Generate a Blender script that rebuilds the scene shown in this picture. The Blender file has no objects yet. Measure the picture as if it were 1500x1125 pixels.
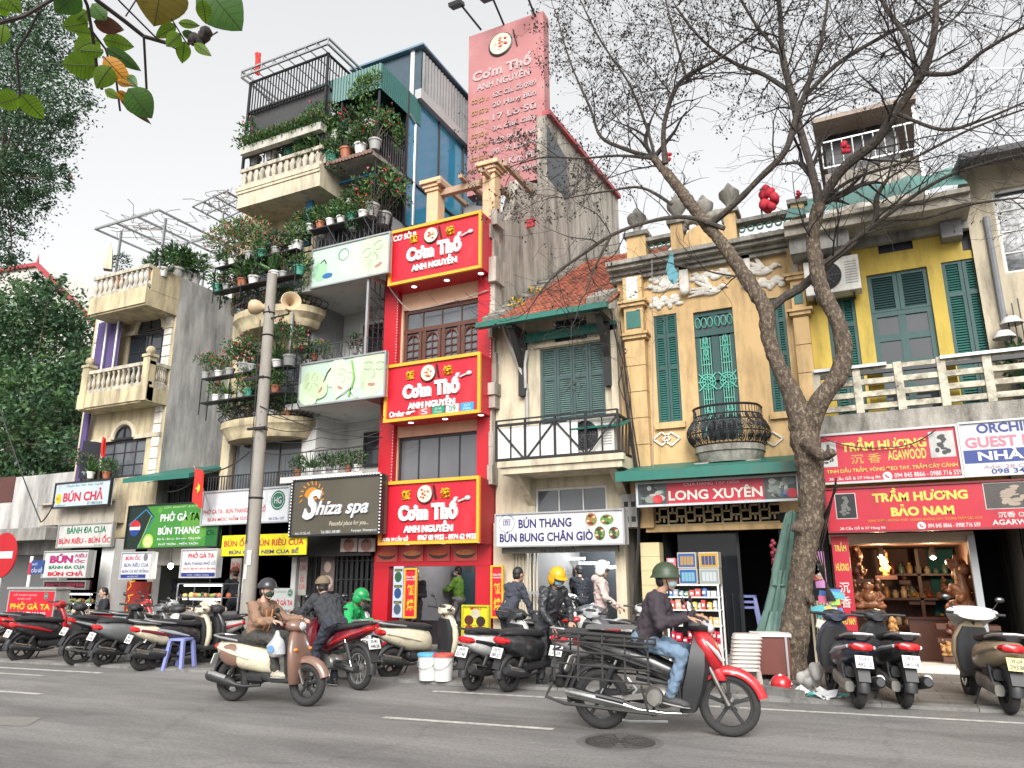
import bpy,math,random
from math import sin,cos,pi,radians as R,sqrt,atan2
from mathutils import Vector,Matrix,noise
random.seed(7)
SC=bpy.context.scene
COL=SC.collection
# ---------------------------------------------------------------- camera
FPX,PITCH,YAW,ROLL,EYE=1098.0,R(14.45),R(26.0),R(-0.2),1.5
cam=bpy.data.cameras.new('camera');camo=bpy.data.objects.new('camera',cam);COL.objects.link(camo)
cam.sensor_width=36;cam.lens=FPX/1500*36;cam.clip_end=2000;cam.clip_start=0.05
CM=Matrix.Rotation(YAW,4,'Z')@Matrix.Rotation(pi/2+PITCH,4,'X')@Matrix.Rotation(ROLL,4,'Z')
camo.matrix_world=Matrix.Translation((0,0,EYE))@CM
SC.camera=camo
# ---------------------------------------------------------------- sky and sun
SUN_EL,SUN_AZ=R(34),R(158)
w=bpy.data.worlds.new('World');SC.world=w;w.use_nodes=True
nt=w.node_tree;nt.nodes.clear()
sky=nt.nodes.new('ShaderNodeTexSky');sky.sky_type='NISHITA';sky.sun_disc=False
sky.sun_elevation=SUN_EL;sky.sun_rotation=SUN_AZ;sky.dust_density=6;sky.air_density=1.2;sky.ozone_density=1
hs=nt.nodes.new('ShaderNodeHueSaturation');hs.inputs['Saturation'].default_value=0.1
gm=nt.nodes.new('ShaderNodeGamma');gm.inputs['Gamma'].default_value=0.55
bg=nt.nodes.new('ShaderNodeBackground');bg.inputs['Strength'].default_value=0.15
out=nt.nodes.new('ShaderNodeOutputWorld')
nt.links.new(sky.outputs[0],hs.inputs['Color']);nt.links.new(hs.outputs[0],gm.inputs['Color'])
nt.links.new(gm.outputs[0],bg.inputs['Color']);nt.links.new(bg.outputs[0],out.inputs['Surface'])
sl=bpy.data.lights.new('sun','SUN');sl.energy=1.25;sl.angle=R(35);sl.color=(1,.97,.93)
so=bpy.data.objects.new('sun',sl);COL.objects.link(so)
sd=Vector((sin(SUN_AZ)*cos(SUN_EL),cos(SUN_AZ)*cos(SUN_EL),sin(SUN_EL)))
so.rotation_euler=sd.to_track_quat('Z','Y').to_euler()
SC.view_settings.view_transform='Standard';SC.view_settings.look='None'
SC.view_settings.gamma=1;SC.view_settings.exposure=1.83
SC.cycles.max_bounces=6;SC.cycles.diffuse_bounces=3;SC.cycles.glossy_bounces=3;SC.cycles.transparent_max_bounces=6
SC.cycles.caustics_reflective=False;SC.cycles.caustics_refractive=False
# ---------------------------------------------------------------- surveying: photo pixel -> point
def ray(px,py):return CM.to_3x3()@Vector((px-750,562.5-py,-FPX))
def P(px,py,Y=14.3): # on the upright plane y = Y
 d=ray(px,py);t=Y/d.y;return Vector((d.x*t,Y,EYE+d.z*t))
def G(px,py,z=0.0): # on the level z
 d=ray(px,py);t=(z-EYE)/d.z;return Vector((d.x*t,d.y*t,z))
def PX(px,py,X): # on the upright plane x = X
 d=ray(px,py);t=X/d.x;return Vector((X,d.y*t,EYE+d.z*t))
def RC(x0,y0,x1,y1,Y): # top-left and bottom-right pixel -> X0, X1, Z0, Z1
 a=P(x0,y0,Y);b=P(x1,y1,Y);return a.x,b.x,b.z,a.z
 # ---------------------------------------------------------------- materials
MATS={}
def pm(name,c,rough=.6,metal=0,var=.12,scale=6,stain=None,samt=.5,sscale=(1.2,1.2,.35),bump=0,bscale=40,
emit=0,trans=0,island=0,coat=0,spec=.5,thin=0):
 if name in MATS:return MATS[name]
 m=bpy.data.materials.new(name);MATS[name]=m;m.use_nodes=True
 t=m.node_tree;N=t.nodes;L=t.links;b=N['Principled BSDF']
 b.inputs['Roughness'].default_value=rough;b.inputs['Metallic'].default_value=metal
 b.inputs['Specular IOR Level'].default_value=spec
 if coat:b.inputs['Coat Weight'].default_value=coat;b.inputs['Coat Roughness'].default_value=.08
 co=N.new('ShaderNodeTexCoord');c4=(*c,1)
 mix=N.new('ShaderNodeMix');mix.data_type='RGBA'
 mix.inputs['A'].default_value=tuple(x*(1-var)for x in c)+(1,)
 mix.inputs['B'].default_value=tuple(min(1,x*(1+var))for x in c)+(1,)
 if island:
  g=N.new('ShaderNodeNewGeometry');L.new(g.outputs['Random Per Island'],mix.inputs['Factor'])
 else:
  n=N.new('ShaderNodeTexNoise');n.inputs['Scale'].default_value=scale;n.inputs['Detail'].default_value=5
  L.new(co.outputs['Object'],n.inputs['Vector']);L.new(n.outputs['Fac'],mix.inputs['Factor'])
 last=mix.outputs['Result']
 if stain:
  mp=N.new('ShaderNodeMapping');mp.inputs['Scale'].default_value=sscale
  n2=N.new('ShaderNodeTexNoise');n2.inputs['Scale'].default_value=2.2;n2.inputs['Detail'].default_value=8;n2.inputs['Roughness'].default_value=.68
  L.new(co.outputs['Object'],mp.inputs['Vector']);L.new(mp.outputs[0],n2.inputs['Vector'])
  cr=N.new('ShaderNodeValToRGB');cr.color_ramp.elements[0].position=.62-samt*.25;cr.color_ramp.elements[1].position=.78-samt*.1
  L.new(n2.outputs['Fac'],cr.inputs['Fac'])
  mx=N.new('ShaderNodeMix');mx.data_type='RGBA';mx.inputs['B'].default_value=(*stain,1)
  L.new(cr.outputs['Color'],mx.inputs['Factor']);L.new(last,mx.inputs['A']);last=mx.outputs['Result']
 L.new(last,b.inputs['Base Color'])
 if bump:
  n3=N.new('ShaderNodeTexNoise');n3.inputs['Scale'].default_value=bscale;n3.inputs['Detail'].default_value=4
  L.new(co.outputs['Object'],n3.inputs['Vector'])
  bp=N.new('ShaderNodeBump');bp.inputs['Strength'].default_value=bump;bp.inputs['Distance'].default_value=.02
  L.new(n3.outputs['Fac'],bp.inputs['Height']);L.new(bp.outputs[0],b.inputs['Normal'])
 if emit:
  L.new(last,b.inputs['Emission Color']);b.inputs['Emission Strength'].default_value=emit
 if trans:b.inputs['Transmission Weight'].default_value=trans
 if thin:
  tr=N.new('ShaderNodeBsdfTranslucent');L.new(last,tr.inputs['Color']);ms=N.new('ShaderNodeMixShader');ms.inputs[0].default_value=thin
  o=N['Material Output'];L.new(b.outputs[0],ms.inputs[1]);L.new(tr.outputs[0],ms.inputs[2]);L.new(ms.outputs[0],o.inputs['Surface'])
 return m
def flat(c,rough=.45,**k): # plain print / paint colour
 return pm('paint_%02x%02x%02x_%d'%(*[int(min(.999,x)*255)for x in c],int(rough*100)),c,rough,var=k.pop('var',.05),**k)
 # ---------------------------------------------------------------- mesh builder
class MB:
 def __init__(s,m=None):s.v=[];s.f=[];s.mi=[];s.sm=[];s.ms=[];s.cur=0;s.mat(m)
 def mat(s,m):
  if m is None:return s
  if m not in s.ms:s.ms.append(m)
  s.cur=s.ms.index(m);return s
 def add(s,V,F,smooth=False):
  o=len(s.v);s.v.extend(V)
  for f in F:s.f.append([i+o for i in f]);s.mi.append(s.cur);s.sm.append(smooth)
  return s
 def quad(s,*p):return s.add([tuple(q)for q in p],[list(range(len(p)))])
 def box(s,x0,x1,y0,y1,z0,z1):
  if x0>x1:x0,x1=x1,x0
  if y0>y1:y0,y1=y1,y0
  if z0>z1:z0,z1=z1,z0
  return s.add([(x0,y0,z0),(x1,y0,z0),(x1,y1,z0),(x0,y1,z0),(x0,y0,z1),(x1,y0,z1),(x1,y1,z1),(x0,y1,z1)],
  [(0,3,2,1),(4,5,6,7),(0,1,5,4),(1,2,6,5),(2,3,7,6),(3,0,4,7)])
 def obox(s,c,size,M=None):
  V=[];M=M or Matrix.Identity(3);c=Vector(c)
  for k in((-1,-1,-1),(1,-1,-1),(1,1,-1),(-1,1,-1),(-1,-1,1),(1,-1,1),(1,1,1),(-1,1,1)):
   V.append(tuple(c+M@Vector([k[i]*size[i]/2 for i in range(3)])))
  return s.add(V,[(0,3,2,1),(4,5,6,7),(0,1,5,4),(1,2,6,5),(2,3,7,6),(3,0,4,7)])
 def bar(s,a,b,w,h=None): # square bar from a to b
  a=Vector(a);b=Vector(b);d=b-a;M=d.to_track_quat('Z','Y').to_matrix()
  return s.obox((a+b)/2,(w,h or w,d.length),M)
 def tube(s,pts,r,n=8,cap=True,closed=False):
  pts=[Vector(p)for p in pts];k=len(pts)
  if k<2:return s
  rs=r if isinstance(r,(list,tuple))else[r]*k
  V=[];F=[];up=None
  for i,p in enumerate(pts):
   a=pts[i-1]if(i>0 or closed)else p;b=pts[(i+1)%k]if(i<k-1 or closed)else p
   d=(b-a)
   if d.length<1e-9:d=Vector((0,0,1))
   d.normalize()
   if up is None:up=d.orthogonal().normalized()
   else:
    up=up-d*up.dot(d)
    up=up.normalized()if up.length>1e-6 else d.orthogonal().normalized()
   q=d.cross(up)
   for j in range(n):
    t=2*pi*j/n;V.append(tuple(p+(up*cos(t)+q*sin(t))*rs[i]))
  for i in range(k if closed else k-1):
   i2=(i+1)%k
   for j in range(n):F.append((i*n+j,i*n+(j+1)%n,i2*n+(j+1)%n,i2*n+j))
  if cap and not closed:F.append(tuple(reversed(range(n))));F.append(tuple(range((k-1)*n,k*n)))
  return s.add(V,F,n>4)
 def lathe(s,prof,c=(0,0,0),n=16,M=None,arc=2*pi,a0=0,closed=False): # prof: (radius, height)
  V=[];F=[];M=M or Matrix.Identity(3);c=Vector(c);k=len(prof);full=abs(arc-2*pi)<1e-6;m=n if full else n+1
  for j in range(m):
   t=a0+arc*j/n
   for r,z in prof:V.append(tuple(c+M@Vector((r*cos(t),r*sin(t),z))))
  for j in range(n):
   j2=(j+1)%m
   for i in range(k if closed else k-1):i2=(i+1)%k;F.append((j*k+i,j2*k+i,j2*k+i2,j*k+i2))
  return s.add(V,F,True)
 def loft(s,secs,cap=True,smooth=True): # secs: rings of equal count
  n=len(secs[0]);V=[tuple(p)for r in secs for p in r];F=[]
  for i in range(len(secs)-1):
   for j in range(n):F.append((i*n+j,i*n+(j+1)%n,(i+1)*n+(j+1)%n,(i+1)*n+j))
  if cap:F.append(tuple(reversed(range(n))));F.append(tuple(range((len(secs)-1)*n,len(secs)*n)))
  return s.add(V,F,smooth)
 def lx(s,secs,n=14,e=2.6): # superellipse loft along x: (x, cz, hw, hh[, cy])
  rings=[]
  for q in secs:
   x,cz,hw,hh=q[:4];cy=q[4]if len(q)>4 else 0
   rings.append([(x,cy+hw*sg(cos(2*pi*j/n),2/e),cz+hh*sg(sin(2*pi*j/n),2/e))for j in range(n)])
  return s.loft(rings)
 def lz(s,secs,n=14,e=2.6): # loft along z: (z, cx, hx, hy[, cy])
  rings=[]
  for q in secs:
   z,cx,hx,hy=q[:4];cy=q[4]if len(q)>4 else 0
   rings.append([(cx+hx*sg(cos(2*pi*j/n),2/e),cy+hy*sg(sin(2*pi*j/n),2/e),z)for j in range(n)])
  return s.loft(rings)
 def ell(s,c,r,M=None,n=12,k=8):
  V=[];F=[];M=M or Matrix.Identity(3);c=Vector(c)
  if isinstance(r,(int,float)):r=(r,r,r)
  for i in range(1,k):
   a=pi*i/k
   for j in range(n):
    t=2*pi*j/n;V.append(tuple(c+M@Vector((r[0]*sin(a)*cos(t),r[1]*sin(a)*sin(t),r[2]*cos(a)))))
  V.append(tuple(c+M@Vector((0,0,r[2]))));V.append(tuple(c-M@Vector((0,0,r[2]))));T=len(V)-2
  for j in range(n):F.append((T,j,(j+1)%n));F.append((T+1,(k-2)*n+(j+1)%n,(k-2)*n+j))
  for i in range(k-2):
   for j in range(n):F.append((i*n+j,(i+1)*n+j,(i+1)*n+(j+1)%n,i*n+(j+1)%n))
  return s.add(V,F,True)
 def prism(s,poly,y0,y1): # polygon in x,z extruded along y
  n=len(poly);V=[(x,y0,z)for x,z in poly]+[(x,y1,z)for x,z in poly]
  F=[tuple(range(n)),tuple(reversed(range(n,2*n)))]+[(i,i+n,(i+1)%n+n,(i+1)%n)for i in range(n)]
  return s.add(V,F)
 def disc(s,cx,cz,rx,rz,y,n=24,a0=0,a1=2*pi):
  full=abs(a1-a0-2*pi)<1e-6
  V=[(cx+rx*cos(a0+(a1-a0)*j/n),y,cz+rz*sin(a0+(a1-a0)*j/n))for j in range(n if full else n+1)]
  return s.add(V,[tuple(range(len(V)))])
 def stroke(s,pts,wd,y): # flat ribbon on a board, facing the street
  for a,b in zip(pts[:-1],pts[1:]):
   dx,dz=b[0]-a[0],b[1]-a[1];l=sqrt(dx*dx+dz*dz)or 1;nx,nz=-dz/l*wd/2,dx/l*wd/2
   s.quad((a[0]-nx,y,a[1]-nz),(b[0]-nx,y,b[1]-nz),(b[0]+nx,y,b[1]+nz),(a[0]+nx,y,a[1]+nz))
  return s
 def text(s,st,x0,x1,z0,z1,y,depth=0,bold=0,shear=0,M=None,keep=False):
  V,F,sz=glyphs(st,bold,shear,depth>0)
  sx=(x1-x0)/sz[0];szz=(z1-z0)/sz[1]
  if keep:sx=min(sx,szz)
  W=[(x0+p[0]*sx,y-p[2]*depth,z0+p[1]*szz)for p in V]
  if M:W=[tuple(M@Vector(p))for p in W]
  return s.add(W,F)
 def pieces(s): # the unconnected pieces, each a builder of its own
  r=list(range(len(s.v)))
  def fd(i):
   while r[i]!=i:r[i]=r[r[i]];i=r[i]
   return i
  for f in s.f:
   for i in f[1:]:r[fd(f[0])]=fd(i)
  out={}
  for f,m,q in zip(s.f,s.mi,s.sm):out.setdefault(fd(f[0]),[]).append((f,m,q))
  res=[]
  for fs in out.values():
   n=MB();n.ms=list(s.ms);mp={}
   for f,m,q in fs:
    for i in f:
     if i not in mp:mp[i]=len(n.v);n.v.append(s.v[i])
    n.f.append([mp[i]for i in f]);n.mi.append(m);n.sm.append(q)
   res.append(n)
  return res
 def build(s,name,parent=None,local=False,angle=None,bevel=0,loc=None):
  if name in SPLIT and parent is not None and len(s.v)<4000:
   ps=s.pieces()
   if 1<len(ps)<40:
    for p in ps[1:]:p._build(name,parent,local,angle,bevel,loc)
    return ps[0]._build(name,parent,local,angle,bevel,loc)
  return s._build(name,parent,local,angle,bevel,loc)
 def _build(s,name,parent=None,local=False,angle=None,bevel=0,loc=None):
  me=bpy.data.meshes.new(name);o=bpy.data.objects.new(name,me);COL.objects.link(o)
  if not s.v:return o
  base=Vector((0,0,0))
  if parent is not None and not local:
   p=parent
   while p:base+=p.location;p=p.parent
  elif parent is None and not local:
   xs=[v[0]for v in s.v];ys=[v[1]for v in s.v]
   base=Vector(((min(xs)+max(xs))/2,(min(ys)+max(ys))/2,min(v[2]for v in s.v)));o.location=base
  if parent is None and local and loc is not None:o.location=loc
  V=[(v[0]-base.x,v[1]-base.y,v[2]-base.z)for v in s.v]if base.length else s.v
  me.from_pydata(V,[],s.f)
  for m in s.ms:me.materials.append(m)
  me.polygons.foreach_set('material_index',s.mi);me.polygons.foreach_set('use_smooth',s.sm)
  me.update()
  if any(s.sm):me.set_sharp_from_angle(angle=R(angle or 40))
  if parent is not None:o.parent=parent
  if bevel:
   b=o.modifiers.new('bevel','BEVEL');b.width=bevel;b.segments=2;b.limit_method='ANGLE';b.angle_limit=R(40)
  return o
SPLIT={'pillar','roof_bracket','balcony_bracket','console_bracket','string_course','red_pillar','vent_window','sill','yellow_block','down_light','clamp_band','balcony_slab','terrace_column','diamond_relief','post','lamp_shade','drainpipe','pole','door_post','side_shell','step','lamp','pergola_beam','urn','leg','parapet','balcony_post','green_disc','quoins','door_frame','window_surround','shelf_frame','roof_edge','terrace_floor'}
def sg(v,p):return math.copysign(abs(v)**p,v)
GL={}
def glyphs(st,bold,shear,solid):
 for a,b in(('ơ','o’'),('ờ','ò’'),('ở','ỏ’'),('Ơ','O’'),('Ờ','Ò’'),('Ở','Ỏ’'),('Ợ','Ọ’')):st=st.replace(a,b) # the font fills a horned O badly
 k=(st,bold,shear,solid)
 if k in GL:return GL[k]
 cu=bpy.data.curves.new('t','FONT');cu.body=st;cu.size=1;cu.offset=bold;cu.shear=shear;cu.resolution_u=3
 cu.extrude=.5 if solid else 0
 if '\n' in st:cu.align_x='CENTER'
 for i,c in enumerate(st[1:]):
  if c=='’':cu.body_format[i].kerning=-9
 o=bpy.data.objects.new('t',cu);COL.objects.link(o)
 bpy.context.view_layer.update()
 me=bpy.data.meshes.new_from_object(o.evaluated_get(bpy.context.evaluated_depsgraph_get()))
 V=[tuple(v.co)for v in me.vertices];F=[tuple(p.vertices)for p in me.polygons]
 bpy.data.objects.remove(o);bpy.data.meshes.remove(me);bpy.data.curves.remove(cu)
 x0=min(v[0]for v in V);x1=max(v[0]for v in V);y0=min(v[1]for v in V);y1=max(v[1]for v in V)
 V=[(v[0]-x0,v[1]-y0,v[2]+(.5 if solid else 0))for v in V]
 GL[k]=(V,F,(x1-x0,y1-y0));return GL[k]
 # ---------------------------------------------------------------- things
def tag(o,label=None,cat=None,group=None,kind=None):
 if label:o['label']=label
 if cat:o['category']=cat
 if group:o['group']=group
 if kind:o['kind']=kind
 return o
def thing(name,label,cat,loc=(0,0,0),rz=0,group=None,sc=1):
 o=bpy.data.objects.new(name,None);COL.objects.link(o);o.location=loc;o.rotation_euler=(0,0,rz);o.scale=(sc,sc,sc)
 o.empty_display_size=.2
 return tag(o,label,cat,group)
def kids(o):return[c for c in bpy.data.objects if c.parent==o]
def copy_tree(o,loc,rz=0,label=None,group=None,sc=None):
 r=o.copy();COL.objects.link(r);r.location=loc;r.rotation_euler=(0,0,rz)
 if sc:r.scale=(sc,sc,sc)
 if label:r['label']=label
 if group:r['group']=group
 for ch in kids(o):
  c=ch.copy();COL.objects.link(c);c.parent=r
  for g in kids(ch):
   d=g.copy();COL.objects.link(d);d.parent=c
 return r
F=14.3 # street front of the houses
RD=[G(0,978),G(1500,1060)] # white edge line of the carriageway
rdir=(RD[1]-RD[0]).normalized();rn=Vector((-rdir.y,rdir.x,0))
def rpt(s,t,z=0):p=RD[0]+rdir*s+rn*t;return Vector((p.x,p.y,z)) # along / across the road
# ---------------- ground materials
def ground_mat(name,c1,c2,sc,bump,tile=None,crack=True):
 m=bpy.data.materials.new(name);m.use_nodes=True;t=m.node_tree;N=t.nodes;L=t.links;b=N['Principled BSDF']
 b.inputs['Roughness'].default_value=.78;b.inputs['Specular IOR Level'].default_value=.35
 co=N.new('ShaderNodeTexCoord')
 n1=N.new('ShaderNodeTexNoise');n1.inputs['Scale'].default_value=.45;n1.inputs['Detail'].default_value=9;n1.inputs['Roughness'].default_value=.7
 mp=N.new('ShaderNodeMapping');mp.inputs['Rotation'].default_value=(0,0,-R(8));mp.inputs['Scale'].default_value=(.35,1.6,1)
 L.new(co.outputs['Object'],mp.inputs['Vector']);L.new(mp.outputs[0],n1.inputs['Vector'])
 n2=N.new('ShaderNodeTexNoise');n2.inputs['Scale'].default_value=sc;n2.inputs['Detail'].default_value=9;n2.inputs['Roughness'].default_value=.85;L.new(co.outputs['Object'],n2.inputs['Vector'])
 r1=N.new('ShaderNodeValToRGB');r1.color_ramp.elements[0].position=.38;r1.color_ramp.elements[1].position=.62
 r1.color_ramp.elements[0].color=(*c1,1);r1.color_ramp.elements[1].color=(*c2,1);L.new(n1.outputs['Fac'],r1.inputs['Fac'])
 r2=N.new('ShaderNodeValToRGB');r2.color_ramp.elements[0].position=.3;r2.color_ramp.elements[1].position=.72
 r2.color_ramp.elements[0].color=(.5,.5,.5,1);r2.color_ramp.elements[1].color=(1.45,1.45,1.45,1);L.new(n2.outputs['Fac'],r2.inputs['Fac'])
 mx=N.new('ShaderNodeMix');mx.data_type='RGBA';mx.blend_type='MULTIPLY';mx.inputs['Factor'].default_value=1
 L.new(r1.outputs[0],mx.inputs['A']);L.new(r2.outputs[0],mx.inputs['B']);last=mx.outputs['Result']
 if crack: # dark tar seams and worn patches
  v=N.new('ShaderNodeTexVoronoi');v.feature='DISTANCE_TO_EDGE';v.inputs['Scale'].default_value=.33
  nd=N.new('ShaderNodeTexNoise');nd.inputs['Scale'].default_value=1.3;nd.inputs['Detail'].default_value=6;L.new(co.outputs['Object'],nd.inputs['Vector'])
  ma=N.new('ShaderNodeMix');ma.data_type='RGBA';ma.blend_type='LINEAR_LIGHT';ma.inputs['Factor'].default_value=.35
  L.new(co.outputs['Object'],ma.inputs['A']);L.new(nd.outputs['Color'],ma.inputs['B']);L.new(ma.outputs['Result'],v.inputs['Vector'])
  rc=N.new('ShaderNodeValToRGB');rc.color_ramp.elements[0].color=(.8,.8,.8,1);rc.color_ramp.elements[0].position=.0;rc.color_ramp.elements[1].position=.016
  L.new(v.outputs['Distance'],rc.inputs['Fac']);m2=N.new('ShaderNodeMix');m2.data_type='RGBA';m2.blend_type='MULTIPLY';m2.inputs['Factor'].default_value=.7
  L.new(last,m2.inputs['A']);L.new(rc.outputs[0],m2.inputs['B']);last=m2.outputs['Result']
  v2=N.new('ShaderNodeTexVoronoi');v2.inputs['Scale'].default_value=2.4;L.new(co.outputs['Object'],v2.inputs['Vector'])
  r3=N.new('ShaderNodeValToRGB');r3.color_ramp.elements[0].color=(1.6,1.55,1.5,1);r3.color_ramp.elements[0].position=.018;r3.color_ramp.elements[1].position=.03;r3.color_ramp.elements[1].color=(1,1,1,1)
  L.new(v2.outputs['Distance'],r3.inputs['Fac']);m3=N.new('ShaderNodeMix');m3.data_type='RGBA';m3.blend_type='MULTIPLY';m3.inputs['Factor'].default_value=1
  L.new(last,m3.inputs['A']);L.new(r3.outputs[0],m3.inputs['B']);last=m3.outputs['Result']
 if tile:
  br=N.new('ShaderNodeTexBrick');br.inputs['Scale'].default_value=1;br.inputs['Brick Width'].default_value=tile[0];br.inputs['Row Height'].default_value=tile[1]
  br.inputs['Mortar Size'].default_value=.012;br.inputs['Color1'].default_value=(.85,.85,.85,1);br.inputs['Color2'].default_value=(1.15,1.12,1.1,1);br.inputs['Mortar'].default_value=(.5,.5,.5,1)
  mb=N.new('ShaderNodeMapping');mb.inputs['Rotation'].default_value=(0,0,-R(4));L.new(co.outputs['Object'],mb.inputs['Vector']);L.new(mb.outputs[0],br.inputs['Vector'])
  m4=N.new('ShaderNodeMix');m4.data_type='RGBA';m4.blend_type='MULTIPLY';m4.inputs['Factor'].default_value=1
  L.new(last,m4.inputs['A']);L.new(br.outputs['Color'],m4.inputs['B']);last=m4.outputs['Result']
 L.new(last,b.inputs['Base Color'])
 bp=N.new('ShaderNodeBump');bp.inputs['Strength'].default_value=bump;bp.inputs['Distance'].default_value=.012;L.new(n2.outputs['Fac'],bp.inputs['Height']);L.new(bp.outputs[0],b.inputs['Normal'])
 return m
M_ASPH=ground_mat('asphalt',(.135,.131,.126),(.245,.237,.227),26,.9)
M_PAVE=ground_mat('paving',(.11,.105,.098),(.19,.18,.168),60,.35,tile=(.6,.3),crack=False)
M_KERB=pm('kerb_stone',(.2,.195,.185),.8,var=.25,scale=9,stain=(.06,.06,.055),samt=.6,bump=.5)
def sheet(name,pts,m,z):
 mb=MB(m);mb.quad(*[(p[0],p[1],z)for p in pts]);o=mb.build(name,local=True);return tag(o,kind='structure')
sheet('ground',[(-300,-300),(300,-300),(300,300),(-300,300)],pm('earth',(.16,.15,.14),.9),-.012)
sheet('road',[rpt(-70,-40),rpt(60,-40),rpt(60,.75),rpt(-70,.75)],M_ASPH,0)
pv=MB(M_PAVE)
KT=.75
a,b2=rpt(-70,KT),rpt(60,KT)
pv.quad((a.x,a.y,.045),(b2.x,b2.y,.045),(60,60,.045),(-70,60,.045));pv.mat(M_KERB)
for k in range(-8,28): # kerb stones
 p,q=rpt(k*1.0+.004,KT-.14),rpt(k*1.0+.996,KT-.14);p2,q2=rpt(k+.004,KT+.02),rpt(k+.996,KT+.02)
 h=.05
 pv.loft([[(p.x,p.y,-.01),(q.x,q.y,-.01),(q2.x,q2.y,-.01),(p2.x,p2.y,-.01)],[(p.x,p.y,h-.012),(q.x,q.y,h-.012),(q2.x,q2.y,h),(p2.x,p2.y,h)]],smooth=False)
tag(pv.build('pavement',local=True),kind='structure')
M_LINE=pm('road_paint',(.55,.54,.5),.7,var=.12,scale=14,stain=(.2,.195,.185),samt=.9,sscale=(5,5,5))
def stripe(s0,s1,t0,t1,name='road_marking'):
 mb=MB(M_LINE);n=max(2,int((s1-s0)/.8))
 for i in range(n):
  a,b=s0+(s1-s0)*i/n,s0+(s1-s0)*(i+1)/n
  mb.quad(rpt(a,t0,.004),rpt(b,t0,.004),rpt(b,t1,.004),rpt(a,t1,.004))
 return tag(mb.build(name,local=True),kind='structure')
def st(px,py):
 g=G(px,py)-RD[0];return g.dot(rdir),g.dot(rn)
stripe(-30,st(135,988)[0],-.06,.06)
stripe(st(640,1011)[0],40,-.05,.05)
s0,t0=st(565,1050);s1,t1=st(808,1070);stripe(s0,s1,(t0+t1)/2-.05,(t0+t1)/2+.05)
s0,t0=st(0,1013);s1,t1=st(60,1017);stripe(s0-4,s1,(t0+t1)/2-.05,(t0+t1)/2+.05)
s1,t1=st(62,990);stripe(-20,s1,t1-.04,t1+.05)
# lighter repaired strip in the asphalt, at the left front
mb=MB(pm('asphalt_patch',(.19,.18,.165),.85,var=.2,scale=8,bump=.4,bscale=80));q=[G(-200,1047),G(62,1051),G(40,1064),G(-200,1060)]
mb.quad(*[(p.x,p.y,.004)for p in q]);tag(mb.build('road_patch',local=True),kind='structure')
# manhole cover
g=G(908,1087);mh=thing('manhole_cover','round dark iron manhole cover set in the asphalt in front of the rider','manhole',g)
mi=pm('cast_iron',(.07,.066,.062),.6,metal=.5,var=.3,scale=12,bump=.5)
mb=MB(pm('collar',(.1,.097,.093),.85,var=.25,scale=9));mb.lathe([(.335,.003),(.40,.004),(.41,-.001)],n=40);mb.build('collar',mh,True)
mb=MB(mi);mb.lathe([(0,.006),(.325,.006),(.33,0)],n=40)
for r in(.1,.17,.24,.3):mb.lathe([(r-.012,.006),(r-.01,.011),(r+.01,.011),(r+.012,.006)],n=36)
for k in range(12):a=k*pi/6;mb.bar((.06*cos(a),.06*sin(a),.008),(.31*cos(a),.31*sin(a),.008),.012,.006)
mb.build('cover',mh,True)
# ---------------- building kit
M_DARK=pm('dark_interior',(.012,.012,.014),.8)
M_GLASS=pm('window_glass',(.03,.035,.042),.06,var=.3,scale=1.5,spec=.8)
M_GLASS2=pm('grey_glass',(.10,.11,.12),.08,var=.4,scale=1.2,spec=.8)
M_TEAL=pm('teal_paint',(.018,.072,.068),.5,var=.22,scale=4,stain=(.05,.1,.09),samt=.3)
M_TEAL2=pm('teal_slat',(.032,.135,.115),.5,var=.25,scale=5)
M_IRON=pm('black_iron',(.022,.022,.024),.5,metal=.3)
M_STEEL=pm('galvanised',(.4,.41,.42),.4,metal=.7,var=.15)
M_WHITE=pm('white_paint',(.64,.64,.62),.5,stain=(.42,.4,.36),samt=.25)
M_CONC=pm('concrete',(.33,.32,.30),.85,var=.18,scale=3,stain=(.1,.098,.09),samt=.75,bump=.3)
M_RED=pm('sign_red',(.50,.010,.026),.4,var=.1,scale=1.2,stain=(.42,.03,.04),samt=.4,sscale=(.8,.8,.3))
M_GOLD=pm('gold_trim',(.75,.36,.03),.35,var=.1)
M_LWHITE=pm('letter_white',(.85,.85,.83),.4,var=.03)
M_AWN=pm('green_tin',(.015,.13,.10),.5,var=.15,stain=(.05,.09,.07),samt=.4)
M_PIPE=pm('pvc_pipe',(.38,.37,.35),.5,stain=(.2,.19,.17),samt=.5)
M_WIRE=pm('cable',(.018,.018,.019),.6)
M_WOOD=pm('brown_wood',(.085,.032,.02),.45,var=.3,scale=5,sscale=(4,4,.4))
def wall(mb,x0,x1,z0,z1,y,holes=(),dep=.18):
 """street-facing wall with openings (x0,x1,z0,z1) and their reveals"""
 xs=sorted({x0,x1}|{v for h in holes for v in h[:2]if x0<v<x1});zs=sorted({z0,z1}|{v for h in holes for v in h[2:4]if z0<v<z1})
 for a,b in zip(xs[:-1],xs[1:]):
  for c,d in zip(zs[:-1],zs[1:]):
   mx,mz=(a+b)/2,(c+d)/2
   if any(h[0]<mx<h[1]and h[2]<mz<h[3]for h in holes):continue
   mb.quad((a,y,c),(b,y,c),(b,y,d),(a,y,d))
 for h in holes:
  a,b,c,d=h[:4]
  mb.quad((a,y,c),(a,y,d),(a,y+dep,d),(a,y+dep,c));mb.quad((b,y,c),(b,y+dep,c),(b,y+dep,d),(b,y,d))
  mb.quad((a,y,d),(b,y,d),(b,y+dep,d),(a,y+dep,d));mb.quad((a,y,c),(a,y+dep,c),(b,y+dep,c),(b,y,c))
 return mb
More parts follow.
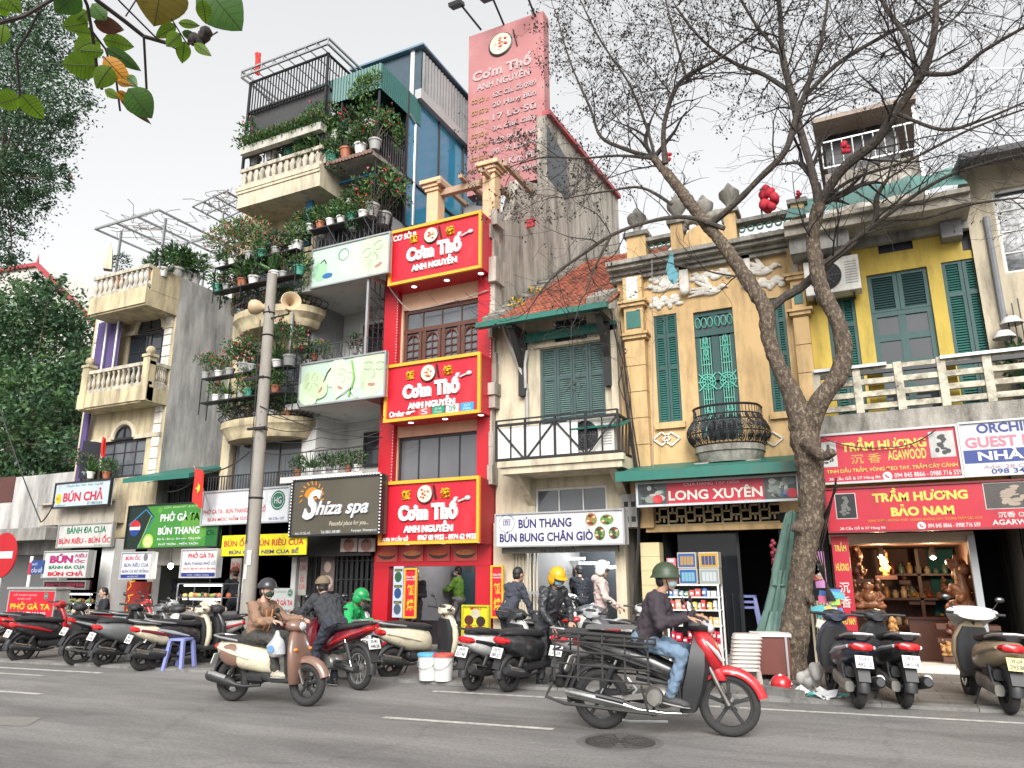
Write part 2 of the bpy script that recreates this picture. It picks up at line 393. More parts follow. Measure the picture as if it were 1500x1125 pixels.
def shell(mb,x0,x1,z0,z1,y0,y1,top=True):
 """sides, back and roof of a house body behind its front"""
 mb.quad((x0,y1,z0),(x0,y0,z0),(x0,y0,z1),(x0,y1,z1));mb.quad((x1,y0,z0),(x1,y1,z0),(x1,y1,z1),(x1,y0,z1));mb.quad((x1,y1,z0),(x0,y1,z0),(x0,y1,z1),(x1,y1,z1))
 if top:mb.quad((x0,y0,z1),(x1,y0,z1),(x1,y1,z1),(x0,y1,z1))
 return mb
def window(par,r,y,fm,gm=None,nx=2,nz=3,fw=.05,dep=.05,name='window',mw=.025):
 a,b,c,d=r;mb=MB(fm)
 mb.box(a,a+fw,y,y+dep,c,d);mb.box(b-fw,b,y,y+dep,c,d);mb.box(a+fw,b-fw,y,y+dep,d-fw,d);mb.box(a+fw,b-fw,y,y+dep,c,c+fw)
 for i in range(1,nx):x=a+(b-a)*i/nx;mb.box(x-mw/2,x+mw/2,y+.006,y+dep-.006,c+fw,d-fw)
 for i in range(1,nz):z=c+(d-c)*i/nz;mb.box(a+fw,b-fw,y+.01,y+dep-.01,z-mw/2,z+mw/2)
 f=mb.build(name,par);g=MB(gm or M_GLASS);g.box(a+fw*.5,b-fw*.5,y+dep*.6,y+dep*.6+.006,c+fw*.5,d-fw*.5);g.build('pane',f)
 return f
def shutter(par,r,y,fm,sm,cols=2,rows=(.3,.7),fw=.06,name='shutter',step=.045):
 """louvred shutter: frame, rails and tilted slats"""
 a,b,c,d=r;mb=MB(fm);w=(b-a)/cols
 zs=[d];
 for q in rows:zs.append(zs[-1]-q*(d-c)/sum(rows))
 for i in range(cols):
  x0,x1=a+w*i+.004,a+w*(i+1)-.004
  mb.mat(fm);mb.box(x0,x0+fw,y,y+.05,c,d);mb.box(x1-fw,x1,y,y+.05,c,d)
  for k in range(len(zs)-1):
   zt,zb=zs[k],zs[k+1]
   mb.mat(fm);mb.box(x0+fw,x1-fw,y+.002,y+.048,zt-fw*.9,zt);mb.box(x0+fw,x1-fw,y+.002,y+.048,zb,zb+fw*.6)
   n=max(2,int((zt-zb-fw*1.6)/step));mb.mat(sm)
   for j in range(n):
    z=zb+fw*.6+(zt-zb-fw*1.5)*(j+.5)/n
    mb.obox(((x0+x1)/2,y+.028,z),(x1-x0-2*fw,.008,step*1.05),Matrix.Rotation(R(-35),3,'X'))
   mb.mat(M_DARK);mb.quad((x0+fw,y+.047,zb),(x1-fw,y+.047,zb),(x1-fw,y+.047,zt),(x0+fw,y+.047,zt))
 return mb.build(name,par)
BAL=[(.05,0),(.05,.04),(.028,.07),(.03,.1),(.052,.2),(.056,.28),(.04,.4),(.024,.52),(.03,.6),(.045,.64),(.045,.7)]
def baluster(mb,x,y,z,h,k=1.0,n=10):mb.lathe([(r*k,q/.7*h)for r,q in BAL],(x,y,z),n)
def railing(mb,a,b,z0,z1,sp=.11,r=.008,rail=.02,mid=None):
 a=Vector(a);b=Vector(b);n=max(2,int((b-a).length/sp))
 for i in range(n+1):p=a.lerp(b,i/n);mb.tube([(p.x,p.y,z0),(p.x,p.y,z1)],r,5)
 for z in[z0+.03,z1]+([mid]if mid else[]):mb.bar((a.x,a.y,z),(b.x,b.y,z),rail)
def ac_unit(label,c,rz=0,sc=1.0,group=None,fan=True):
 t=thing('air_conditioner',label,'air conditioner',c,rz,group,sc)
 m=pm('ac_white',(.62,.61,.57),.5,stain=(.35,.32,.27),samt=.5)
 b=MB(m);b.box(-.42,.42,-.15,.15,0,.6);b.build('casing',t,True,bevel=.015)
 g=MB(pm('ac_grill',(.10,.10,.105),.5));g.mat(M_DARK);g.disc(-.1,.3,.24,.24,-.153,28);g.mat(pm('ac_grill',(.1,.1,.105),.5))
 for r in(.06,.11,.16,.2,.245):g.lathe([(r-.006,0),(r,.012),(r+.006,0)],(-.1,-.154,.3),26,Matrix.Rotation(R(90),3,'X'))
 for k in range(8):a=k*pi/4;g.bar((-.1,-.162,.3),(-.1+.25*cos(a),-.162,.3+.25*sin(a)),.008,.006)
 g.build('fan_guard',t,True)
 v=MB(pm('ac_slot',(.25,.25,.24),.6))
 for k in range(9):v.box(.2,.38,-.156,-.149,.12+k*.045,.135+k*.045)
 v.build('vent',t,True)
 k=MB(M_IRON)
 for x in(-.3,.3):k.bar((x,-.13,-.02),(x,.3,-.02),.03);k.bar((x,.28,-.02),(x,.28,-.25),.03)
 k.build('bracket',t,True)
 return t
def wire(name,pts,r,label,cat='cable',group=None,sag=0,m=None):
 P2=[]
 for a,b in zip(pts[:-1],pts[1:]):
  a,b=Vector(a),Vector(b)
  for i in range(8):t=i/8;p=a.lerp(b,t);p.z-=sag*4*t*(1-t);P2.append(p)
 P2.append(Vector(pts[-1]));mb=MB(m or M_WIRE);mb.tube(P2,r,5);return tag(mb.build(name),label,cat,group)
 # ---------------- foliage
def leafmat(name,a,var=.45,thin=.25):return pm(name,a,.5,var=var,island=1,thin=thin)
LF=leafmat('leaf_mid',(.045,.115,.03));LFD=leafmat('leaf_dark',(.022,.062,.03));LFL=leafmat('leaf_light',(.11,.2,.045))
LFR=leafmat('flower_red',(.5,.02,.03),.3);LFO=leafmat('flower_orange',(.6,.16,.03),.3);LFP=leafmat('flower_pink',(.6,.12,.2),.3);LFY=leafmat('fruit_yellow',(.7,.4,.03),.2)
def leaf(mb,p,d,n,L,W,fold=.25):
 d=d.normalized();s=d.cross(n)
 s=s.normalized()if s.length>1e-5 else d.orthogonal().normalized();u=s.cross(d)
 a=p;e=p+d*L-u*L*.15;m1=p+d*L*.45
 mb.add([tuple(a),tuple(m1+s*W*.5+u*W*fold),tuple(e),tuple(m1-s*W*.5+u*W*fold),tuple(m1)],[(0,4,1),(4,2,1),(0,3,4),(4,3,2)])
def rv():
 while 1:
  v=Vector((random.uniform(-1,1),random.uniform(-1,1),random.uniform(-1,1)))
  if .05<v.length<1:return v.normalized()
def bush(mb,c,r,n,L,W,mats,up=.3,droop=0):
 c=Vector(c);r=Vector(r)if not isinstance(r,(int,float))else Vector((r,r,r))
 for i in range(n):
  v=rv();q=random.random()**.45
  p=c+Vector((v.x*r.x*q,v.y*r.y*q,v.z*r.z*q));d=(v+Vector((0,0,up-droop*random.random()))+rv()*.6)
  mb.mat(random.choice(mats));leaf(mb,p,d,rv(),L*random.uniform(.6,1.25),W*random.uniform(.7,1.2))
POTS={}
def pot_mb(kind):
 if kind=='trough':
  m=MB(pm('trough',(.45,.43,.38),.7,stain=(.2,.19,.16),samt=.5));m.box(-.34,.34,-.11,.11,0,.2);m.mat(pm('soil',(.04,.03,.02),.9));m.box(-.31,.31,-.09,.09,.2,.203);return m
 c={'white':(.66,.65,.62),'terra':(.36,.12,.06),'green':(.05,.25,.18),'grey':(.3,.3,.29),'black':(.03,.03,.03)}[kind]
 m=MB(pm('pot_'+kind,c,.55,stain=tuple(x*.5 for x in c),samt=.35));m.lathe([(0,0),(.085,0),(.115,.17),(.13,.175),(.13,.21),(.115,.21),(.105,.185),(0,.18)],n=16);return m
def plant_proto(key,pot,build):
 t=thing('potted_plant','potted plant','plant',(0,0,-50));pot_mb(pot).build('pot',t,True)
 mb=MB(LF);build(mb);mb.build('foliage',t,True);POTS[key]=t
def stems(mb,n,h,sp):
 mb.mat(pm('stem',(.09,.07,.035),.8))
 for i in range(n):a=random.random()*6.28;mb.tube([(0,0,.17),(cos(a)*sp*.4,sin(a)*sp*.4,.17+h*.5),(cos(a)*sp,sin(a)*sp,.17+h)],[.008,.006,.003],4)
def pb_bushy(mb):stems(mb,5,.3,.14);bush(mb,(0,0,.40),(.27,.26,.25),260,.1,.055,[LF,LF,LFD,LFL])
def pb_spiky(mb):
 for i in range(50):v=rv();mb.mat(random.choice([LF,LFL,LF]));leaf(mb,Vector((0,0,.18)),Vector((v.x,v.y,1.3*abs(v.z)+.5)),rv(),random.uniform(.3,.6),.055,.1)
def pb_red(mb):stems(mb,5,.35,.16);bush(mb,(0,0,.4),(.28,.26,.25),220,.1,.055,[LF,LFD,LFD]);bush(mb,(0,0,.46),(.27,.25,.2),34,.07,.06,[LFR])
def pb_orange(mb):stems(mb,5,.35,.16);bush(mb,(0,0,.38),(.27,.26,.24),200,.09,.05,[LF,LFL,LFD]);bush(mb,(0,0,.5),(.25,.22,.16),32,.06,.05,[LFO,LFO,LFR])
def pb_thin(mb):
 for i in range(9):
  v=rv();e=Vector((v.x*.35,v.y*.3,random.uniform(.4,.85)));mb.mat(pm('stem',(.09,.07,.035),.8));mb.tube([(0,0,.17),e*.5+Vector((0,0,.12)),e],[.007,.005,.003],4)
  bush(mb,e*.9,.17,34,.085,.045,[LFL,LF,LF,LFD]);mb.mat(random.choice([LFP,LFR,LFP]));[leaf(mb,e+rv()*.12,rv(),rv(),.055,.05)for _ in range(3)]
def pb_trail(mb):bush(mb,(0,0,.27),(.27,.24,.18),190,.09,.05,[LF,LFL,LFD]);bush(mb,(0,-.1,.02),(.22,.12,.28),120,.07,.04,[LF,LFD],0,1)
def pb_ball(mb):stems(mb,3,.35,.04);bush(mb,(0,0,.62),(.2,.2,.2),230,.06,.035,[LFD,LFD,LF])
def pb_trough(mb):
 for x in(-.24,-.08,.08,.24):bush(mb,(x,0,.33),(.2,.2,.22),120,.09,.05,[LF,LFD,LFL]);bush(mb,(x,-.02,.42),.15,4,.05,.05,[LFR,LFP,LFO])
for k,p,f in(('bushy','white',pb_bushy),('bushy_terra','terra',pb_bushy),('spiky','white',pb_spiky),('red','grey',pb_red),('orange','white',pb_orange),('thin','grey',pb_thin),('trail','green',pb_trail),('ball','terra',pb_ball),('trough','trough',pb_trough)):
 plant_proto(k,p,f)
USED=set()
def plant(key,loc,label,group=None,sc=1.0):
 o=POTS[key];rz=random.uniform(-.3,.3)if key=='trough' else random.random()*6
 if key=='trough':rz=0
 if key not in USED:
  USED.add(key);o.location=loc;o.rotation_euler=(0,0,rz);o.scale=(sc,sc,sc);o['label']=label
  if group:o['group']=group
  return o
 return copy_tree(o,loc,rz,label,group,sc)
def prune_plants():
 for k,o in POTS.items():
  if k not in USED:
   for c in kids(o):bpy.data.objects.remove(c)
   bpy.data.objects.remove(o)
M_CREAM=pm('cream_plaster',(.52,.44,.28),.85,var=.1,scale=3,stain=(.20,.165,.115),samt=.72,sscale=(1.5,1.5,.3),bump=.25)
M_CREAM2=pm('pale_cream',(.56,.49,.36),.85,var=.1,scale=3,stain=(.26,.23,.175),samt=.65,sscale=(1.5,1.5,.3),bump=.2)
M_GREYWALL=pm('stained_render',(.46,.45,.43),.9,var=.2,scale=2,stain=(.15,.148,.142),samt=.75,sscale=(.8,.8,.16),bump=.3)
M_OLDWALL=pm('weathered_wall',(.47,.43,.37),.9,var=.25,scale=4,stain=(.085,.075,.062),samt=.98,sscale=(.9,.9,.14),bump=.5)
M_OCHRE=pm('ochre_plaster',(.57,.39,.19),.85,var=.16,scale=2.5,stain=(.30,.205,.10),samt=.6,sscale=(1.6,1.6,.35),bump=.2)
M_YELLOW=pm('yellow_plaster',(.56,.41,.08),.8,var=.12,scale=2.5,stain=(.34,.25,.06),samt=.55,sscale=(1.6,1.6,.35),bump=.15)
M_RELIEF=pm('white_stucco',(.66,.63,.57),.8,var=.15,scale=7,stain=(.3,.28,.24),samt=.5)
M_BALU=pm('aged_balustrade',(.50,.45,.36),.85,var=.25,scale=7,stain=(.16,.145,.12),samt=.8,sscale=(3,3,1),bump=.3)
M_GREYST=pm('grey_stucco',(.34,.32,.28),.9,var=.3,scale=5,stain=(.07,.065,.055),samt=.9,sscale=(1.5,1.5,.5),bump=.6)
M_FLOOR=pm('shop_floor',(.3,.28,.25),.4)
def X_(px,py,Y=F):return P(px,py,Y).x
def Z_(px,py,Y=F):return P(px,py,Y).z
XA0,XA1,XH0,XS0,XC0,XB0,XL0,XY0,XE0=-21.5,-17.85,-15.55,-12.8,-10.37,-7.4,-4.52,-.9,1.9
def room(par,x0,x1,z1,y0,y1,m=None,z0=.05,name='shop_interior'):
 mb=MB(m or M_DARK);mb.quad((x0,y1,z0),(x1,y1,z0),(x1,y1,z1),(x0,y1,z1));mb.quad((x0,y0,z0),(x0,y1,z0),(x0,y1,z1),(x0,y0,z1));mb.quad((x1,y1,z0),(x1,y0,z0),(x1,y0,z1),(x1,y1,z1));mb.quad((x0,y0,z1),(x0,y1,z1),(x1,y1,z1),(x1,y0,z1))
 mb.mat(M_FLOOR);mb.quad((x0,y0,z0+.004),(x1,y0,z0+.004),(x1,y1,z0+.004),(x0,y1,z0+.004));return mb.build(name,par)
def arch_pts(cx,cz,r,n=14,a0=0,a1=pi):return[(cx+r*cos(a0+(a1-a0)*i/n),cz+r*sin(a0+(a1-a0)*i/n))for i in range(n+1)]
def arch_window(par,cx,zs,r,y,nm='arched_window',mould=M_CREAM2):
 w=MB(M_IRON);w.tube([(x,y-.02,z)for x,z in arch_pts(cx,zs,r-.03)],.035,6);w.bar((cx,y-.02,zs),(cx,y-.02,zs+r),.05);w.bar((cx-r,y-.02,zs),(cx+r,y-.02,zs),.06)
 f=w.build(nm,par);g=MB(M_GLASS);g.add([(x,y-.012,z)for x,z in arch_pts(cx,zs,r)],[list(range(15))]);g.build('pane',f)
 m=MB(mould);m.tube([(x,y-.02,z)for x,z in arch_pts(cx,zs,r+.09)],.08,8);m.build('arch_moulding',par);return f
 # ======================================================= HOUSE A: cream house with two stone balconies
A=thing('town_house','cream narrow house with two stone balustrade balconies and a bare pergola on its roof','house',((XA0+XA1)/2,F,0))
zt=PX(263,405,XA1).z
r1=RC(150,648,208,697,F);r2=RC(190,492,243,560,F)
w_=MB(M_CREAM);wall(w_,XA0,XA1,2.6,zt,F,[r1,r2]);w_.build('wall',A)
w_=MB(M_GREYWALL);shell(w_,XA0,XA1,0,zt,F+.002,F+9);w_.build('side_wall',A)
q=MB(M_RELIEF)
for z in range(18):
 zz=4.1+z*.33
 if zz>zt-.6:break
 for x in(XA1-.42,XA0+.12):q.box(x,x+.3,F-.03,F,zz,zz+.3)
q.build('quoins',A)
cx1=(r1[0]+r1[1])/2;arch_window(A,cx1,r1[3]+.03,.38,F);cx2=(r2[0]+r2[1])/2;arch_window(A,cx2,r2[3]+.03,.5,F)
st_=MB(M_CREAM2)
for cx,zz,r in((cx1,r1[3],.47),(cx2,r2[3],.6)):st_.box(XA0+.1,cx-r,F-.06,F,zz-.02,zz+.1);st_.box(cx+r,XA1-.08,F-.06,F,zz-.02,zz+.1)
st_.build('string_course',A)
M_SH=pm('black_shutter',(.03,.032,.042),.45,var=.2)
f=window(A,r1,F+.05,M_SH,M_GLASS2,4,3,.07);f=window(A,r2,F+.05,M_SH,M_GLASS,4,3,.07)
mb=MB(M_SH);c=r1;mb.obox((c[0]-.12,F-.22,(c[2]+c[3])/2),(.5,.04,c[3]-c[2]),Matrix.Rotation(R(70),3,'Z'));mb.build('open_shutter',A)
def balcony(par,xl,xr,yb,zslab,zfl,ztop,posts=(),side=True,solid_right=False,m=M_CREAM,mr=M_BALU):
 s=MB(m);s.box(xl,xr,yb+.05,F,zslab,zfl);s.box(xl-.04,xr+.0,yb,yb+.05,zslab+.05,zfl+.07);s.build('balcony_slab',par)
 b=MB(mr);b.box(xl,xr,yb,yb+.14,ztop-.1,ztop);b.box(xl,xr,yb+.01,yb+.13,zfl+.071,zfl+.16)
 n=int((xr-xl)/.2)
 for i in range(n):
  x=xl+.1+(xr-xl-.2)*i/(n-1);baluster(b,x,yb+.07,zfl+.16,ztop-.1-zfl-.16,1.15)
 if solid_right:b.mat(m);b.box(xr-.08,xr+.005,yb+.142,F,zfl,ztop-.02)
 elif side:
  b.box(xr-.12,xr,yb+.14,F,ztop-.1,ztop-.005);b.box(xr-.11,xr-.01,yb+.14,F,zfl,zfl+.16)
  for i in range(5):baluster(b,xr-.06,yb+.28+i*(F-yb-.36)/5,zfl+.16,ztop-.1-zfl-.16,1.15)
 b.build('balustrade',par)
 if posts:
  p=MB(m)
  for x in posts:p.box(x-.13,x+.13,yb-.03,yb+.2,zslab+.02,ztop+.12);p.box(x-.17,x+.17,yb-.06,yb+.23,ztop+.12,ztop+.2);p.ell((x,yb+.08,ztop+.32),.13)
  p.build('balcony_post',par)
yb=PX(217,400,XA1).y
balcony(A,P(137,410,yb).x,XA1,yb,P(212,440,yb).z-.1,P(212,422,yb).z,P(217,386,yb).z,solid_right=True)
yb1=PX(213,590,XA1).y;xl1=P(120,545,yb1).x
balcony(A,xl1,XA1,yb1,P(190,590,yb1).z,P(190,570,yb1).z,P(190,533,yb1).z,posts=(xl1+.2,XA1-.13))
# purple curtain between poles left of the upper window
c=MB(pm('purple_cloth',(.075,.05,.15),.8,var=.15));n=24;xs=[P(141,500,F-.35).x+(P(176,500,F-.35).x-P(141,500,F-.35).x)*i/n for i in range(n+1)]
za,zb=P(160,470,F-.35).z,P(160,545,F-.35).z
for i in range(n):c.quad((xs[i],F-.35+.03*sin(i*1.3),zb),(xs[i+1],F-.35+.03*sin((i+1)*1.3),zb),(xs[i+1],F-.35+.03*sin((i+1)*1.3),za),(xs[i],F-.35+.03*sin(i*1.3),za))
cur=thing('awning_curtain','purple curtain hanging between white poles beside the arched balcony door','curtain',(xs[n//2],F-.35,zb));c.build('cloth',cur)
c=MB(M_WHITE);c.tube([(xs[n//2],F-.45,zb-.1),(xs[n//2],F-.45,za+.1)],.03,6);c.tube([(xs[-2],F-.45,zb),(xs[-2],F-.45,za+.1)],.03,6);c.build('pole',cur)
x_=P(116,700,F-.2).x;mb=MB(pm('purple_cloth',(.075,.05,.15),.8));mb.box(x_-.12,x_+.12,F-.25,F-.18,3.7,6.9);tag(mb.build('fabric_banner'),'long narrow purple cloth strip hanging down the left corner of the cream house','banner')
# roof pergola
pt=MB(M_STEEL);zr=zt+.05;zp=P(235,325,F).z
ya,ybk=yb-.15,F+2.6;xl_,xr_=P(137,352,ya).x,XA1+.3
zp=P(207,311,ya).z*.5+P(137,340,ya).z*.5
for y in(ya,(ya+ybk)/2,ybk):pt.bar((xl_,y,zp),(xr_,y,zp),.06)
for i in range(4):x=xl_+(xr_-xl_)*i/3;pt.bar((x,ya,zp),(x,ybk,zp),.05)
for x,y in((xl_+.5,ya+.5),(xr_-.3,ya+.5),(xl_+.5,ybk-.2),(xr_-.3,ybk-.2)):pt.bar((x,y,zt),(x,y,zp),.06)
pt.build('pergola',A)
tw=MB(pm('dry_vine',(.14,.11,.08),.9))
for i in range(60):
 p=Vector((random.uniform(xl_,xr_),random.uniform(ya,ybk),zp+.02));pts=[p]
 for k in range(4):p=p+Vector((random.uniform(-.4,.4),random.uniform(-.4,.4),random.uniform(-.06,.14)));pts.append(p)
 tw.tube(pts,.009,4)
tag(tw.build('climbing_vine'),'leafless dry vine tangled over the bare roof pergola','vine')
pl=MB(M_CREAM2);pl.lathe([(.16,0),(.1,.5),(.0,.9)],(P(160,380,yb+.1).x,yb+.1,P(160,392,yb).z),4);pl.build('finial',A)
for px,k,s in((178,'ball',1.35),(240,'bushy',1.3),(225,'bushy_terra',1.1)):
 p=P(px,385,yb+.5);plant(k,(p.x,p.y,P(212,386,yb).z-.25),{178:'round clipped shrub on the top balcony under the pergola',240:'leafy green shrub at the right corner of the top stone balcony',225:'smaller green shrub behind the top stone balustrade'}[px],sc=s)
for i,(px,py)in enumerate(((258,408),(270,412),(283,420))):
 p=PX(px,py,XA1-.3);plant('bushy',(p.x,p.y,zt),'dark leafy shrub in a row along the grey roof edge','shrubs along the roof edge',1.7)
for px,k,lb in((121,'thin','small pale plant in a white pot above the shop board'),(132,'spiky','spiky green plant in a white pot above the shop board'),(155,'bushy_terra','low plant in a pot beside the open black shutter')):
 p=P(px,702,F-.3);plant(k,(p.x,p.y,p.z+.02),lb,sc=.9)
def flag(label,base,tip,drop,wd,star=True,seed=0):
 t=thing('flag',label,'flag',base);p=MB(M_STEEL);p.tube([base,tip],.014,6);p.build('flagpole',t)
 tip=Vector(tip);m=MB(pm('flag_red',(.62,.03,.02),.7,thin=.25));n=10;rows=[]
 for i in range(n+1):
  q=i/n;rows.append([(tip.x+wd*(j/6)*(1-.25*q)+.02*sin(j*2+seed)+.08*q,tip.y-.02+.05*sin(j*1.7+q*2+seed),tip.z-.02-drop*q-wd*.45*(j/6))for j in range(7)])
 V=[v for r in rows for v in r];m.add(V,[(i*7+j,i*7+j+1,(i+1)*7+j+1,(i+1)*7+j)for i in range(n)for j in range(6)],True);m.build('cloth',t)
 if star:
  c=Vector(rows[5][4]);s=MB(pm('star_yellow',(.8,.55,.03),.6));pts=[]
  for k in range(10):a=pi/2+k*pi/5+.3;rr=wd*.3 if k%2==0 else wd*.13;pts.append((c.x-.02+rr*cos(a)*.9,c.y-.045,c.z+rr*sin(a)))
  s.add(pts,[list(range(10))]);s.build('star',t)
 return t
p=P(147,690,F-.35);flag('small red flag leaning beside the black shutter of the cream house',p,p+Vector((-.02,-.05,1.0)),.55,.16,False)
# ground floor of house A: stall front
zb_=2.45
g=MB(pm('shop_wall_grey',(.3,.29,.27),.8,stain=(.1,.1,.09),samt=.5));g.box(XA0,P(166,800).x if False else X_(88,850),F-.05,F+.2,0,2.6);g.mat(M_WHITE);g.box(X_(166,850),X_(184,850),F-.45,F+.2,0,2.55);g.build('pillar',A)
room(A,XA0,XA1,2.6,F+.1,F+4,pm('stall_inside',(.06,.055,.05),.8))
e=MB(pm('eave_board',(.4,.36,.3),.8,stain=(.15,.13,.1),samt=.6));r=RC(62,744,168,764,F-.3);e.box(r[0],r[1],F-.35,F,r[2]-.02,r[3]+.05);e.box(r[0]+.1,r[1],F-.5,F-.2,r[3]+.05,r[3]+.1);e.build('eave',A)
# low wall and eave at the far left
LW=thing('low_building','low grey walled building at the far left behind the no entry sign','building',(-26,F,0))
mb=MB(M_GREYWALL);mb.box(-36,XA0-.03,F+.3,F+6,0,Z_(30,700)+.1);mb.build('wall',LW)
mb=MB(pm('tin_eave',(.25,.24,.22),.8,stain=(.08,.08,.07),samt=.7));r=RC(0,762,84,792,F-.5);mb.obox((-28,F-.1,r[2]+.2),(13.5,1.3,.35));mb.build('eave',LW)
mb=MB(M_WHITE);mb.box(-36,-21.7,F+5,F+8,3,Z_(40,560,F+5));mb.build('rear_wall',LW)
mb=MB(pm('red_door',(.085,.03,.025),.6,var=.3));r=RC(0,700,18,735,F+.3);mb.box(r[0]-1,r[1],F+.27,F+.3,r[2],r[3]);mb.build('window',LW)
room(LW,-36,XA0-.05,2.2,F+.25,F+.29,pm('stall_back',(.1,.1,.1),.8))
# gable house behind the trees
GH=thing('gable_house','pale gable end with a red roof edge rising behind the left tree','house',(-34,34,0));Yg=34
mb=MB(pm('grey_render',(.5,.48,.44),.9,stain=(.3,.29,.27),samt=.4));a,b,c_=P(0,388,Yg),P(56,390,Yg),P(128,460,Yg);c2=P(150,490,Yg);poly=[(a.x-8,0),(c2.x,0),(c2.x,c2.z),(b.x,b.z),(a.x-8,a.z)];mb.prism(poly,Yg,Yg+8);mb.build('wall',GH)
mb=MB(pm('red_trim',(.35,.05,.06),.7));mb.bar((a.x-8,Yg-.1,a.z+.1),(b.x,Yg-.1,b.z+.1),.3);mb.bar((b.x,Yg-.1,b.z+.1),(c2.x+.3,Yg-.1,c2.z+.1),.3);mb.tube([(b.x,Yg-.1,b.z),(b.x,Yg-.1,b.z+1.0)],[.15,.01],6);mb.build('roof_edge',GH)
# ======================================================= LOW SHOP between the two cream houses
S1=thing('shop_house','low dark noodle shop under a green tin awning between two cream houses','shop',((XA1+XH0)/2,F,0))
mb=MB(M_CONC);mb.box(XA1+.02,XH0,F+.6,F+5,2.5,Z_(250,700)+.2);mb.build('wall',S1)
r=RC(176,690,320,700,F-.9);zz=(P(176,701,F-.9).z+P(320,692,F-.9).z)/2
mb=MB(M_AWN);mb.loft([[(XA1-.1,F-1,zz-.12),(XA1-.1,F-1,zz),(XA1-.1,F+.6,zz+.45),(XA1-.1,F+.6,zz+.38)],[(XH0+.05,F-1,zz-.12),(XH0+.05,F-1,zz),(XH0+.05,F+.6,zz+.45),(XH0+.05,F+.6,zz+.38)]],smooth=False);mb.build('awning',S1)
window(S1,(XA1+.1,XH0-.1,Z_(250,738),zz-.05),F+.3,M_IRON,M_DARK,10,1,.04)
mb=MB(pm('lintel',(.45,.43,.4),.8,stain=(.2,.19,.17),samt=.5));mb.box(XA1+.02,XH0,F-.1,F+.5,Z_(250,828),Z_(250,738));mb.build('lintel',S1)
room(S1,XA1+.02,XH0,2.45,F+.05,F+4,pm('tiled_room',(.10,.11,.11),.6))
mb=MB(pm('red_panel',(.26,.02,.015),.5,stain=(.4,.25,.1),samt=.2));r=RC(188,852,215,908,F-.15);mb.box(r[0],r[1],F-.18,F-.12,.1,r[3]);mb.mat(M_GOLD)
for k in range(3):mb.stroke([(r[0]+.05,.5+k*.35),(r[0]+.18,.62+k*.35),(r[0]+.1,.7+k*.35),(r[0]+.3,.74+k*.35)],.03,F-.185)
mb.build('door_panel',S1)
mb=MB(M_WHITE);mb.box(X_(215,880)+.05,X_(224,880)+.05,F-.1,F+.1,.05,1.9);mb.build('pillar',S1)
# ======================================================= HOUSE H: cream tall house with curved plant balconies
Hh=thing('town_house','tall cream house with curved balconies crowded by potted plants and a caged roof terrace','house',((XH0+XS0)/2,F,0))
zc=P(450,290,F).z # underside of the top slab
h1=RC(340,640,437,718,F);h2=RC(372,520,440,600,F);h3=RC(345,375,440,440,F)
mb=MB(M_CREAM);wall(mb,XH0,XS0,2.9,P(415,350,F).z+1.2,F,[h1,h2,h3],.15);mb.build('wall',Hh)
mb=MB(M_GREYWALL);shell(mb,XH0,XS0,0,Z_(400,250),F+.002,F+8);mb.build('side_wall',Hh)
window(Hh,h1,F+.1,pm('brown_frame',(.06,.045,.035),.5),M_GLASS2,3,1,.06)
window(Hh,h2,F+.1,pm('brown_frame',(.06,.045,.035),.5),M_GLASS,2,2,.06);window(Hh,h3,F+.1,pm('brown_frame',(.06,.045,.035),.5),M_GLASS,3,2,.06)
mb=MB(M_CREAM2);r=h1;mb.box(r[0]-.12,r[1]+.05,F-.07,F,r[3],r[3]+.12);mb.box(r[0]-.14,r[0],F-.05,F,r[2],r[3]);mb.build('window_surround',Hh)
def curved(par,px0,px1,pyb,pyt,pyr,rad=.95):
 """bow-fronted balcony: moulded slab and pot-bellied iron railing"""
 cx=(P(px0,pyb,F-.4).x+P(px1,pyb,F-.4).x)/2;hw=(P(px1,pyb,F-.4).x-P(px0,pyb,F-.4).x)/2
 z0,z1,z2=P((px0+px1)/2,pyb,F-.7).z,P((px0+px1)/2,pyt,F-.7).z,P((px0+px1)/2,pyr,F-.7).z
 def ring(k,z):return[(cx+hw*k*cos(a),F-(rad*k)*sg(sin(a),.7),z)for a in[pi*i/20 for i in range(21)]]
 s=MB(M_CREAM);h=z1-z0;s.loft([ring(.84,z0),ring(.9,z0+h*.3),ring(.9,z0+h*.35),ring(.98,z0+h*.6),ring(1,z0+h*.65),ring(1,z1)]);s.build('balcony_slab',par)
 b=MB(M_IRON);n=26
 for i in range(n+1):
  a=pi*i/n;pts=[]
  for q in range(7):
   t=q/6;k=.9+.16*sin(min(1,t*1.5)*pi);pts.append((cx+hw*k*cos(a),F-rad*k*sg(sin(a),.7),z1+(z2-z1)*t))
  b.tube(pts,.011,4)
 for z,k in((z2,.9),(z1+.05,.92)):b.tube(ring(k,z),.018,6)
 b.build('railing',par);return cx,hw,z1,z2,rad
c1=curved(Hh,322,446,640,613,592);c2=curved(Hh,343,460,478,452,428,1.0)
for(cx,hw,z1,z2,rad),up in((c1,.75),(c2,.8)):
 mb=MB(M_IRON) # plant rack hung on the bow balcony
 for z in(z2+.12,z2+up):
  mb.box(cx-hw*1.0,cx+hw*1.0,F-rad-.22,F-rad+.06,z-.03,z)
 for x in(-1,-.3,.4,1):mb.bar((cx+hw*x,F-rad-.2,z2-.2),(cx+hw*x,F-rad-.2,z2+up),.02);mb.bar((cx+hw*x,F-rad+.05,z2-.3),(cx+hw*x,F-rad+.05,z2+up),.02)
 mb.build('plant_rack',Hh)
PT=['bushy','red','thin','orange','bushy_terra','trail','spiky']
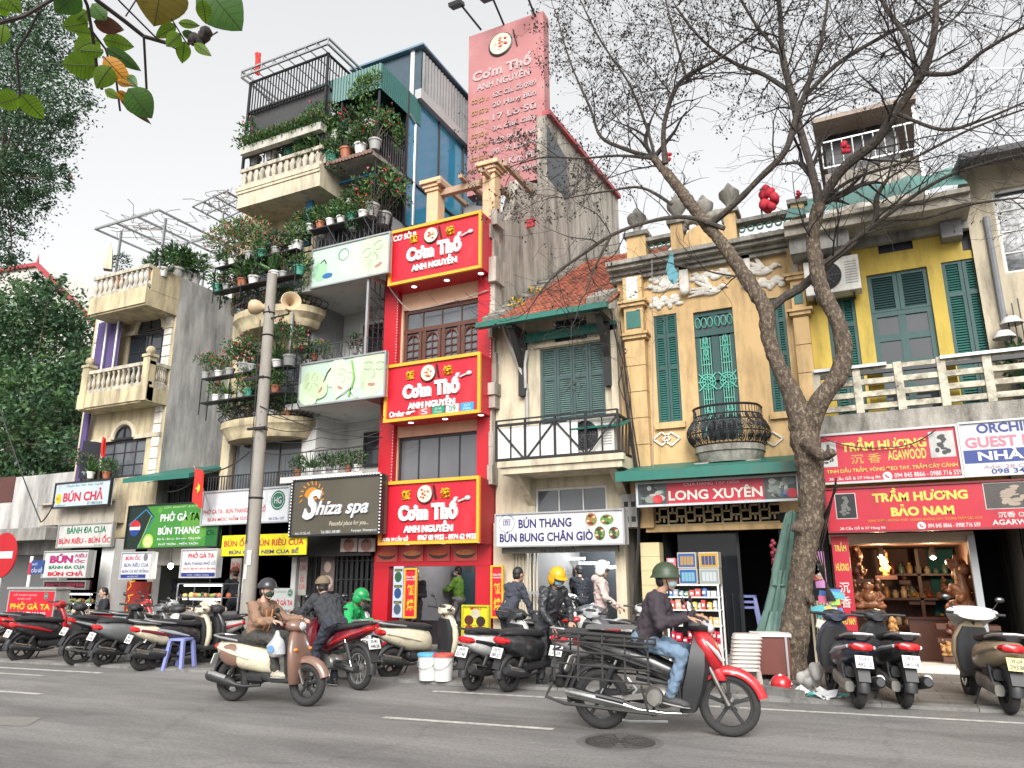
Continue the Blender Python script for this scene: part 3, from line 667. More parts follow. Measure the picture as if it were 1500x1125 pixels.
kd={'bushy':'bushy green plant in a white pot','red':'red flowering plant in a grey pot','thin':'wispy pink-flowered plant in a grey pot','orange':'orange flowering plant in a white pot','bushy_terra':'bushy green plant in a clay pot','trail':'trailing plant in a green pot','spiky':'spiky green plant in a white pot'}
for bi,((cx,hw,z1,z2,rad),up,bn)in enumerate(((c1,.75,'lower'),(c2,.8,'upper'))):
 for lv,z in enumerate((z2+.12,z2+up)):
  for i in range(8):
   if(i*5+lv*3+bi)%7==0:continue
   k=PT[(i*3+lv*2+bi*5)%7]if not(bi==1 and lv==1 and i>5)else 'bushy'
   if(bi==0 and lv==1 and i<5):k=['thin','orange','thin','red','thin'][i]
   plant(k,(cx-hw*.98+hw*1.96*(i+random.uniform(-.3,.3))/7,F-rad-random.uniform(.02,.14),z),kd[k]+' on the %s rack of the %s bow balcony'%(('bottom','top')[lv],bn),'potted plants on the bow balcony racks',random.uniform(.7,1.3))
 for i in range(5):plant(PT[(i+bi)%7],(cx-hw*.7+hw*1.4*i/4,F-rad*.6,z1),kd[PT[(i+bi)%7]]+' behind the %s bow railing'%bn,'potted plants behind the bow railings',.95)
 # first floor iron railing
mb=MB(M_IRON);a=P(306,700,F-.5);b=P(440,690,F-.5);zr0,zr1=P(400,722,F-.5).z,P(400,692,F-.5).z
railing(mb,(a.x,F-.5,0),(b.x,F-.5,0),zr0,zr1,.09,.014,.03);mb.box(a.x,b.x,F-.52,F,zr0-.1,zr0);mb.build('railing',Hh)
# top cream slab balcony, balustrade and cage
yt=F-1.05;xa,xb=P(347,300,yt).x,P(470,240,yt).x
zs0=(P(347,305,yt).z+P(462,262,yt).z)/2-.12;zs1=(P(349,277,yt).z+P(468,240,yt).z)/2;zs2=(P(351,247,yt).z+P(470,214,yt).z)/2
s=MB(M_CREAM2);s.box(xa,xb,yt,F+6,zs0,zs1);s.box(xa-.05,xb,yt-.05,yt+.001,zs1-.12,zs1);s.box(xa-.03,xb,yt-.03,yt+.002,zs1-.2,zs1-.13);s.build('roof_slab',Hh)
b=MB(M_BALU);b.box(xa,xb,yt,yt+.16,zs2-.1,zs2);b.box(xa,xb,yt+.012,yt+.15,zs1,zs1+.1)
for i in range(13):x=xa+.14+(xb-xa-.28)*i/12;b.loft([[(x-.05,yt+.03,zs1+.1),(x+.05,yt+.03,zs1+.1),(x+.05,yt+.13,zs1+.1),(x-.05,yt+.13,zs1+.1)],[(x-.085,yt+.02,zs1+.3),(x+.085,yt+.02,zs1+.3),(x+.085,yt+.14,zs1+.3),(x-.085,yt+.14,zs1+.3)],[(x-.04,yt+.03,zs2-.12),(x+.04,yt+.03,zs2-.12),(x+.04,yt+.13,zs2-.12),(x-.04,yt+.13,zs2-.12)]],smooth=False)
b.box(xb-.16,xb,yt+.16,F+2,zs1,zs2-.005);b.box(xa,xa+.16,yt+.16,F+2,zs1,zs2-.005);b.build('balustrade',Hh)
zc1=(P(362,122,yt).z+P(476,78,yt).z)/2;zc0=(P(360,190,yt).z+P(474,148,yt).z)/2
cg=MB(M_IRON);zg0=(P(357,165,yt).z+P(472,125,yt).z)/2
for i in range(27):x=xa+.05+(xb-xa-.1)*i/26;cg.bar((x,yt+.05,zg0-.1),(x,yt+.05,zc1),.025)
for i in range(8):y=yt+.05+i*.12;cg.bar((xb-.05,y,zg0),(xb-.05,y,zc1),.022)
for z in(zg0,zc1):cg.bar((xa,yt+.05,z),(xb,yt+.05,z),.05);cg.bar((xb-.05,yt,z),(xb-.05,yt+1.3,z),.05)
for x in(xa+.03,xb-.04):cg.bar((x,yt+.05,zs2),(x,yt+.05,zc1),.06)
cg.bar((xa+.1,yt+.02,zc1-.05),(xa+.9,yt+.02,zg0),.03)
for i in range(12):x=xa+.05+(xb-xa-.1)*i/11;cg.bar((x,yt+.05,zs2),(x,yt+.05,zs2+.35),.022)
cg.bar((xa,yt+.05,zs2+.35),(xb,yt+.05,zs2+.35),.035);cg.build('terrace_cage',Hh)
rf=MB(M_STEEL)
for z in(zc1+.12,zc1+.3):rf.bar((xa-.15,yt-.15,z),(xb+.1,yt-.15,z),.05);rf.bar((xb+.1,yt-.15,z),(xb+.1,yt+2.6,z),.05);rf.bar((xa-.15,yt-.15,z),(xa-.15,yt+2.6,z),.05)
for i in range(9):x=xa-.15+(xb-xa+.25)*i/8;rf.bar((x,yt-.15,zc1+.12),(x,yt-.15,zc1+.3),.03);rf.bar((x,yt-.15,zc1+.3),(x,yt+2.6,zc1+.3),.025)
rf.build('roof_frame',Hh)
sh=MB(pm('shade_net',(.06,.06,.062),.9,var=.3,scale=8));n=14
for i in range(n):
 x0_,x1_=xa+(xb-xa)*i/n,xa+(xb-xa)*(i+1)/n;k0,k1=.1*sin(i*.9)-.05*i/n,.1*sin((i+1)*.9)-.05*(i+1)/n
 sh.quad((x0_,yt+.3,zs2+.75+k0),(x1_,yt+.3,zs2+.75+k1),(x1_,yt+.12,zg0+.02),(x0_,yt+.12,zg0+.02))
sh.build('shade_net',Hh)
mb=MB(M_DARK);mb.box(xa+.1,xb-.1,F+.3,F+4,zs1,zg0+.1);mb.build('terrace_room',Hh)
for i in range(4):plant('trough',(xa+.45+i*(xb-xa-.8)/3,yt-.02,zs2+.36),'trough of mixed flowers hung on the caged roof terrace rail','flower troughs on the caged roof terrace',1.1)
for i in range(5):plant(('thin','bushy','trail','bushy','thin')[i],(xa+.2+i*(xb-xa-.4)/4,yt+.3,zs2+.2),('wispy','bushy','trailing','bushy','wispy')[i]+' plant behind the flower troughs of the caged terrace','plants behind the terrace troughs',1.4)
p=P(368,122,yt+.1);flag('red flag hanging from the top corner of the caged roof terrace',(p.x,p.y,zc1-.2),(p.x+.15,p.y-.1,zc1+.95),.75,.28,False)
# small awning roof and frame on the left side of the tall house
t=thing('roof_awning','tan corrugated awning on thin posts over the grey roof terrace','awning',(XH0-1,F+2,zt))
mb=MB(pm('tan_sheet',(.55,.42,.26),.7,var=.15,thin=.3));y0=F+1.2;zq=PX(300,345,XH0-1.3).z
a=[P(220,368,y0),P(332,378,y0)];z_=P(285,352,y0).z
mb.loft([[(XA1+.2,y0,z_+.05),(XA1+.2,y0,z_+.09),(XA1+.2,y0+3.2,z_+.4),(XA1+.2,y0+3.2,z_+.36)],[(XH0,y0,z_+.05),(XH0,y0,z_+.09),(XH0,y0+3.2,z_+.4),(XH0,y0+3.2,z_+.36)]],smooth=False);mb.build('sheet',t)
mb=MB(M_STEEL)
for x in(XA1+.2,XA1+1.2,XH0):mb.bar((x,y0-.3,z_),(x,y0+3.2,z_+.33),.06)
for y in(y0,y0+1.6,y0+3.1):mb.bar((XA1+.1,y,z_+.1*(y-y0)),(XH0,y,z_+.1*(y-y0)),.05)
for x,y in((XA1+.3,y0+.1),(XA1+.3,y0+2.6),(XH0-.4,y0+.1)):mb.bar((x,y,zt-.1),(x,y,z_),.06)
mb.build('frame',t)
mb=MB(M_STEEL);xx=P(330,310,F-.2).x;zz2=P(320,305,F-.2).z
for k in range(4):mb.bar((xx-.9,F-.6+k*.5,zz2),(xx+.5,F-.6+k*.5,zz2+.2),.035);mb.bar((xx-.9+k*.45,F-.6,zz2+.05*k),(xx-.9+k*.45,F+1,zz2+.05*k),.035)
mb.bar((xx-.3,F,zz2-1.6),(xx-.3,F,zz2),.04);tag(mb.build('trellis_frame'),'bare metal trellis frame jutting from the left side of the tall cream house','trellis')
tw=MB(pm('dry_vine',(.14,.11,.08),.9))
for i in range(30):
 p=Vector((xx+random.uniform(-1,.5),F+random.uniform(-.6,1),zz2+.1));pts=[p]
 for k in range(4):p=p+Vector((random.uniform(-.3,.3),random.uniform(-.3,.3),random.uniform(-.1,.2)));pts.append(p)
 tw.tube(pts,.009,4)
tag(tw.build('climbing_vine'),'dry bare vine on the metal trellis beside the tall cream house','vine')
bz=MB(LF);p=P(345,345,F-.9);bush(bz,p,(1.2,.5,.45),1500,.1,.05,[LF,LFL,LFL,LF,LFL,LFP],.5);tag(bz.build('climbing_plant'),'mass of pale climbing plant with pink flowers over the highest bow balcony','plant')
# ======================================================= SPA HOUSE
Sp=thing('spa_house','narrow white spa house with railed balconies, a green tin top floor and blue glass side','house',((XS0+XC0)/2,F,0))
xs0,xs1=XS0+.02,XC0-.02
zL1=Z_(500,690,F-.6) # first balcony floor (behind the spa sign)
zb2,zt2=(P(438,597,F-.75).z+P(562,580,F-.75).z)/2,(P(440,533,F-.75).z+P(568,515,F-.75).z)/2 # lower banner
zb1,zt1=(P(456,421,F-.75).z+P(570,401,F-.75).z)/2,(P(455,366,F-.75).z+P(572,341,F-.75).z)/2 # upper banner
M_SPAW=pm('spa_white',(.58,.58,.56),.7,var=.08,scale=3,stain=(.36,.35,.33),samt=.3)
sl_=MB(M_SPAW)
for z in(zL1-.2,zb2-.02,zb1-.02):sl_.box(xs0,xs1,F-.7,F+1.2,z,z+.14)
sl_.box(xs0,xs0+.42,F-.02,F+1.2,zL1,zb2-.02);sl_.build('balcony_slab',Sp)
bk=MB(M_SPAW);bk.box(xs0,xs1,F+1.2,F+1.35,2.4,zt1+1.5);bk.build('wall',Sp)
sdw=MB(pm('grey_side',(.26,.27,.28),.7,stain=(.4,.4,.39),samt=.3));sdw.box(xs0,xs0+.1,F-.0,F+6,.0,zt1+3);sdw.box(xs1-.05,xs1,F+.1,F+8.5,0,zt1+.9);sdw.build('side_wall',Sp)
M_BF=pm('black_frame',(.02,.02,.022),.4)
window(Sp,(xs0+1.0,xs1-.25,zL1+.35,zb2-.35),F+1.12,M_BF,M_GLASS,2,2,.07);window(Sp,(xs0+.85,xs1-.1,zb2+.3,zb1-.45),F+1.12,M_BF,M_GLASS,2,1,.07,name='door')
mb=MB(M_WHITE);r=(xs0+.78,xs1-.02,zb2+.3,zb1-.38);mb.box(r[0]-.02,r[0]+.06,F+1.08,F+1.12,r[2],r[3]);mb.box(r[0]+.06,r[1],F+1.08,F+1.12,r[3]-.06,r[3]);mb.build('door_frame',Sp)
M_RAIL=pm('rail_iron',(.03,.03,.033),.5)
for z0,z1 in((zt2-.5,zt2+.42),(zt1-.4,zt1+.45)):
 mb=MB(M_RAIL) # railing behind the banner
 railing(mb,(xs0,F-.7,0),(xs1,F-.7,0),z0,z1,.13,.008,.03,(z0+z1)/2)
 for k in range(4):mb.bar((xs0+.3+k*.55,F-.72,z1),(xs0+.65+k*.55,F-.72,zt2-.05 if z0<zt1-.6 else zt1-.02),.02)
 mb.build('railing',Sp)
mb=MB(M_RAIL);railing(mb,(xs0,F-.7,0),(xs1,F-.7,0),zL1,zL1+.5,.12,.008,.025);mb.build('railing',Sp)
for x in(xs0+.03,xs1-.03):
 mb=MB(M_RAIL)
 for k in range(7):y=F-.68+k*.2;mb.bar((x,y,zt2),(x,y,zb1),.018)
 for k in range(6):mb.bar((x,F-.68,zt2+.2+k*.25),(x,F+.5,zt2+.45+k*.25),.014);mb.bar((x,F+.5,zt2+.2+k*.25),(x,F-.68,zt2+.45+k*.25),.014)
 mb.build('side_grille',Sp)
mb=MB(M_STEEL);mb.bar((xs1-.04,F-.72,zt2),(xs1-.04,F-.72,zb1),.06);mb.bar((xs0+.04,F-.72,zt2),(xs0+.04,F-.72,zb1),.05);mb.build('post',Sp)
# upper floors
zt1t=zt1;zf3=(P(450,255,F-.8).z+P(556,215,F-.8).z)/2;zf3b=zf3-.12
z4b=(P(472,168,F-.6).z+P(585,122,F-.6).z)/2;z4=(P(472,137,F-.6).z+P(585,82,F-.6).z)/2
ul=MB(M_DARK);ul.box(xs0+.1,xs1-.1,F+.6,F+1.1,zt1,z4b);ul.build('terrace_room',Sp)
fl=MB(pm('tin_floor',(.33,.31,.29),.7,stain=(.12,.1,.09),samt=.6));fl.box(xs0-.25,xs1+.02,F-.85,F+1.2,zf3b,zf3);n=26
fl.mat(pm('rust_tin',(.24,.15,.12),.8,var=.3))
for i in range(n):x=xs0-.25+(xs1-xs0+.27)*i/n;fl.tube([(x+.05,F-.95,zf3-.06),(x+.05,F-.7,zf3+.02)],.055,6)
fl.build('tin_canopy',Sp)
gr=MB(pm('green_corrugated',(.02,.105,.095),.5,var=.1,stain=(.05,.12,.1),samt=.3));yg=F-.75;xg0,xg1=xs0+.12,xs1+.05
def corr(mb,a,b,z0,z1,sp=.09,dp=.025):
 a,b=Vector(a),Vector(b);L=(b-a).length;n=int(L/sp);d=(b-a)/n;nn=Vector((d.y,-d.x,0)).normalized()*dp
 for i in range(n):
  p,q=a+d*i,a+d*(i+.5);r_=a+d*(i+1)
  mb.quad((p.x,p.y,z0),(q.x+nn.x,q.y+nn.y,z0),(q.x+nn.x,q.y+nn.y,z1),(p.x,p.y,z1));mb.quad((q.x+nn.x,q.y+nn.y,z0),(r_.x,r_.y,z0),(r_.x,r_.y,z1),(q.x+nn.x,q.y+nn.y,z1))
corr(gr,(xg0,yg,0),(xg1,yg,0),z4b,z4);corr(gr,(xg1,yg,0),(xg1,yg+1.9,0),z4b,z4);gr.box(xg0,xg1-.02,yg+.03,F+1.2,z4-.03,z4-.01);gr.build('tin_fascia',Sp)
mb=MB(M_RAIL)
railing(mb,(xs0,F-.72,0),(xs1,F-.72,0),zf3,zf3+.75,.1,.01,.03);railing(mb,(xs1,F-.72,0),(xs1,F+1.1,0),zf3,zf3+.75,.1,.01,.03)
for x in(xs0+.05,xs0+1.2,xs1):mb.bar((x,F-.7,zf3),(x,F-.7,z4b),.045)
for z0_ in(zf3+1.0,zf3+1.35):mb.tube([(xs0+.8+.9*cos(a_),F-.68,z0_+.35*sin(a_))for a_ in[pi+pi*i/10 for i in range(11)]],.012,5)
mb.build('terrace_railing',Sp)
mb=MB(M_STEEL);mb.tube([(xs0+.1,F-.78,zf3-.6),(xs0+.1,F-.78,z4+.1)],.04,8);mb.tube([(xs1+.06,F+.9,zt1+1),(xs1+.06,F+.9,z4b-.1),(xs1+.06,F+.6,z4b+.05)],.045,8);mb.build('drainpipe',Sp)
mb=MB(M_RAIL);y=F+.35 # trellis cage below the tin canopy
for k in range(9):mb.bar((xs1-.02,F-.7+k*.16,zt1-.1),(xs1-.02,F-.7+k*.16,zf3b),.016)
for k in range(8):mb.bar((xs1-.02,F-.7,zt1+.1+k*.27),(xs1-.02,F+.6,zt1+.35+k*.27),.016);mb.bar((xs1-.02,F+.6,zt1+.05+k*.27),(xs1-.02,F-.7,zt1+.3+k*.27),.012)
mb.box(xs0,xs1,F-1.0,F-.7,zt1+.42,zt1+.45)
for k in range(5):mb.bar((xs0+.1+k*.55,F-1,zt1+.43),(xs0+.3+k*.55,F-.73,zt1-.1),.02)
mb.build('plant_rack',Sp)
mb=MB(pm('blue_frame',(.03,.2,.4),.5));mb.bar((xs0+.15,F-.5,zt1+.3),(xs0+.15,F-.5,zf3b-.3),.2,.05);mb.bar((xs0+.2,F-.3,zf3b-.15),(xs1-.3,F-.3,zf3b-.15),.06);mb.build('blue_trim',Sp)
# rear top mass with blue glass side
ym0,ym1=F+1.2,F+5;zm=PX(612,62,XC0).z
rm=MB(pm('dark_blue_panel',(.045,.075,.1),.5,var=.2));rm.box(xs0+.1,xs1-.02,ym0,ym1,zt1+1,zm);rm.build('rear_wall',Sp)
rr=MB(pm('grey_corrugated',(.33,.34,.34),.5,metal=.3,var=.12,stain=(.2,.19,.18),samt=.4));zc0_=PX(690,225,XC0).z+.3;corr(rr,(XC0+.0,ym0,0),(XC0+.0,ym1-.5,0),zc0_,zm-.12,.16,.03);rr.build('corrugated_side',Sp)
rr=MB(pm('blue_roof_edge',(.12,.2,.27),.5));rr.box(xs0-.1,XC0+.1,ym0-.15,ym1,zm,zm+.06);rr.mat(M_WHITE);rr.bar((xs1-.3,ym0-.03,zc0_),(xs1-.3,ym0-.03,zm),.12,.04);rr.build('roof_edge',Sp)
rr=MB(pm('soffit_grey',(.4,.4,.4),.6));rr.box(XC0-.02,XC0+.18,ym0-.3,ym1-.4,zc0_-.35,zc0_-.05);rr.build('ledge',Sp)
gl=MB(pm('blue_glass',(.035,.21,.34),.12,var=.25,scale=.7,spec=.8));zg0_=zt1+.9;gl.quad((XC0+.02,ym0-.7,zg0_),(XC0+.02,ym1-.5,zg0_),(XC0+.02,ym1-.5,zc0_-.36),(XC0+.02,ym0-.7,zc0_-.36));gl.build('side_glazing',Sp)
fr=MB(M_BF)
for y in(ym0-.7,ym0+.9,ym0+2.3,ym1-.5):fr.bar((XC0+.03,y,zg0_),(XC0+.03,y,zc0_-.36),.06)
fr.bar((XC0+.03,ym0-.7,zg0_+1.35),(XC0+.03,ym1-.5,zg0_+1.35),.06);fr.build('glazing_bars',Sp)
# spa ground floor
mb=MB(M_SPAW);mb.box(xs0,xs0+.14,F-.1,F+.3,0,2.9);mb.build('pillar',Sp)
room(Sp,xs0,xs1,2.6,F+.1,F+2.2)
mb=MB(M_BF);z0,z1=.05,Z_(600,812)
for k in range(16):x=xs0+1.25+k*(xs1-xs0-1.3)/15;mb.bar((x,F+.05+.04*(k%2),z0),(x,F+.05+.04*(k%2),z1),.035)
for k in range(5):mb.bar((xs0+1.2,F+.05,z0+.15+k*.42),(xs1,F+.05,z0+.15+k*.42),.025)
for k in range(4):x=xs0+.25+k*.13;mb.bar((x,F+.03,z0),(x,F+.03,z1),.03)
mb.build('folding_gate',Sp)
mb=MB(M_BF);mb.box(xs0,xs1,F-.25,F+.3,Z_(500,815),Z_(500,780));mb.build('lintel',Sp)
mb=MB(pm('poster_dark',(.12,.09,.085),.5));mb.box(xs0+.75,xs0+1.15,F+.06,F+.08,1.2,2.0);mb.mat(pm('poster_skin',(.4,.3,.26),.5));mb.disc(xs0+.95,1.75,.1,.13,F+.055);mb.disc(xs0+.95,1.4,.17,.16,F+.056);mb.build('poster',Sp)
kz=[('bushy_terra',.35),('spiky',.75),('bushy',1.15),('bushy',1.5),('bushy_terra',1.85),('bushy',2.1)]
for k,dx in kz:plant(k,(xs0+dx,F-.5,zL1-.02),kd[k]+' on the rail above the dark spa sign','pots along the rail above the spa sign',.75)
for i,(k,dx,z)in enumerate((('bushy',.35,zt2+.05),('thin',.8,zt2),('red',1.75,zt2+.2),('bushy_terra',.5,zt2+.2))):plant(k,(xs0+dx,F-.35,z),kd[k]+' on the spa balcony between the two face banners','pots on the spa balcony',.8)
for i in range(7):k=['orange','bushy','bushy_terra','spiky','bushy','trail','orange'][i];plant(k,(xs0+.2+i*.33,F-.86,zt1+.45),kd[k]+' on the rack above the upper face banner','pots on the rack above the upper face banner',1.0)
for i in range(4):k=['bushy','trail','bushy','thin'][i];plant(k,(xs0+.5+i*.5,F-.4,zt1+.5+(i%2)*.5),kd[k]+' inside the dark terrace under the tin canopy','pots in the dark terrace',1.0)
for i in range(3):plant('bushy',(xs0+.7+i*.55,F-.3,zf3b-.75-.1*i),'small plant in a white pot hanging below the tin canopy','hanging pots below the tin canopy',.7)
for i in range(2):plant('thin',(xs1-.15,F-.6+i*.5,zt1+.6),'tall leafy climber in a grey pot beside the trellis cage','climbers at the trellis cage',1.6)
for i in range(6):k=['bushy','bushy','trail','ball','bushy','thin'][i];plant(k,(xs0+.15+i*.45,F-.8,zf3+.02),kd.get(k,'clipped round plant in a clay pot')+' on the edge of the green tin terrace','pots on the edge of the green tin terrace',1.35)
for i in range(4):k=['trail','bushy','red','bushy'][i];plant(k,(xs0+.4+i*.55,F-.62,zf3+.78),kd[k]+' on the railing of the green tin terrace','pots on the railing of the green tin terrace',1.25)
bz=MB(LF)
for c,r,n in(((xs0+.25,F-.78,z4b-.45),(.4,.25,.5),420),((xs0+.7,F-.8,z4b-.1),(.4,.15,.12),120),((xs1-.45,F-.85,z4b+.1),(.4,.2,.35),260),((xs1-.1,F-.82,z4b+.3),(.18,.12,.25),90),((xs0+.5,F-.85,zf3+.9),(.9,.25,.3),500),((xs1-.1,F+.6,zf3+1.2),(.1,.5,.7),260),((xs1-.6,F-.6,zf3+.75),(.35,.2,.35),220)):bush(bz,c,r,n,.12,.06,[LF,LFL,LFL])
tag(bz.build('climbing_plant'),'bright green vines climbing over the green tin terrace front','plant')
# ======================================================= RED HOUSE
Ct=thing('restaurant_house','narrow red restaurant house stacked with three projecting gold-edged sign boxes','house',((XC0+XB0)/2,F,0))
YS=PX(704,700,XB0).y # street face of the sign boxes
hz=[(P(572,418,YS).z,P(704,312,YS).z),(P(563,617,YS).z,P(705,517,YS).z),(P(556,798,YS).z,P(704,697,YS).z)]
hz=[((P(a[0],a[1],YS).z+P(a[2],a[3],YS).z)/2,(P(b[0],b[1],YS).z+P(b[2],b[3],YS).z)/2)for a,b in(((572,418,708,392),(572,340,704,312)),((563,618,705,604),(568,537,705,517)),((556,799,703,792),(560,709,704,697)))]
for i,z in enumerate(hz):print('sign z',z)
M_REDP=pm('red_panel_paint',(.43,.010,.02),.35,var=.08,scale=2)
mb=MB(M_REDP)
for z0,z1 in((0,hz[0][1]-.2),):mb.box(XC0+.02,XC0+.42,F-.15,F+.3,z0,z1);mb.box(XB0-.36,XB0-.01,F-.15,F+.3,z0,z1)
mb.build('red_pillar',Ct)
dw=MB(pm('led_dots',(.8,.8,.78),.4))
for z0,z1 in((hz[1][1]+.05,hz[0][0]-.1),(hz[2][1]+.05,hz[1][0]-.05)):
 n=int((z1-z0)/.07)
 for i in range(n):
  for x in(XC0+.40,XB0-.03):dw.ell((x,F-.155,z0+(z1-z0)*i/n),.012,n=5,k=4)
dw.build('light_string',Ct)
xa,xb=XC0+.42,XB0-.36
h3=(xa+.05,xb-.02,hz[1][1]-.15,Z_(660,440)-.05);h2=(xa+.02,xb-.02,hz[2][1]-.1,hz[1][0]-.25)
wl=MB(pm('salmon_wall',(.6,.38,.25),.8,stain=(.4,.26,.17),samt=.3));wall(wl,xa,xb,2.4,hz[0][1]+.1,F,[h3,h2],.12);wl.build('wall',Ct)
f=window(Ct,h3,F+.06,M_WOOD,M_GLASS2,4,1,.09,.06)
mb=MB(M_WOOD);w4=(h3[1]-h3[0])/4;ztp=h3[3]-.55
mb.box(h3[0],h3[1],F+.04,F+.1,ztp-.04,ztp+.06)
for i in range(4):
 x0=h3[0]+w4*i;
 for x in(x0+.06,x0+w4-.06):mb.box(x-.04,x+.04,F+.045,F+.095,h3[2],ztp)
 mb.tube([(x,F+.07,z)for x,z in arch_pts(x0+w4/2,ztp-.3,w4/2-.07)],.03,5)
 for k in range(1,6):z=h3[2]+(ztp-.3-h3[2])*k/5;mb.box(x0+.08,x0+w4-.08,F+.06,F+.085,z-.012,z+.012)
 mb.box(x0+w4/2-.012,x0+w4/2+.012,F+.06,F+.085,h3[2],ztp-.1)
mb.build('window_casement',f)
f=window(Ct,h2,F+.06,M_BF,M_GLASS2,4,1,.06)
mb=MB(pm('tube_lamp',(.9,.95,1),.4,emit=3));mb.bar((xb-.75,F+.6,h2[3]-.5),(xb-.2,F+1.3,h2[3]-.4),.06);
# shop opening
zo=Z_(660,829)
pn=MB(M_REDP);pn.box(XC0+.02,XB0+.0,F-.16,F+.3,zo,zo+.08);pn.box(XC0+.02,XB0,F-.14,F+.3,zo+.08,hz[2][0]+.1);pn.build('lintel',Ct)
fp=MB(pm('food_print',(.42,.06,.045),.4,var=.3,scale=9))
wq=(XB0-XC0-.3)/4
for i in range(4):
 x0=XC0+.08+wq*i;z0,z1=zo+.1,hz[2][0]-.02;q=MB(pm('food_print',(.42,.06,.045),.4));q.box(x0,x0+wq-.1,F-.165,F-.15,z0,z1)
 q.mat(pm('clay_bowl',(.05,.025,.02),.5));cx=x0+wq/2-.05;h=z1-z0
 q.add([(cx+.24*cos(a),F-.168,z0+h*.5+h*.36*sin(a))for a in[pi+pi*k/12 for k in range(13)]],[list(range(13))]);q.mat(pm('food_%d'%(i%2),[(.5,.1,.04),(.55,.2,.08)][i%2],.5,var=.5,scale=14));q.disc(cx,z0+h*.52,.23,h*.17,F-.17);q.build('menu_picture',Ct)
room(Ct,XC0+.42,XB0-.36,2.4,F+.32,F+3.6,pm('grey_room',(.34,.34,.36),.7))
mb=MB(M_BF);r=RC(646,838,664,868,F+3.4);mb.box(r[0],r[1],F+3.5,F+3.56,r[2],r[3]);mb.mat(pm('wall_photo',(.35,.06,.06),.4,var=.5,scale=7));mb.box(r[0]+.06,r[1]-.06,F+3.49,F+3.5,r[2]+.06,r[3]-.06);mb.build('framed_picture',Ct)
mb=MB(pm('dark_glass_panel',(.05,.09,.11),.1,var=.5,scale=2));r=RC(677,838,722,895,F+2.5);mb.box(r[0],XB0-.37,F+2.5,F+2.53,.05,r[3]);mb.mat(pm('lit_panel',(.4,.55,.8),.4,emit=.5));mb.box(r[0]+.5,r[0]+.75,F+2.48,F+2.5,1.3,1.9);mb.build('glass_panel',Ct)
mb=MB(M_BF);mb.box(XC0+.45,XB0-.4,F+.8,F+1.1,.05,.55);mb.build('counter',Ct)
# terrace on the roof of the red house
zr=hz[0][1]+.1;cb=MB(pm('tan_column',(.62,.42,.25),.75,stain=(.4,.3,.22),samt=.4))
xcl,xcr=P(638,300,F-.1).x,P(746,290,F+.2).x
M_TERR=pm('terrace_floor',(.4,.37,.33),.8);fl=MB(M_TERR);fl.box(XC0+.05,XB0-.36,F+.02,F+3,zr-.25,zr-.1);fl.build('terrace_floor',Ct)
for x,y,zz_ in((xcl-.06,F,P(640,268,F).z),(XB0-.2,F+.2,P(747,235,F+.2).z)):
 cb2=MB(pm('tan_column',(.62,.42,.25),.75,stain=(.4,.3,.22),samt=.4));cb2.box(x-.16,x+.16,y-.16,y+.16,zr-.1,zz_-.3)
 for k,(s_,h_)in enumerate(((.2,.08),(.24,.08),(.3,.1))):cb2.box(x-s_,x+s_,y-s_,y+s_,zz_-.3+k*.09,zz_-.3+k*.09+h_)
 cb2.box(x-.2,x+.2,y-.2,y+.2,zr-.1,zr+.1);cb2.build('terrace_column',Ct)
pg=MB(pm('weathered_beam',(.36,.25,.17),.8,var=.25,scale=5));zpb=P(640,275,F+.1).z-.35
pg.box(xcl-.2,XB0-.4,F-.05,F+.1,zpb+.02,zpb+.18)
for i in range(4):x=xcl+.2+i*.6;pg.box(x-.05,x+.05,F-.3,F+1.3,zpb+.2,zpb+.31)
pg.build('pergola_beam',Ct)
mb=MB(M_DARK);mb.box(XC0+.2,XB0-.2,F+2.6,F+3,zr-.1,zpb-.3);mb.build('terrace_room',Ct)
mb=MB(pm('red_parasol',(.5,.05,.06),.7));mb.box(xcl+.5,xcl+1.8,F+1.8,F+1.85,zpb-.35,zpb-.12);mb.build('terrace_banner',Ct)
mb=MB(M_STEEL);mb.obox((xcl+.9,F+.5,zr+.45),(.9,.08,.5),Matrix.Rotation(R(20),3,'Y'));mb.build('floodlight',Ct)
# weathered deep side wall and rear
xw=XB0-.02;yA,yB=PX(800,165,xw).y,PX(905,290,xw).y;zA,zB=PX(800,168,xw).z,PX(905,292,xw).z;zlow=PX(792,262,xw).z;zf=PX(745,330,xw).z
ww=MB(M_OLDWALL)
pts=[(F+.05,2.4),(yB,2.4),(yB,zB),(yA,zA),(yA,zlow),(F+1.4,zlow-.7),(F+.9,zf+.3),(F+.05,zf-.3)]
ww.add([(xw,y,z)for y,z in pts]+[(xw-.3,y,z)for y,z in pts],[list(range(8)),list(reversed(range(8,16)))]+[(i,i+8,(i+1)%8+8,(i+1)%8)for i in range(8)]);ww.quad((xw-.3,yB,2.4),(XC0,yB,2.4),(XC0,yB,zB),(xw-.3,yB,zB));ww.build('side_wall',Ct)
ed=MB(M_GREYST) # ragged broken render at the street corner
random.seed(11);zz_=3.4;
while zz_<zf-.2:h=random.uniform(.25,.6);ed.mat(M_OLDWALL);ed.box(XB0-.03,XB0+random.uniform(.0,.16),F-random.uniform(.1,.3),F+.2,zz_,zz_+h);zz_+=h
ed.build('rough_render',Ct)
mb=MB(pm('dark_louvre',(.07,.08,.085),.5));y0,y1=yA,yA+1.5;mb.quad((xw+.01,y0,zlow+.3),(xw+.01,y1,zlow+.3),(xw+.01,y1,zA-.6),(xw+.01,y0,zA-.3));mb.build('side_window',Ct)
rd=MB(pm('red_roof_edge',(.4,.08,.09),.7));rd.bar((xw,yA,zA+.08),(xw,yB,zB+.08),.25,.14);rd.build('roof_edge',Ct)
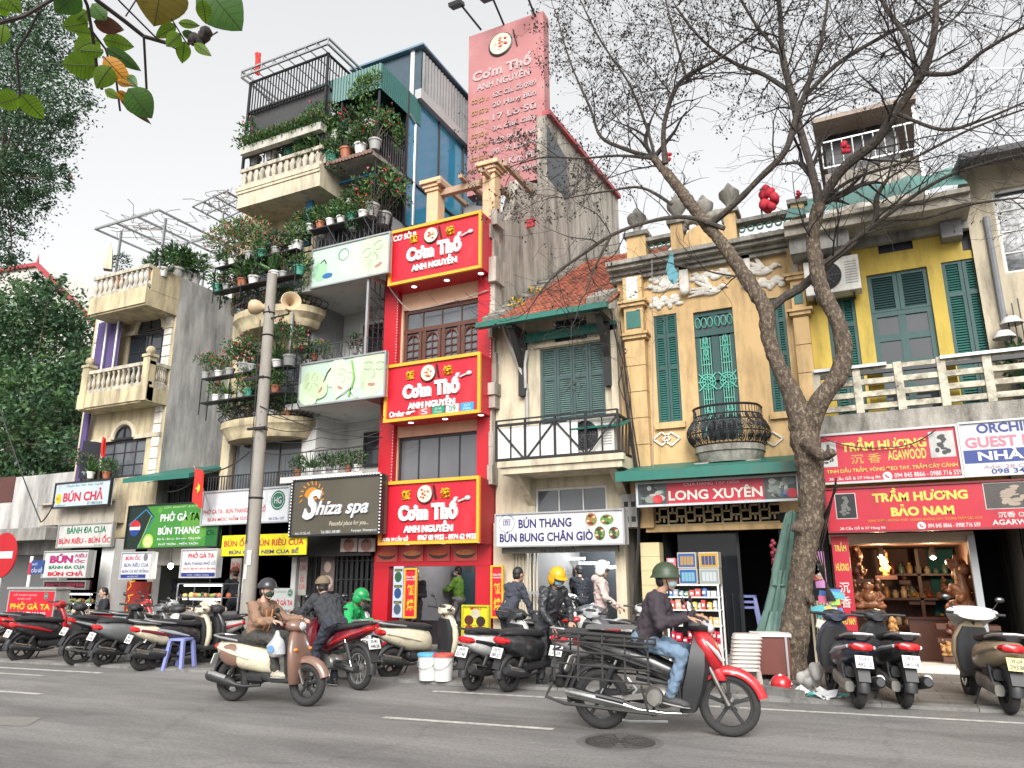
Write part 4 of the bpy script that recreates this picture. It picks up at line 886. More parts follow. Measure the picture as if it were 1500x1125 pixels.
# ======================================================= SHUTTERED CREAM HOUSE with tiled roof
Bt=thing('shuttered_house','small cream house with a steep red tile roof and grey green double shutters','house',((XB0+XL0)/2,F,0))
xa,xb=XB0+.03,XL0;zev=(P(727,474,F-.85).z+P(897,439,F-.85).z)/2
hs_=RC(791,512,888,614,F);hsz=RC(812,470,860,500,F);hw_=RC(783,716,890,752,F)
wl=MB(M_CREAM2);zbal1=(P(730,693,F-.9).z+P(895,666,F-.9).z)/2;zbal0=(P(730,680,F-.9).z)/1
zsl1=(P(728,680,F-.9).z+P(897,666,F-.9).z)/2;zsl0=(P(728,697,F-.9).z+P(897,684,F-.9).z)/2
wall(wl,xa,xb,2.3,zev+.2,F,[(hs_[0],hs_[1],zsl1,hs_[3]),hsz,hw_],.2);wl.build('wall',Bt)
shutter(Bt,(hs_[0],hs_[1],zsl1,hs_[3]),F+.04,pm('grey_green',(.045,.08,.08),.6,var=.2,stain=(.09,.13,.12),samt=.3),pm('grey_green_slat',(.10,.16,.15),.6,var=.25),4,(.26,.74),.055)
mb=MB(pm('black_panel',(.02,.028,.03),.5));mb.box(hsz[0]+.01,hsz[1]-.01,F+.04,F+.06,hsz[2]+.01,hsz[3]-.01);mb.box((hsz[0]+hsz[1])/2-.03,(hsz[0]+hsz[1])/2+.03,F+.01,F+.04,hsz[2],hsz[3]);mb.build('vent_window',Bt)
window(Bt,hw_,F+.05,M_WHITE,M_GLASS2,3,1,.05,name='window')
mb=MB(M_CREAM2);mb.box(hs_[0]-.14,hs_[1]+.02,F-.05,F,hs_[3]+.02,hs_[3]+.09);mb.box(hs_[0]-.1,hs_[0],F-.03,F,zsl1,hs_[3]);mb.build('window_surround',Bt)
# roof of rows of tiles
zri=PX(848,386,XB0+.1).z;yri=PX(848,386,XB0+.1).y;ye=F-.75
M_TILE=pm('roof_tile',(.27,.085,.05),.8,var=.5,island=1);rf=MB(M_TILE);rows,colsn=34,26
sl=(zri-zev)/(yri-ye)
for i in range(rows):
 for j in range(colsn):
  x=xa+.35+(xb-xa-.25)*(j+.5*(i%2)*.0)/colsn;w2=(xb-xa-.25)/colsn*.96;y=ye+(yri-ye)*i/rows;y2=ye+(yri-ye)*(i+1.25)/rows;z=zev+sl*(y-ye)+.06+random.uniform(0,.012);z2=zev+sl*(y2-ye)+.035
  if x>xb:continue
  rf.add([(x,y,z-.03),(x+w2,y,z-.03),(x,y,z),(x+w2/2,y-.012,z+.012),(x+w2,y,z),(x,y2,z2),(x+w2,y2,z2)],[(0,1,4,3,2),(2,3,4,6,5)])
rf.build('roof',Bt)
mb=MB(pm('roof_board',(.06,.05,.045),.9));mb.loft([[(xa,ye,zev-.04),(xb,ye,zev-.04),(xb,ye,zev),(xa,ye,zev)],[(xa,yri,zri-.04),(xb,yri,zri-.04),(xb,yri,zri),(xa,yri,zri)]],smooth=False);mb.build('roof_deck',Bt)
vg=MB(M_GREYST) # mossy stepped party wall cap on the left of the roof
for i in range(22):
 y=ye+.1+(yri-ye)*i/22;z=zev+sl*(y-ye);vg.obox((xa+.2,y+.1,z+.13),(.4,.24,.16),Matrix.Rotation(random.uniform(.3,.6),3,'X'))
vg.build('verge',Bt);vg=MB(M_GREYST);vg.obox((xb-.2,ye+.45,zev+.35),(.45,.9,.2),Matrix.Rotation(.5,3,'X'));vg.build('verge',Bt)
mo=MB(LFL);bush(mo,(xa+.42,ye+1.0,zev+.75),(.14,.3,.1),60,.1,.06,[LFL,LFY]);bush(mo,(xa+.4,ye+2.1,zev+1.45),(.14,.25,.1),50,.1,.06,[LFL,LFY]);tag(mo.build('weed'),'yellow green weeds rooted in the mossy roof edge','weed')
gt=MB(M_AWN);gt.box(xa-.06,xb+.05,ye-.1,ye+.06,zev-.07,zev+.05);gt.box(xa+.6,xb,F-.12,F-.06,zev-.32,zev-.12);gt.build('gutter',Bt)
br=MB(pm('black_timber',(.02,.02,.02),.7))
for px in(768,893):
 x=P(px,540).x;br.box(x-.08,x+.08,F-.14,F,zev-1.5,zev-.1);br.bar((x,F-.65,zev-.08),(x,F-.06,zev-.9),.12);br.box(x-.07,x+.07,F-.75,F,zev-.14,zev-.04)
br.build('roof_bracket',Bt)
pp=MB(M_PIPE);p=[P(738,478,F-.2),P(742,492,F-.2),P(765,548,F-.1),P(772,570,F-.05),P(772,640,F-.05)];pp.tube([(q.x,q.y,q.z)for q in p],.045,8)
p=[P(774,515,F-.06),P(771,535,F-.06),P(772,570,F-.06)];pp.tube([(q.x,F-.13,q.z)for q in p],.035,8);pp.build('drainpipe',Bt)
pl=MB(M_CREAM2);x=P(905,560).x;pl.box(x-.1,xb,F-.12,F,2.4,zev-.2);pl.build('corner_pier',Bt)
# balcony with white backed crossed rail
yb=F-.95;xl_,xr_=P(727,640,yb).x,P(905,620,yb).x;zrt=(P(727,625,yb).z+P(895,607,yb).z)/2;zrb=zsl1+.03
s=MB(M_CREAM2);s.box(xl_+.1,xr_+.05,yb,F,zsl0,zsl1);s.box(xl_+.05,xr_+.1,yb-.05,yb+.08,zsl1-.1,zsl1+.02);s.build('balcony_slab',Bt)
rl=MB(M_IRON);n=4
for z in(zrt,zrb+.03):rl.bar((xl_,yb,z),(xr_,yb,z),.05);rl.bar((xr_,yb,z),(xr_,F,z),.045)
rl.bar((xl_,yb,zrt+.1),(xr_,yb,zrt+.1),.03)
for i in range(n+1):x=xl_+(xr_-xl_)*i/n;rl.bar((x,yb,zrb),(x,yb,zrt+.1),.04);
for i in range(n):
 x0,x1=xl_+(xr_-xl_)*i/n,xl_+(xr_-xl_)*(i+1)/n;a,b=((zrb,zrt),(zrt,zrb))[i%2];rl.bar((x0,yb+.005,b),(x1,yb+.005,a),.03);rl.bar(((x0+x1)/2,yb+.01,zrb),((x0+x1)/2,yb+.01,zrt),.025)
for k in range(5):rl.bar((xr_,yb+.2*k,zrb),(xr_,yb+.2*k+.15,zrt),.025)
rl.build('railing',Bt)
wp=MB(pm('white_sheet',(.66,.66,.65),.6,stain=(.5,.49,.46),samt=.3));wp.box(xl_+.03,xl_+(xr_-xl_)*.68,yb+.03,yb+.05,zrb,zrt-.05);wp.build('balcony_sheet',Bt)
gc=MB(M_AWN);gc.obox(((xl_+xr_)/2+.85,yb+.25,zrt-.12),(1.1,.5,.03),Matrix.Rotation(.35,3,'X'));gc.build('tin_cover',Bt)
ac_unit('white outdoor air conditioner with round fan behind the crossed balcony rail',(P(868,640,yb+.25).x,yb+.28,zrb+.06),0,1.15)
bk=MB(M_CREAM2)
for x in(xl_+.35,xr_-.2):bk.add([(x-.08,F,zsl0),(x-.08,yb+.15,zsl0),(x-.08,F,zsl0-.55),(x+.08,F,zsl0),(x+.08,yb+.15,zsl0),(x+.08,F,zsl0-.55)],[(0,1,2),(5,4,3),(0,3,4,1),(1,4,5,2),(2,5,3,0)])
bk.build('balcony_bracket',Bt)
zo=Z_(840,806);pr=MB(M_CREAM2);pr.box(xa,P(775,850).x+.0,F-.1,F+.25,0,2.6);pr.box(P(905,850).x,xb,F-.1,F+.25,0,2.6);pr.build('pillar',Bt)
ru=MB(pm('shutter_rib',(.45,.4,.31),.6));
for k in range(8):x=P(755,850).x+k*.075;ru.box(x,x+.03,F-.13,F-.1,.1,zo-.05)
ru.build('roll_shutter_guide',Bt)
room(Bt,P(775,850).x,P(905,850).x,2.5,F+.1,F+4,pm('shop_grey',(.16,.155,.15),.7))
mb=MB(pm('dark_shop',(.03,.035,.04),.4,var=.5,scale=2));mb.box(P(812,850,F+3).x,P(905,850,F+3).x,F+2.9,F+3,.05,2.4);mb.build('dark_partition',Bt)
mb=MB(pm('tube_lamp',(.9,.95,1),.4,emit=4))
for px,py in((835,818),(870,825),(905,830)):p=P(px,py,F+2);mb.bar((p.x-.35,F+2,p.z),(p.x+.25,F+2.3,p.z),.05)
tag(mb.build('tube_light'),'lit white tube lights on the ceiling of the open noodle shop','lamp')
mb=MB(M_STEEL);r=RC(778,868,808,905,F-.2)
for x in(r[0],r[1]):mb.bar((x,F-.3,.05),(x,F-.3,r[3]),.035)
mb.bar((r[0],F-.3,r[3]),(r[1],F-.3,r[3]),.05);mb.bar((r[0],F-.3,.6),(r[1],F-.3,.6),.04);mb.box(r[0],r[1],F-.28,F+.3,.75,.78);tag(mb.build('serving_stand'),'white metal serving stand at the door of the noodle shop','stand')
# ======================================================= OCHRE HOUSE with bow iron balcony
Lx=thing('ochre_house','ochre colonial house with green louvred shutters, white reliefs and a bow iron balcony','house',((XL0+XY0)/2,F,0))
xa,xb=XL0+.02,XY0
zco=(P(920,410).z+P(1180,352).z)/2 # main cornice
hL=RC(957,465,1000,615,F);hC=RC(1015,458,1088,640,F);hR=RC(1118,440,1165,605,F)
zaw=(P(905,690,F-.9).z+P(1165,675,F-.9).z)/2
zsill=(P(957,622).z+P(1000,614).z)/2
tp=hC[3];hL=(hL[0],hL[1],zsill,tp+.05);hR=(hR[0],hR[1],zsill,tp+.05);hC=(hC[0],hC[1],zsill-.35,tp)
w_=MB(M_OCHRE);wall(w_,xa,xb,2.4,zco,F,[hL,hC,hR,(X_(955,760),X_(1143,760),Z_(1050,766),Z_(1050,738))],.16);w_.build('wall',Lx)
sh_=MB(M_OLDWALL);shell(sh_,xa,xb,0,zco,F+.01,F+8);sh_.build('rear_walls',Lx)
shutter(Lx,hL,F+.03,M_TEAL,M_TEAL2,2,(.2,.3,.5),.05);shutter(Lx,hR,F+.03,M_TEAL,M_TEAL2,2,(.2,.3,.5),.05)
f=window(Lx,hC,F+.06,M_TEAL,M_GLASS,2,1,.09,.06,'french_door',.14);zt_=hC[3]-.45
mb=MB(M_TEAL);mb.box(hC[0],hC[1],F+.03,F+.11,zt_-.06,zt_+.06);mb.build('transom',f)
gr=MB(pm('mint_iron',(.10,.42,.32),.5));wd=(hC[1]-hC[0])/2
for i in range(2):
 x0,x1=hC[0]+wd*i+.1,hC[0]+wd*(i+1)-.1;cx=(x0+x1)/2;cz=hC[2]+(zt_-hC[2])*.52;yy=F+.05
 for k in range(5):x=x0+(x1-x0)*k/4;gr.tube([(x,yy,hC[2]+.1),(x,yy,zt_-.1)],.01,4)
 for z in(hC[2]+.5,cz-.35,cz+.35,zt_-.3):gr.bar((x0,yy,z),(x1,yy,z),.016)
 for r in(.05,.1,.15):gr.tube([(cx+r*cos(a),yy-.01,cz+r*sin(a))for a in[2*pi*q/16 for q in range(17)]],.013,4)
 for q in range(8):a=q*pi/4;gr.bar((cx+.05*cos(a),yy-.012,cz+.05*sin(a)),(cx+.24*cos(a),yy-.012,cz+.24*sin(a)),.022)
 for z in(zt_-.2,cz+.55,cz-.6):
  for s in(-1,1):gr.tube([(cx+s*(.02+.07*t*sin(t*4)),yy-.01,z+.12*cos(t*5))for t in[q/10 for q in range(11)]],.011,4)
 for s in(-1,0,1):gr.tube([(cx+s*.12+.05*cos(a),yy-.01,zt_+.22+.1*sin(a))for a in[2*pi*q/12 for q in range(13)]],.011,4)
gr.build('door_grille',f)
# pilasters
for i,(pxa,pxb)in enumerate(((919,948),(1166,1189))):
 x0,x1=P(pxa,500).x,P(pxb,500).x;m=MB(M_OCHRE);z=2.4
 while z<zco-1.5:m.box(x0,x1,F-.2,F,z,z+.52);z+=.535
 m.box(x0+.01,x1-.01,F-.19,F-.001,z,zco-.1)
 for q,h in((.05,.07),(.09,.06)):m.box(x0-q,x1+q,F-.2-q,F,z+.02+(.07 if q>.06 else 0),z+.09+(.05 if q>.06 else 0));m.box(x0-q,x1+q,F-.2-q,F,z+.72+(.07 if q>.06 else 0),z+.79+(.05 if q>.06 else 0))
 m.mat(M_TEAL2);m.box(x0+.06,x1-.06,F-.21,F-.19,z+.25,z+.62);m.mat(M_RELIEF);m.box(x0+.09,x1-.09,F-.22,F-.19,zco-.62,zco-.12);m.build('pilaster',Lx)
 # cornice and parapet
c_=MB(M_GREYST)
for d,z,h in((.12,-.12,.08),(.2,-.03,.08),(.34,.05,.07),(.42,.125,.09)):c_.box(xa-.1,xb+.05,F-d,F+.3,zco+z,zco+z+h-.003)
c_.build('cornice',Lx)
zp0=zco+.215;zp1=(P(925,345).z+P(1190,290).z)/2-.2
pr=MB(M_OCHRE)
def pier(x0,x1,h,cap=True):
 pr.mat(M_OCHRE);pr.box(x0,x1,F-.12,F+.25,zp0,zp0+h)
 if cap:pr.mat(M_GREYST);pr.box(x0-.06,x1+.06,F-.18,F+.3,zp0+h,zp0+h+.09)
hh=zp1-zp0
xq=[P(v,360).x for v in(919,948,985,1003,1065,1082,1140,1189)]
pier(xq[0]+.02,xq[1],hh+.1);pier(xq[2],xq[3],hh+.2);pier(xq[4],xq[5],hh+.2);pier(xq[6]+.3,xq[7]-.05,hh+.1)
pier(xq[3]+.003,xq[4]-.003,hh*.55,False)
n=14;cxp=(xq[3]+xq[4])/2;rw=(xq[4]-xq[3])/2
pr.mat(M_OCHRE);pr.prism([(cxp+rw*.98*cos(a),zp0+hh*.55+.003+hh*.6*sin(a))for a in[pi*i/n for i in range(n+1)]],F-.1,F+.2)
pr.build('parapet',Lx)
pm('green_glazed',(.12,.24,.19),.5,var=.4,scale=9,stain=(.25,.23,.19),samt=.5)
for a,b in((xq[1],xq[2]),(xq[5],xq[6]+.3)):
 gp=MB(pm('green_glazed',(.12,.24,.19),.5));n=max(3,int((b-a)/.16))
 for i in range(n):
  for k in range(2):gp.lathe([(.045,0),(.07,.02),(.07,.04),(.045,.06)],(a+(b-a)*(i+.5)/n,F+.05,zp0+.14+k*.2),10,Matrix.Rotation(R(90),3,'X'),closed=True)
 gp.mat(M_GREYST);gp.box(a,b,F-.1,F+.22,zp0+.45,zp0+.53);gp.box(a,b,F-.08,F+.2,zp0,zp0+.06)
 gp.build('glazed_balustrade',Lx)
for i,(x,h)in enumerate((((xq[0]+xq[1])/2,hh+.19),((xq[2]+xq[3])/2,hh+.29),((xq[4]+xq[5])/2,hh+.29),(cxp,hh*1.2+.05))):
 u=MB(M_GREYST);u.lathe([(.12,0),(.14,.05),(.07,.12),(.09,.17),(.2,.33),(.21,.42),(.13,.5),(.1,.52),(.05,.6),(0,.66)],(x,F+.05,zp0+h),12);u.build('urn',Lx)
vo=MB(M_GREYST)
for s in(-1,1):
 for k in range(7):a=k*.5;vo.ell((cxp+s*(.25+.28*cos(a)*.8),F,zp0+hh*1.05+.2*sin(a)+.05),(.13,.12,.1),n=8,k=5)
vo.build('scroll_ornament',Lx)
# white stucco reliefs of birds and boughs over the openings
def bird(x,z,s,flip=1):
 m=MB(M_RELIEF);m.ell((x,F-.02,z),(.17*s,.05,.075*s));m.ell((x+flip*.19*s,F-.03,z+.06*s),(.06*s,.045,.045*s));m.tube([(x+flip*.12*s,F-.03,z+.02*s),(x+flip*.19*s,F-.03,z+.06*s)],.035*s,6)
 for a in(1.9,2.4,2.9):m.tube([(x,F-.03,z+.03*s),(x+flip*.34*s*cos(a),F-.04,z+.3*s*sin(a)+.02)],[.06*s,.015*s],6)
 for a in(3.0,3.3):m.tube([(x-flip*.1*s,F-.03,z),(x+flip*.42*s*cos(a),F-.03,z+.3*s*sin(a))],[.05*s,.01],6)
 m.tube([(x+flip*.24*s,F-.03,z+.06*s),(x+flip*.31*s,F-.03,z+.03*s)],[.025*s,.004],5);m.build('bird_relief',Lx)
def bough(x0,x1,z,sd):
 m=MB(M_RELIEF);rr=random.Random(sd);n=16
 for i in range(n):
  x=x0+(x1-x0)*i/(n-1);zz=z+.07*sin(i*1.1)+rr.uniform(-.04,.04);m.ell((x,F-.015,zz),(rr.uniform(.05,.1),.04,rr.uniform(.04,.09)),n=8,k=5)
 m.tube([(x0,F-.02,z),((x0+x1)/2,F-.03,z+.05),(x1,F-.02,z-.02)],.03,6);m.build('bough_relief',Lx)
xm=(hC[0]+hC[1])/2;bough(hC[0]+.05,hC[1]-.02,tp+.72,3);bird(xm,tp+.38,1.15)
xm=(hL[0]+hL[1])/2+.02;bough(hL[0]-.02,hL[1]+.08,tp+.3,4);bird(xm-.05,tp+.62,1.2,-1);bough(hL[0],hL[1]-.1,tp+.85,9)
xm=(hR[0]+hR[1])/2;bough(hR[0]-.3,hR[1],tp+.35,6);bird(xm-.15,tp+.62,1.2)
cn=MB(M_RELIEF)
for px in(1006,1098):x=P(px,450).x;cn.box(x-.09,x+.09,F-.12,F,tp+.45,tp+1.0);cn.box(x-.13,x+.13,F-.15,F,tp+1.0,tp+1.08);cn.ell((x,F-.12,tp+.45),(.1,.08,.1),n=10,k=6)
cn.build('console_bracket',Lx)
dm=MB(M_RELIEF)
for px in(970,984,1133):
 p=P(px,643);
 for a,b in(((-.17,0),(0,.13)),((0,.13),(.17,0)),((.17,0),(0,-.13)),((0,-.13),(-.17,0))):dm.bar((p.x+a[0],F-.012,p.z+a[1]),(p.x+b[0],F-.012,p.z+b[1]),.05,.03)
dm.build('diamond_relief',Lx)
sl_=MB(M_OCHRE)
for h in(hL,hR):sl_.box(h[0]-.06,h[1]+.06,F-.08,F-.001,h[2]-.14,h[2]-.02)
sl_.box(xa,xb,F-.06,F-.002,zsill-1.05,zsill-.9);sl_.build('sill',Lx)
# bow balcony
cx=P(1062,640,F-.5).x;hw=(P(1122,630,F-.4).x-P(1000,630,F-.4).x)/2;zb0=P(1062,668,F-.7).z;zb1=P(1062,648,F-.7).z;zb2=P(1062,590,F-.7).z
def ring(k,z,rad=.75):return[(cx+hw*k*cos(a),F-(rad*k)*sg(sin(a),.6),z)for a in[pi*i/22 for i in range(23)]]
s=MB(M_GREYST);h=zb1-zb0;s.loft([ring(.7,zb0-.06),ring(.78,zb0+h*.2),ring(.8,zb0+h*.5),ring(.84,zb0+h*.55),ring(.84,zb1)]);s.build('balcony_slab',Lx)
b=MB(M_IRON)
def prof(t):return .82+.22*sin(min(1.,t*1.35)*pi)*(1-t*.45)
def bp(a,t):k=prof(t);return(cx+hw*k*cos(a),F-.75*k*sg(sin(a),.6),zb1+(zb2-zb1)*t)
for i in range(27):a=pi*i/26;b.tube([bp(a,q/8)for q in range(9)],.009,4)
for t in(0.02,.3,.62,.78,1):b.tube([bp(pi*i/30,t)for i in range(31)],.014 if t<1 else .024,5)
for i in range(13):
 a0=pi*(i+.5)/13
 for t0,r in((.46,.11),(.7,.06),(.16,.09)):
  b.tube([bp(a0+r*cos(q)*.8,t0+r*1.1*sin(q))for q in[2*pi*k/12 for k in range(13)]],.012,4)
  b.tube([bp(a0+r*.5*cos(q)*.8,t0+r*.55*sin(q))for q in[2*pi*k/8 for k in range(9)]],.012,4)
b.build('bow_railing',Lx)
pn=MB(pm('mesh_panel',(.02,.04,.04),.6));pn.loft([[bp(pi*.5+.95*(i/8-.5)*2*.42,.08)for i in range(9)]+[(x,y+.015,z)for x,y,z in reversed([bp(pi*.5+.95*(i/8-.5)*2*.42,.08)for i in range(9)])],[bp(pi*.5+.95*(i/8-.5)*2*.42,.6)for i in range(9)]+[(x,y+.015,z)for x,y,z in reversed([bp(pi*.5+.95*(i/8-.5)*2*.42,.6)for i in range(9)])]]);pn.build('railing_panel',Lx)
for x in(cx-hw*.62,cx+hw*.62):
 m=MB(M_GREYST);m.prism([(x-.13,zb0-.06),(x+.13,zb0-.06),(x+.11,zb0-.25),(x+.08,zb0-.42),(x-.08,zb0-.42),(x-.11,zb0-.25)],F-.5,F);m.build('balcony_bracket',Lx)
aw=MB(M_AWN);x0,x1=P(902,690,F-.95).x,P(1166,675,F-.95).x
aw.loft([[(x0,F-1,zaw-.2),(x0,F-1,zaw-.02),(x0,F+.0,zaw+.22),(x0,F+.0,zaw+.18)],[(x1+.2,F-1,zaw-.2),(x1+.2,F-1,zaw-.02),(x1+.2,F,zaw+.22),(x1+.2,F,zaw+.18)]],smooth=False);aw.build('awning',Lx)
# fretwork transom and shop
zf1,zf0=Z_(1050,738),Z_(1050,766);x0,x1=X_(955,760),X_(1143,760)
fr=MB(M_OCHRE);fr.box(x0-.1,x1+.1,F-.1,F+.1,zf0-.14,zf0-.04);fr.mat(pm('pale_timber',(.45,.36,.2),.7))
n=7;wq=(x1-x0)/n;h=zf1-zf0
for i in range(n):
 xx=x0+wq*i
 for a,b_ in(((0,0),(0,1)),((.5,.15),(.5,.85)),((0,.6),(.5,.6)),((.5,.4),(1,.4)),((.25,.6),(.25,.9)),((.75,.1),(.75,.4)),((0,.15),(.5,.15)),((.5,.85),(1,.85))):fr.bar((xx+wq*a[0],F-.04,zf0+h*a[1]),(xx+wq*b_[0],F-.04,zf0+h*b_[1]),.035)
fr.box(x0,x1,F-.06,F,zf0-.035,zf0);fr.box(x0,x1,F-.06,F,zf1,zf1+.05);fr.build('fretwork_transom',Lx)
pi_=MB(pm('pale_ochre_tile',(.56,.46,.26),.6,stain=(.35,.27,.14),samt=.3))
for k in range(8):pi_.box(XL0+.32,X_(972,860),F-.16,F+.2,k*.26+.05,k*.26+.305)
pi_.build('pillar',Lx)
pi_=MB(M_DARK);pi_.box(X_(1148,860),XY0,F-.05,F+.2,0,2.6);pi_.build('door_jamb',Lx)
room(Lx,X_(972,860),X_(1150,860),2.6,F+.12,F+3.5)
mb=MB(pm('dark_shop_glass',(.018,.02,.024),.1));r=RC(990,780,1090,930,F+.4);mb.box(r[0],r[1],F+.5,F+.52,.1,r[3]);mb.mat(M_BF);mb.bar((r[1],F+.48,.1),(r[1],F+.48,r[3]),.05)
for k in range(5):x=r[1]-.55+k*.13;mb.bar((x,F+.45,.3),(x,F+.45,1.2),.02)
mb.build('shop_window',Lx)
# meter boxes and vent blocks left of the ochre pilaster
mt=MB(M_CONC);r=RC(911,725,935,772,F-.3);mt.box(r[0],r[1],F-.35,F,r[2],r[3]);mt.mat(M_DARK)
for i in range(2):
 for k in range(2):mt.box(r[0]+.05+i*.14,r[0]+.13+i*.14,F-.356,F-.35,r[2]+.1+k*.28,r[2]+.2+k*.28)
tag(mt.build('meter_box'),'grey concrete meter boxes with dark openings between noodle shop and grocery','meter box')
# ======================================================= YELLOW HOUSE
Yh=thing('yellow_house','bright yellow house with dark green louvred doors behind a concrete slat balcony','house',((XY0+XE0)/2,F,0))
xa,xb=XY0+.02,XE0
zef=(P(1285,371).z+P(1450,330).z)/2 # top of the yellow wall under the eave
d1=RC(1215,438,1265,600,F);d2=RC(1272,402,1379,600,F);d3=RC(1381,384,1463,580,F)
zfl=(P(1200,602,F-.9).z+P(1490,587,F-.9).z)/2;tp=(d2[3]+P(1377,388).z)/2
D1=(P(1216,500).x,P(1259,500).x,zfl,tp-.35);D2=(P(1281,500).x,P(1374,500).x,zfl,tp);D3=(P(1396,500).x,P(1462,500).x-.02,zfl,tp+.02)
v1=RC(1283,341,1338,364,F);v2=RC(1404,328,1427,365,F)
w_=MB(M_YELLOW);wall(w_,xa,xb,2.3,zef+.2,F,[D1,D2,D3,v1,v2],.18);w_.build('wall',Yh)
sh_=MB(M_OLDWALL);shell(sh_,xa,xb,0,zef+.7,F+.01,F+8);sh_.build('rear_walls',Yh)
for D,m,n_ in((D1,'teal',0),(D3,'teal',0)):shutter(Yh,D,F+.03,M_TEAL,M_TEAL2,2,(.22,.5,.28),.055)
f=window(Yh,(D2[0],D2[1],D2[2],D2[3]-.72),F+.06,M_TEAL,M_GLASS,2,4,.09,.06,'french_door',.12)
shutter(Yh,(D2[0],D2[1],D2[3]-.72,D2[3]),F+.05,M_TEAL,pm('dark_slat',(.03,.07,.07),.5),2,(1,),.07,'transom_shutter')
mb=MB(pm('vent_dark',(.02,.025,.04),.5));mb.box(v1[0],v1[1],F+.1,F+.13,v1[2],v1[3]);mb.box(v2[0],v2[1],F+.1,F+.13,v2[2],v2[3]);mb.build('vent_window',Yh)
ev=MB(pm('eave_stone',(.46,.42,.35),.9,var=.2,scale=5,stain=(.12,.11,.09),samt=.85,bump=.4))
ev.box(xa-.15,xb,F-.85,F+.2,zef+.2,zef+.36);ev.box(xa-.15,xb,F-.95,F-.6,zef+.36,zef+.44);ev.mat(M_CONC);ev.box(xa-.1,xb,F-.15,F,zef+.05,zef+.2);ev.box(xa-.1,xa+.9,F-.7,F-.001,zef-.1,zef+.2);ev.build('eave',Yh)
mb=MB(M_CONC);mb.lathe([(.06,-.01),(.14,-.02),(.15,0),(.24,-.02),(.25,0)],(P(1305,325,F-.5).x,F-.45,zef+.2),24);mb.build('ceiling_rose',Yh)
gt=MB(pm('green_tarp',(.10,.24,.21),.7,stain=(.2,.24,.22),samt=.5));zg=(P(1185,296,F-.5).z+P(1440,240,F-.5).z)/2
n=16
for i in range(n):
 x0,x1=xa-.1+(xb-xa+.1)*i/n,xa-.1+(xb-xa+.1)*(i+1)/n;k0,k1=.05*sin(i*1.7),.05*sin((i+1)*1.7)
 gt.quad((x0,F-.9+k0,zef+.54),(x1,F-.9+k1,zef+.54),(x1,F+.7,zg+.65+k1),(x0,F+.7,zg+.65+k0))
gt.build('roof_tarp',Yh)
pd=MB(pm('grey_cladding',(.2,.2,.21),.6));r=RC(1340,312,1445,345,F-.1);pd.box(D3[0]+.05,xb-.12,F-.3,F-.01,zef-.12,zef+.17);pd.build('shutter_box',Yh)
pp=MB(pm('grey_pipe',(.22,.23,.25),.5));p0,p1=P(1447,335,F-.1),P(1467,455,F-.1);pp.tube([(p0.x,F-.1,zef+.2),(p0.x,F-.1,zfl)],.05,8);pp.build('drainpipe',Yh)
# balcony: stained concrete slats with metal top rail
yb=F-.95;x0b,x1b=P(1196,590,yb).x,XE0+1.6
s=MB(M_GREYST);s.box(x0b,x1b,yb,F,zfl-.42,zfl-.05);s.build('balcony_slab',Yh)
M_SLAT=pm('stained_slat',(.52,.48,.38),.85,var=.3,scale=8,stain=(.1,.09,.07),samt=.75,sscale=(2.5,2.5,2.5),bump=.3)
zs_=[(P(1250,py,yb).z)for py in(594,577,560)]
s=MB(M_SLAT);zr0,zr1=zfl-.05,(P(1255,536,yb).z)
hh=zr1-zr0
for k in range(4):s.box(x0b,x1b,yb+.02,yb+.12,zr0+.06+k*.21,zr0+.15+k*.21)
for x in[x0b+.04+i*.62 for i in range(8)]:s.box(x-.06,x+.06,yb-.005,yb+.14,zr0,zr0+.8)
s.build('slat_balustrade',Yh)
xg=[(P(1192,540,yb).x,P(1298,530,yb).x),(P(1376,522,yb).x,x1b)]
s=MB(M_STEEL)
for a,b in xg:s.box(a,b,yb-.06,yb+.16,zr1-.05,zr1)
s.mat(M_BF);s.box(x0b,x1b,yb+.0,yb+.08,zr1-.16,zr1-.1)
for x in[x0b+.04+i*.62 for i in range(8)]:s.bar((x,yb+.04,zr0+.8),(x,yb+.04,zr1-.1),.04)
s.build('top_rail',Yh)
pb_=MB(M_YELLOW)
for px in(1281,1388):x=P(px,545,yb+.3).x;pb_.box(x-.12,x+.12,yb+.25,yb+.4,zfl,zr1-.12)
pb_.build('yellow_block',Yh)
ac_unit('white air conditioner mounted high on the yellow wall behind the tree',(P(1222,432,F-.3).x,F-.28,P(1222,432,F-.3).z),0,1.1)
x=P(1470,440,F-.35).x
ls=thing('wall_lantern','old wall lamp with two white glass shades on the right edge of the yellow house','lamp',(x,F-.2,P(1474,480,F-.35).z));lm=MB(M_WHITE)
for dx,dz in((.05,.1),(-.08,-.12)):lm.lathe([(.02,.12),(.1,.1),(.17,.0),(.17,-.02)],(x+dx,F-.35,P(1474,470,F-.35).z+dz-.15),14)
lm.build('lamp_shade',ls);lm=MB(M_IRON);lm.bar((x,F-.02,ls.location.z+.1),(x+.05,F-.35,ls.location.z+.15),.03);lm.build('arm',ls)
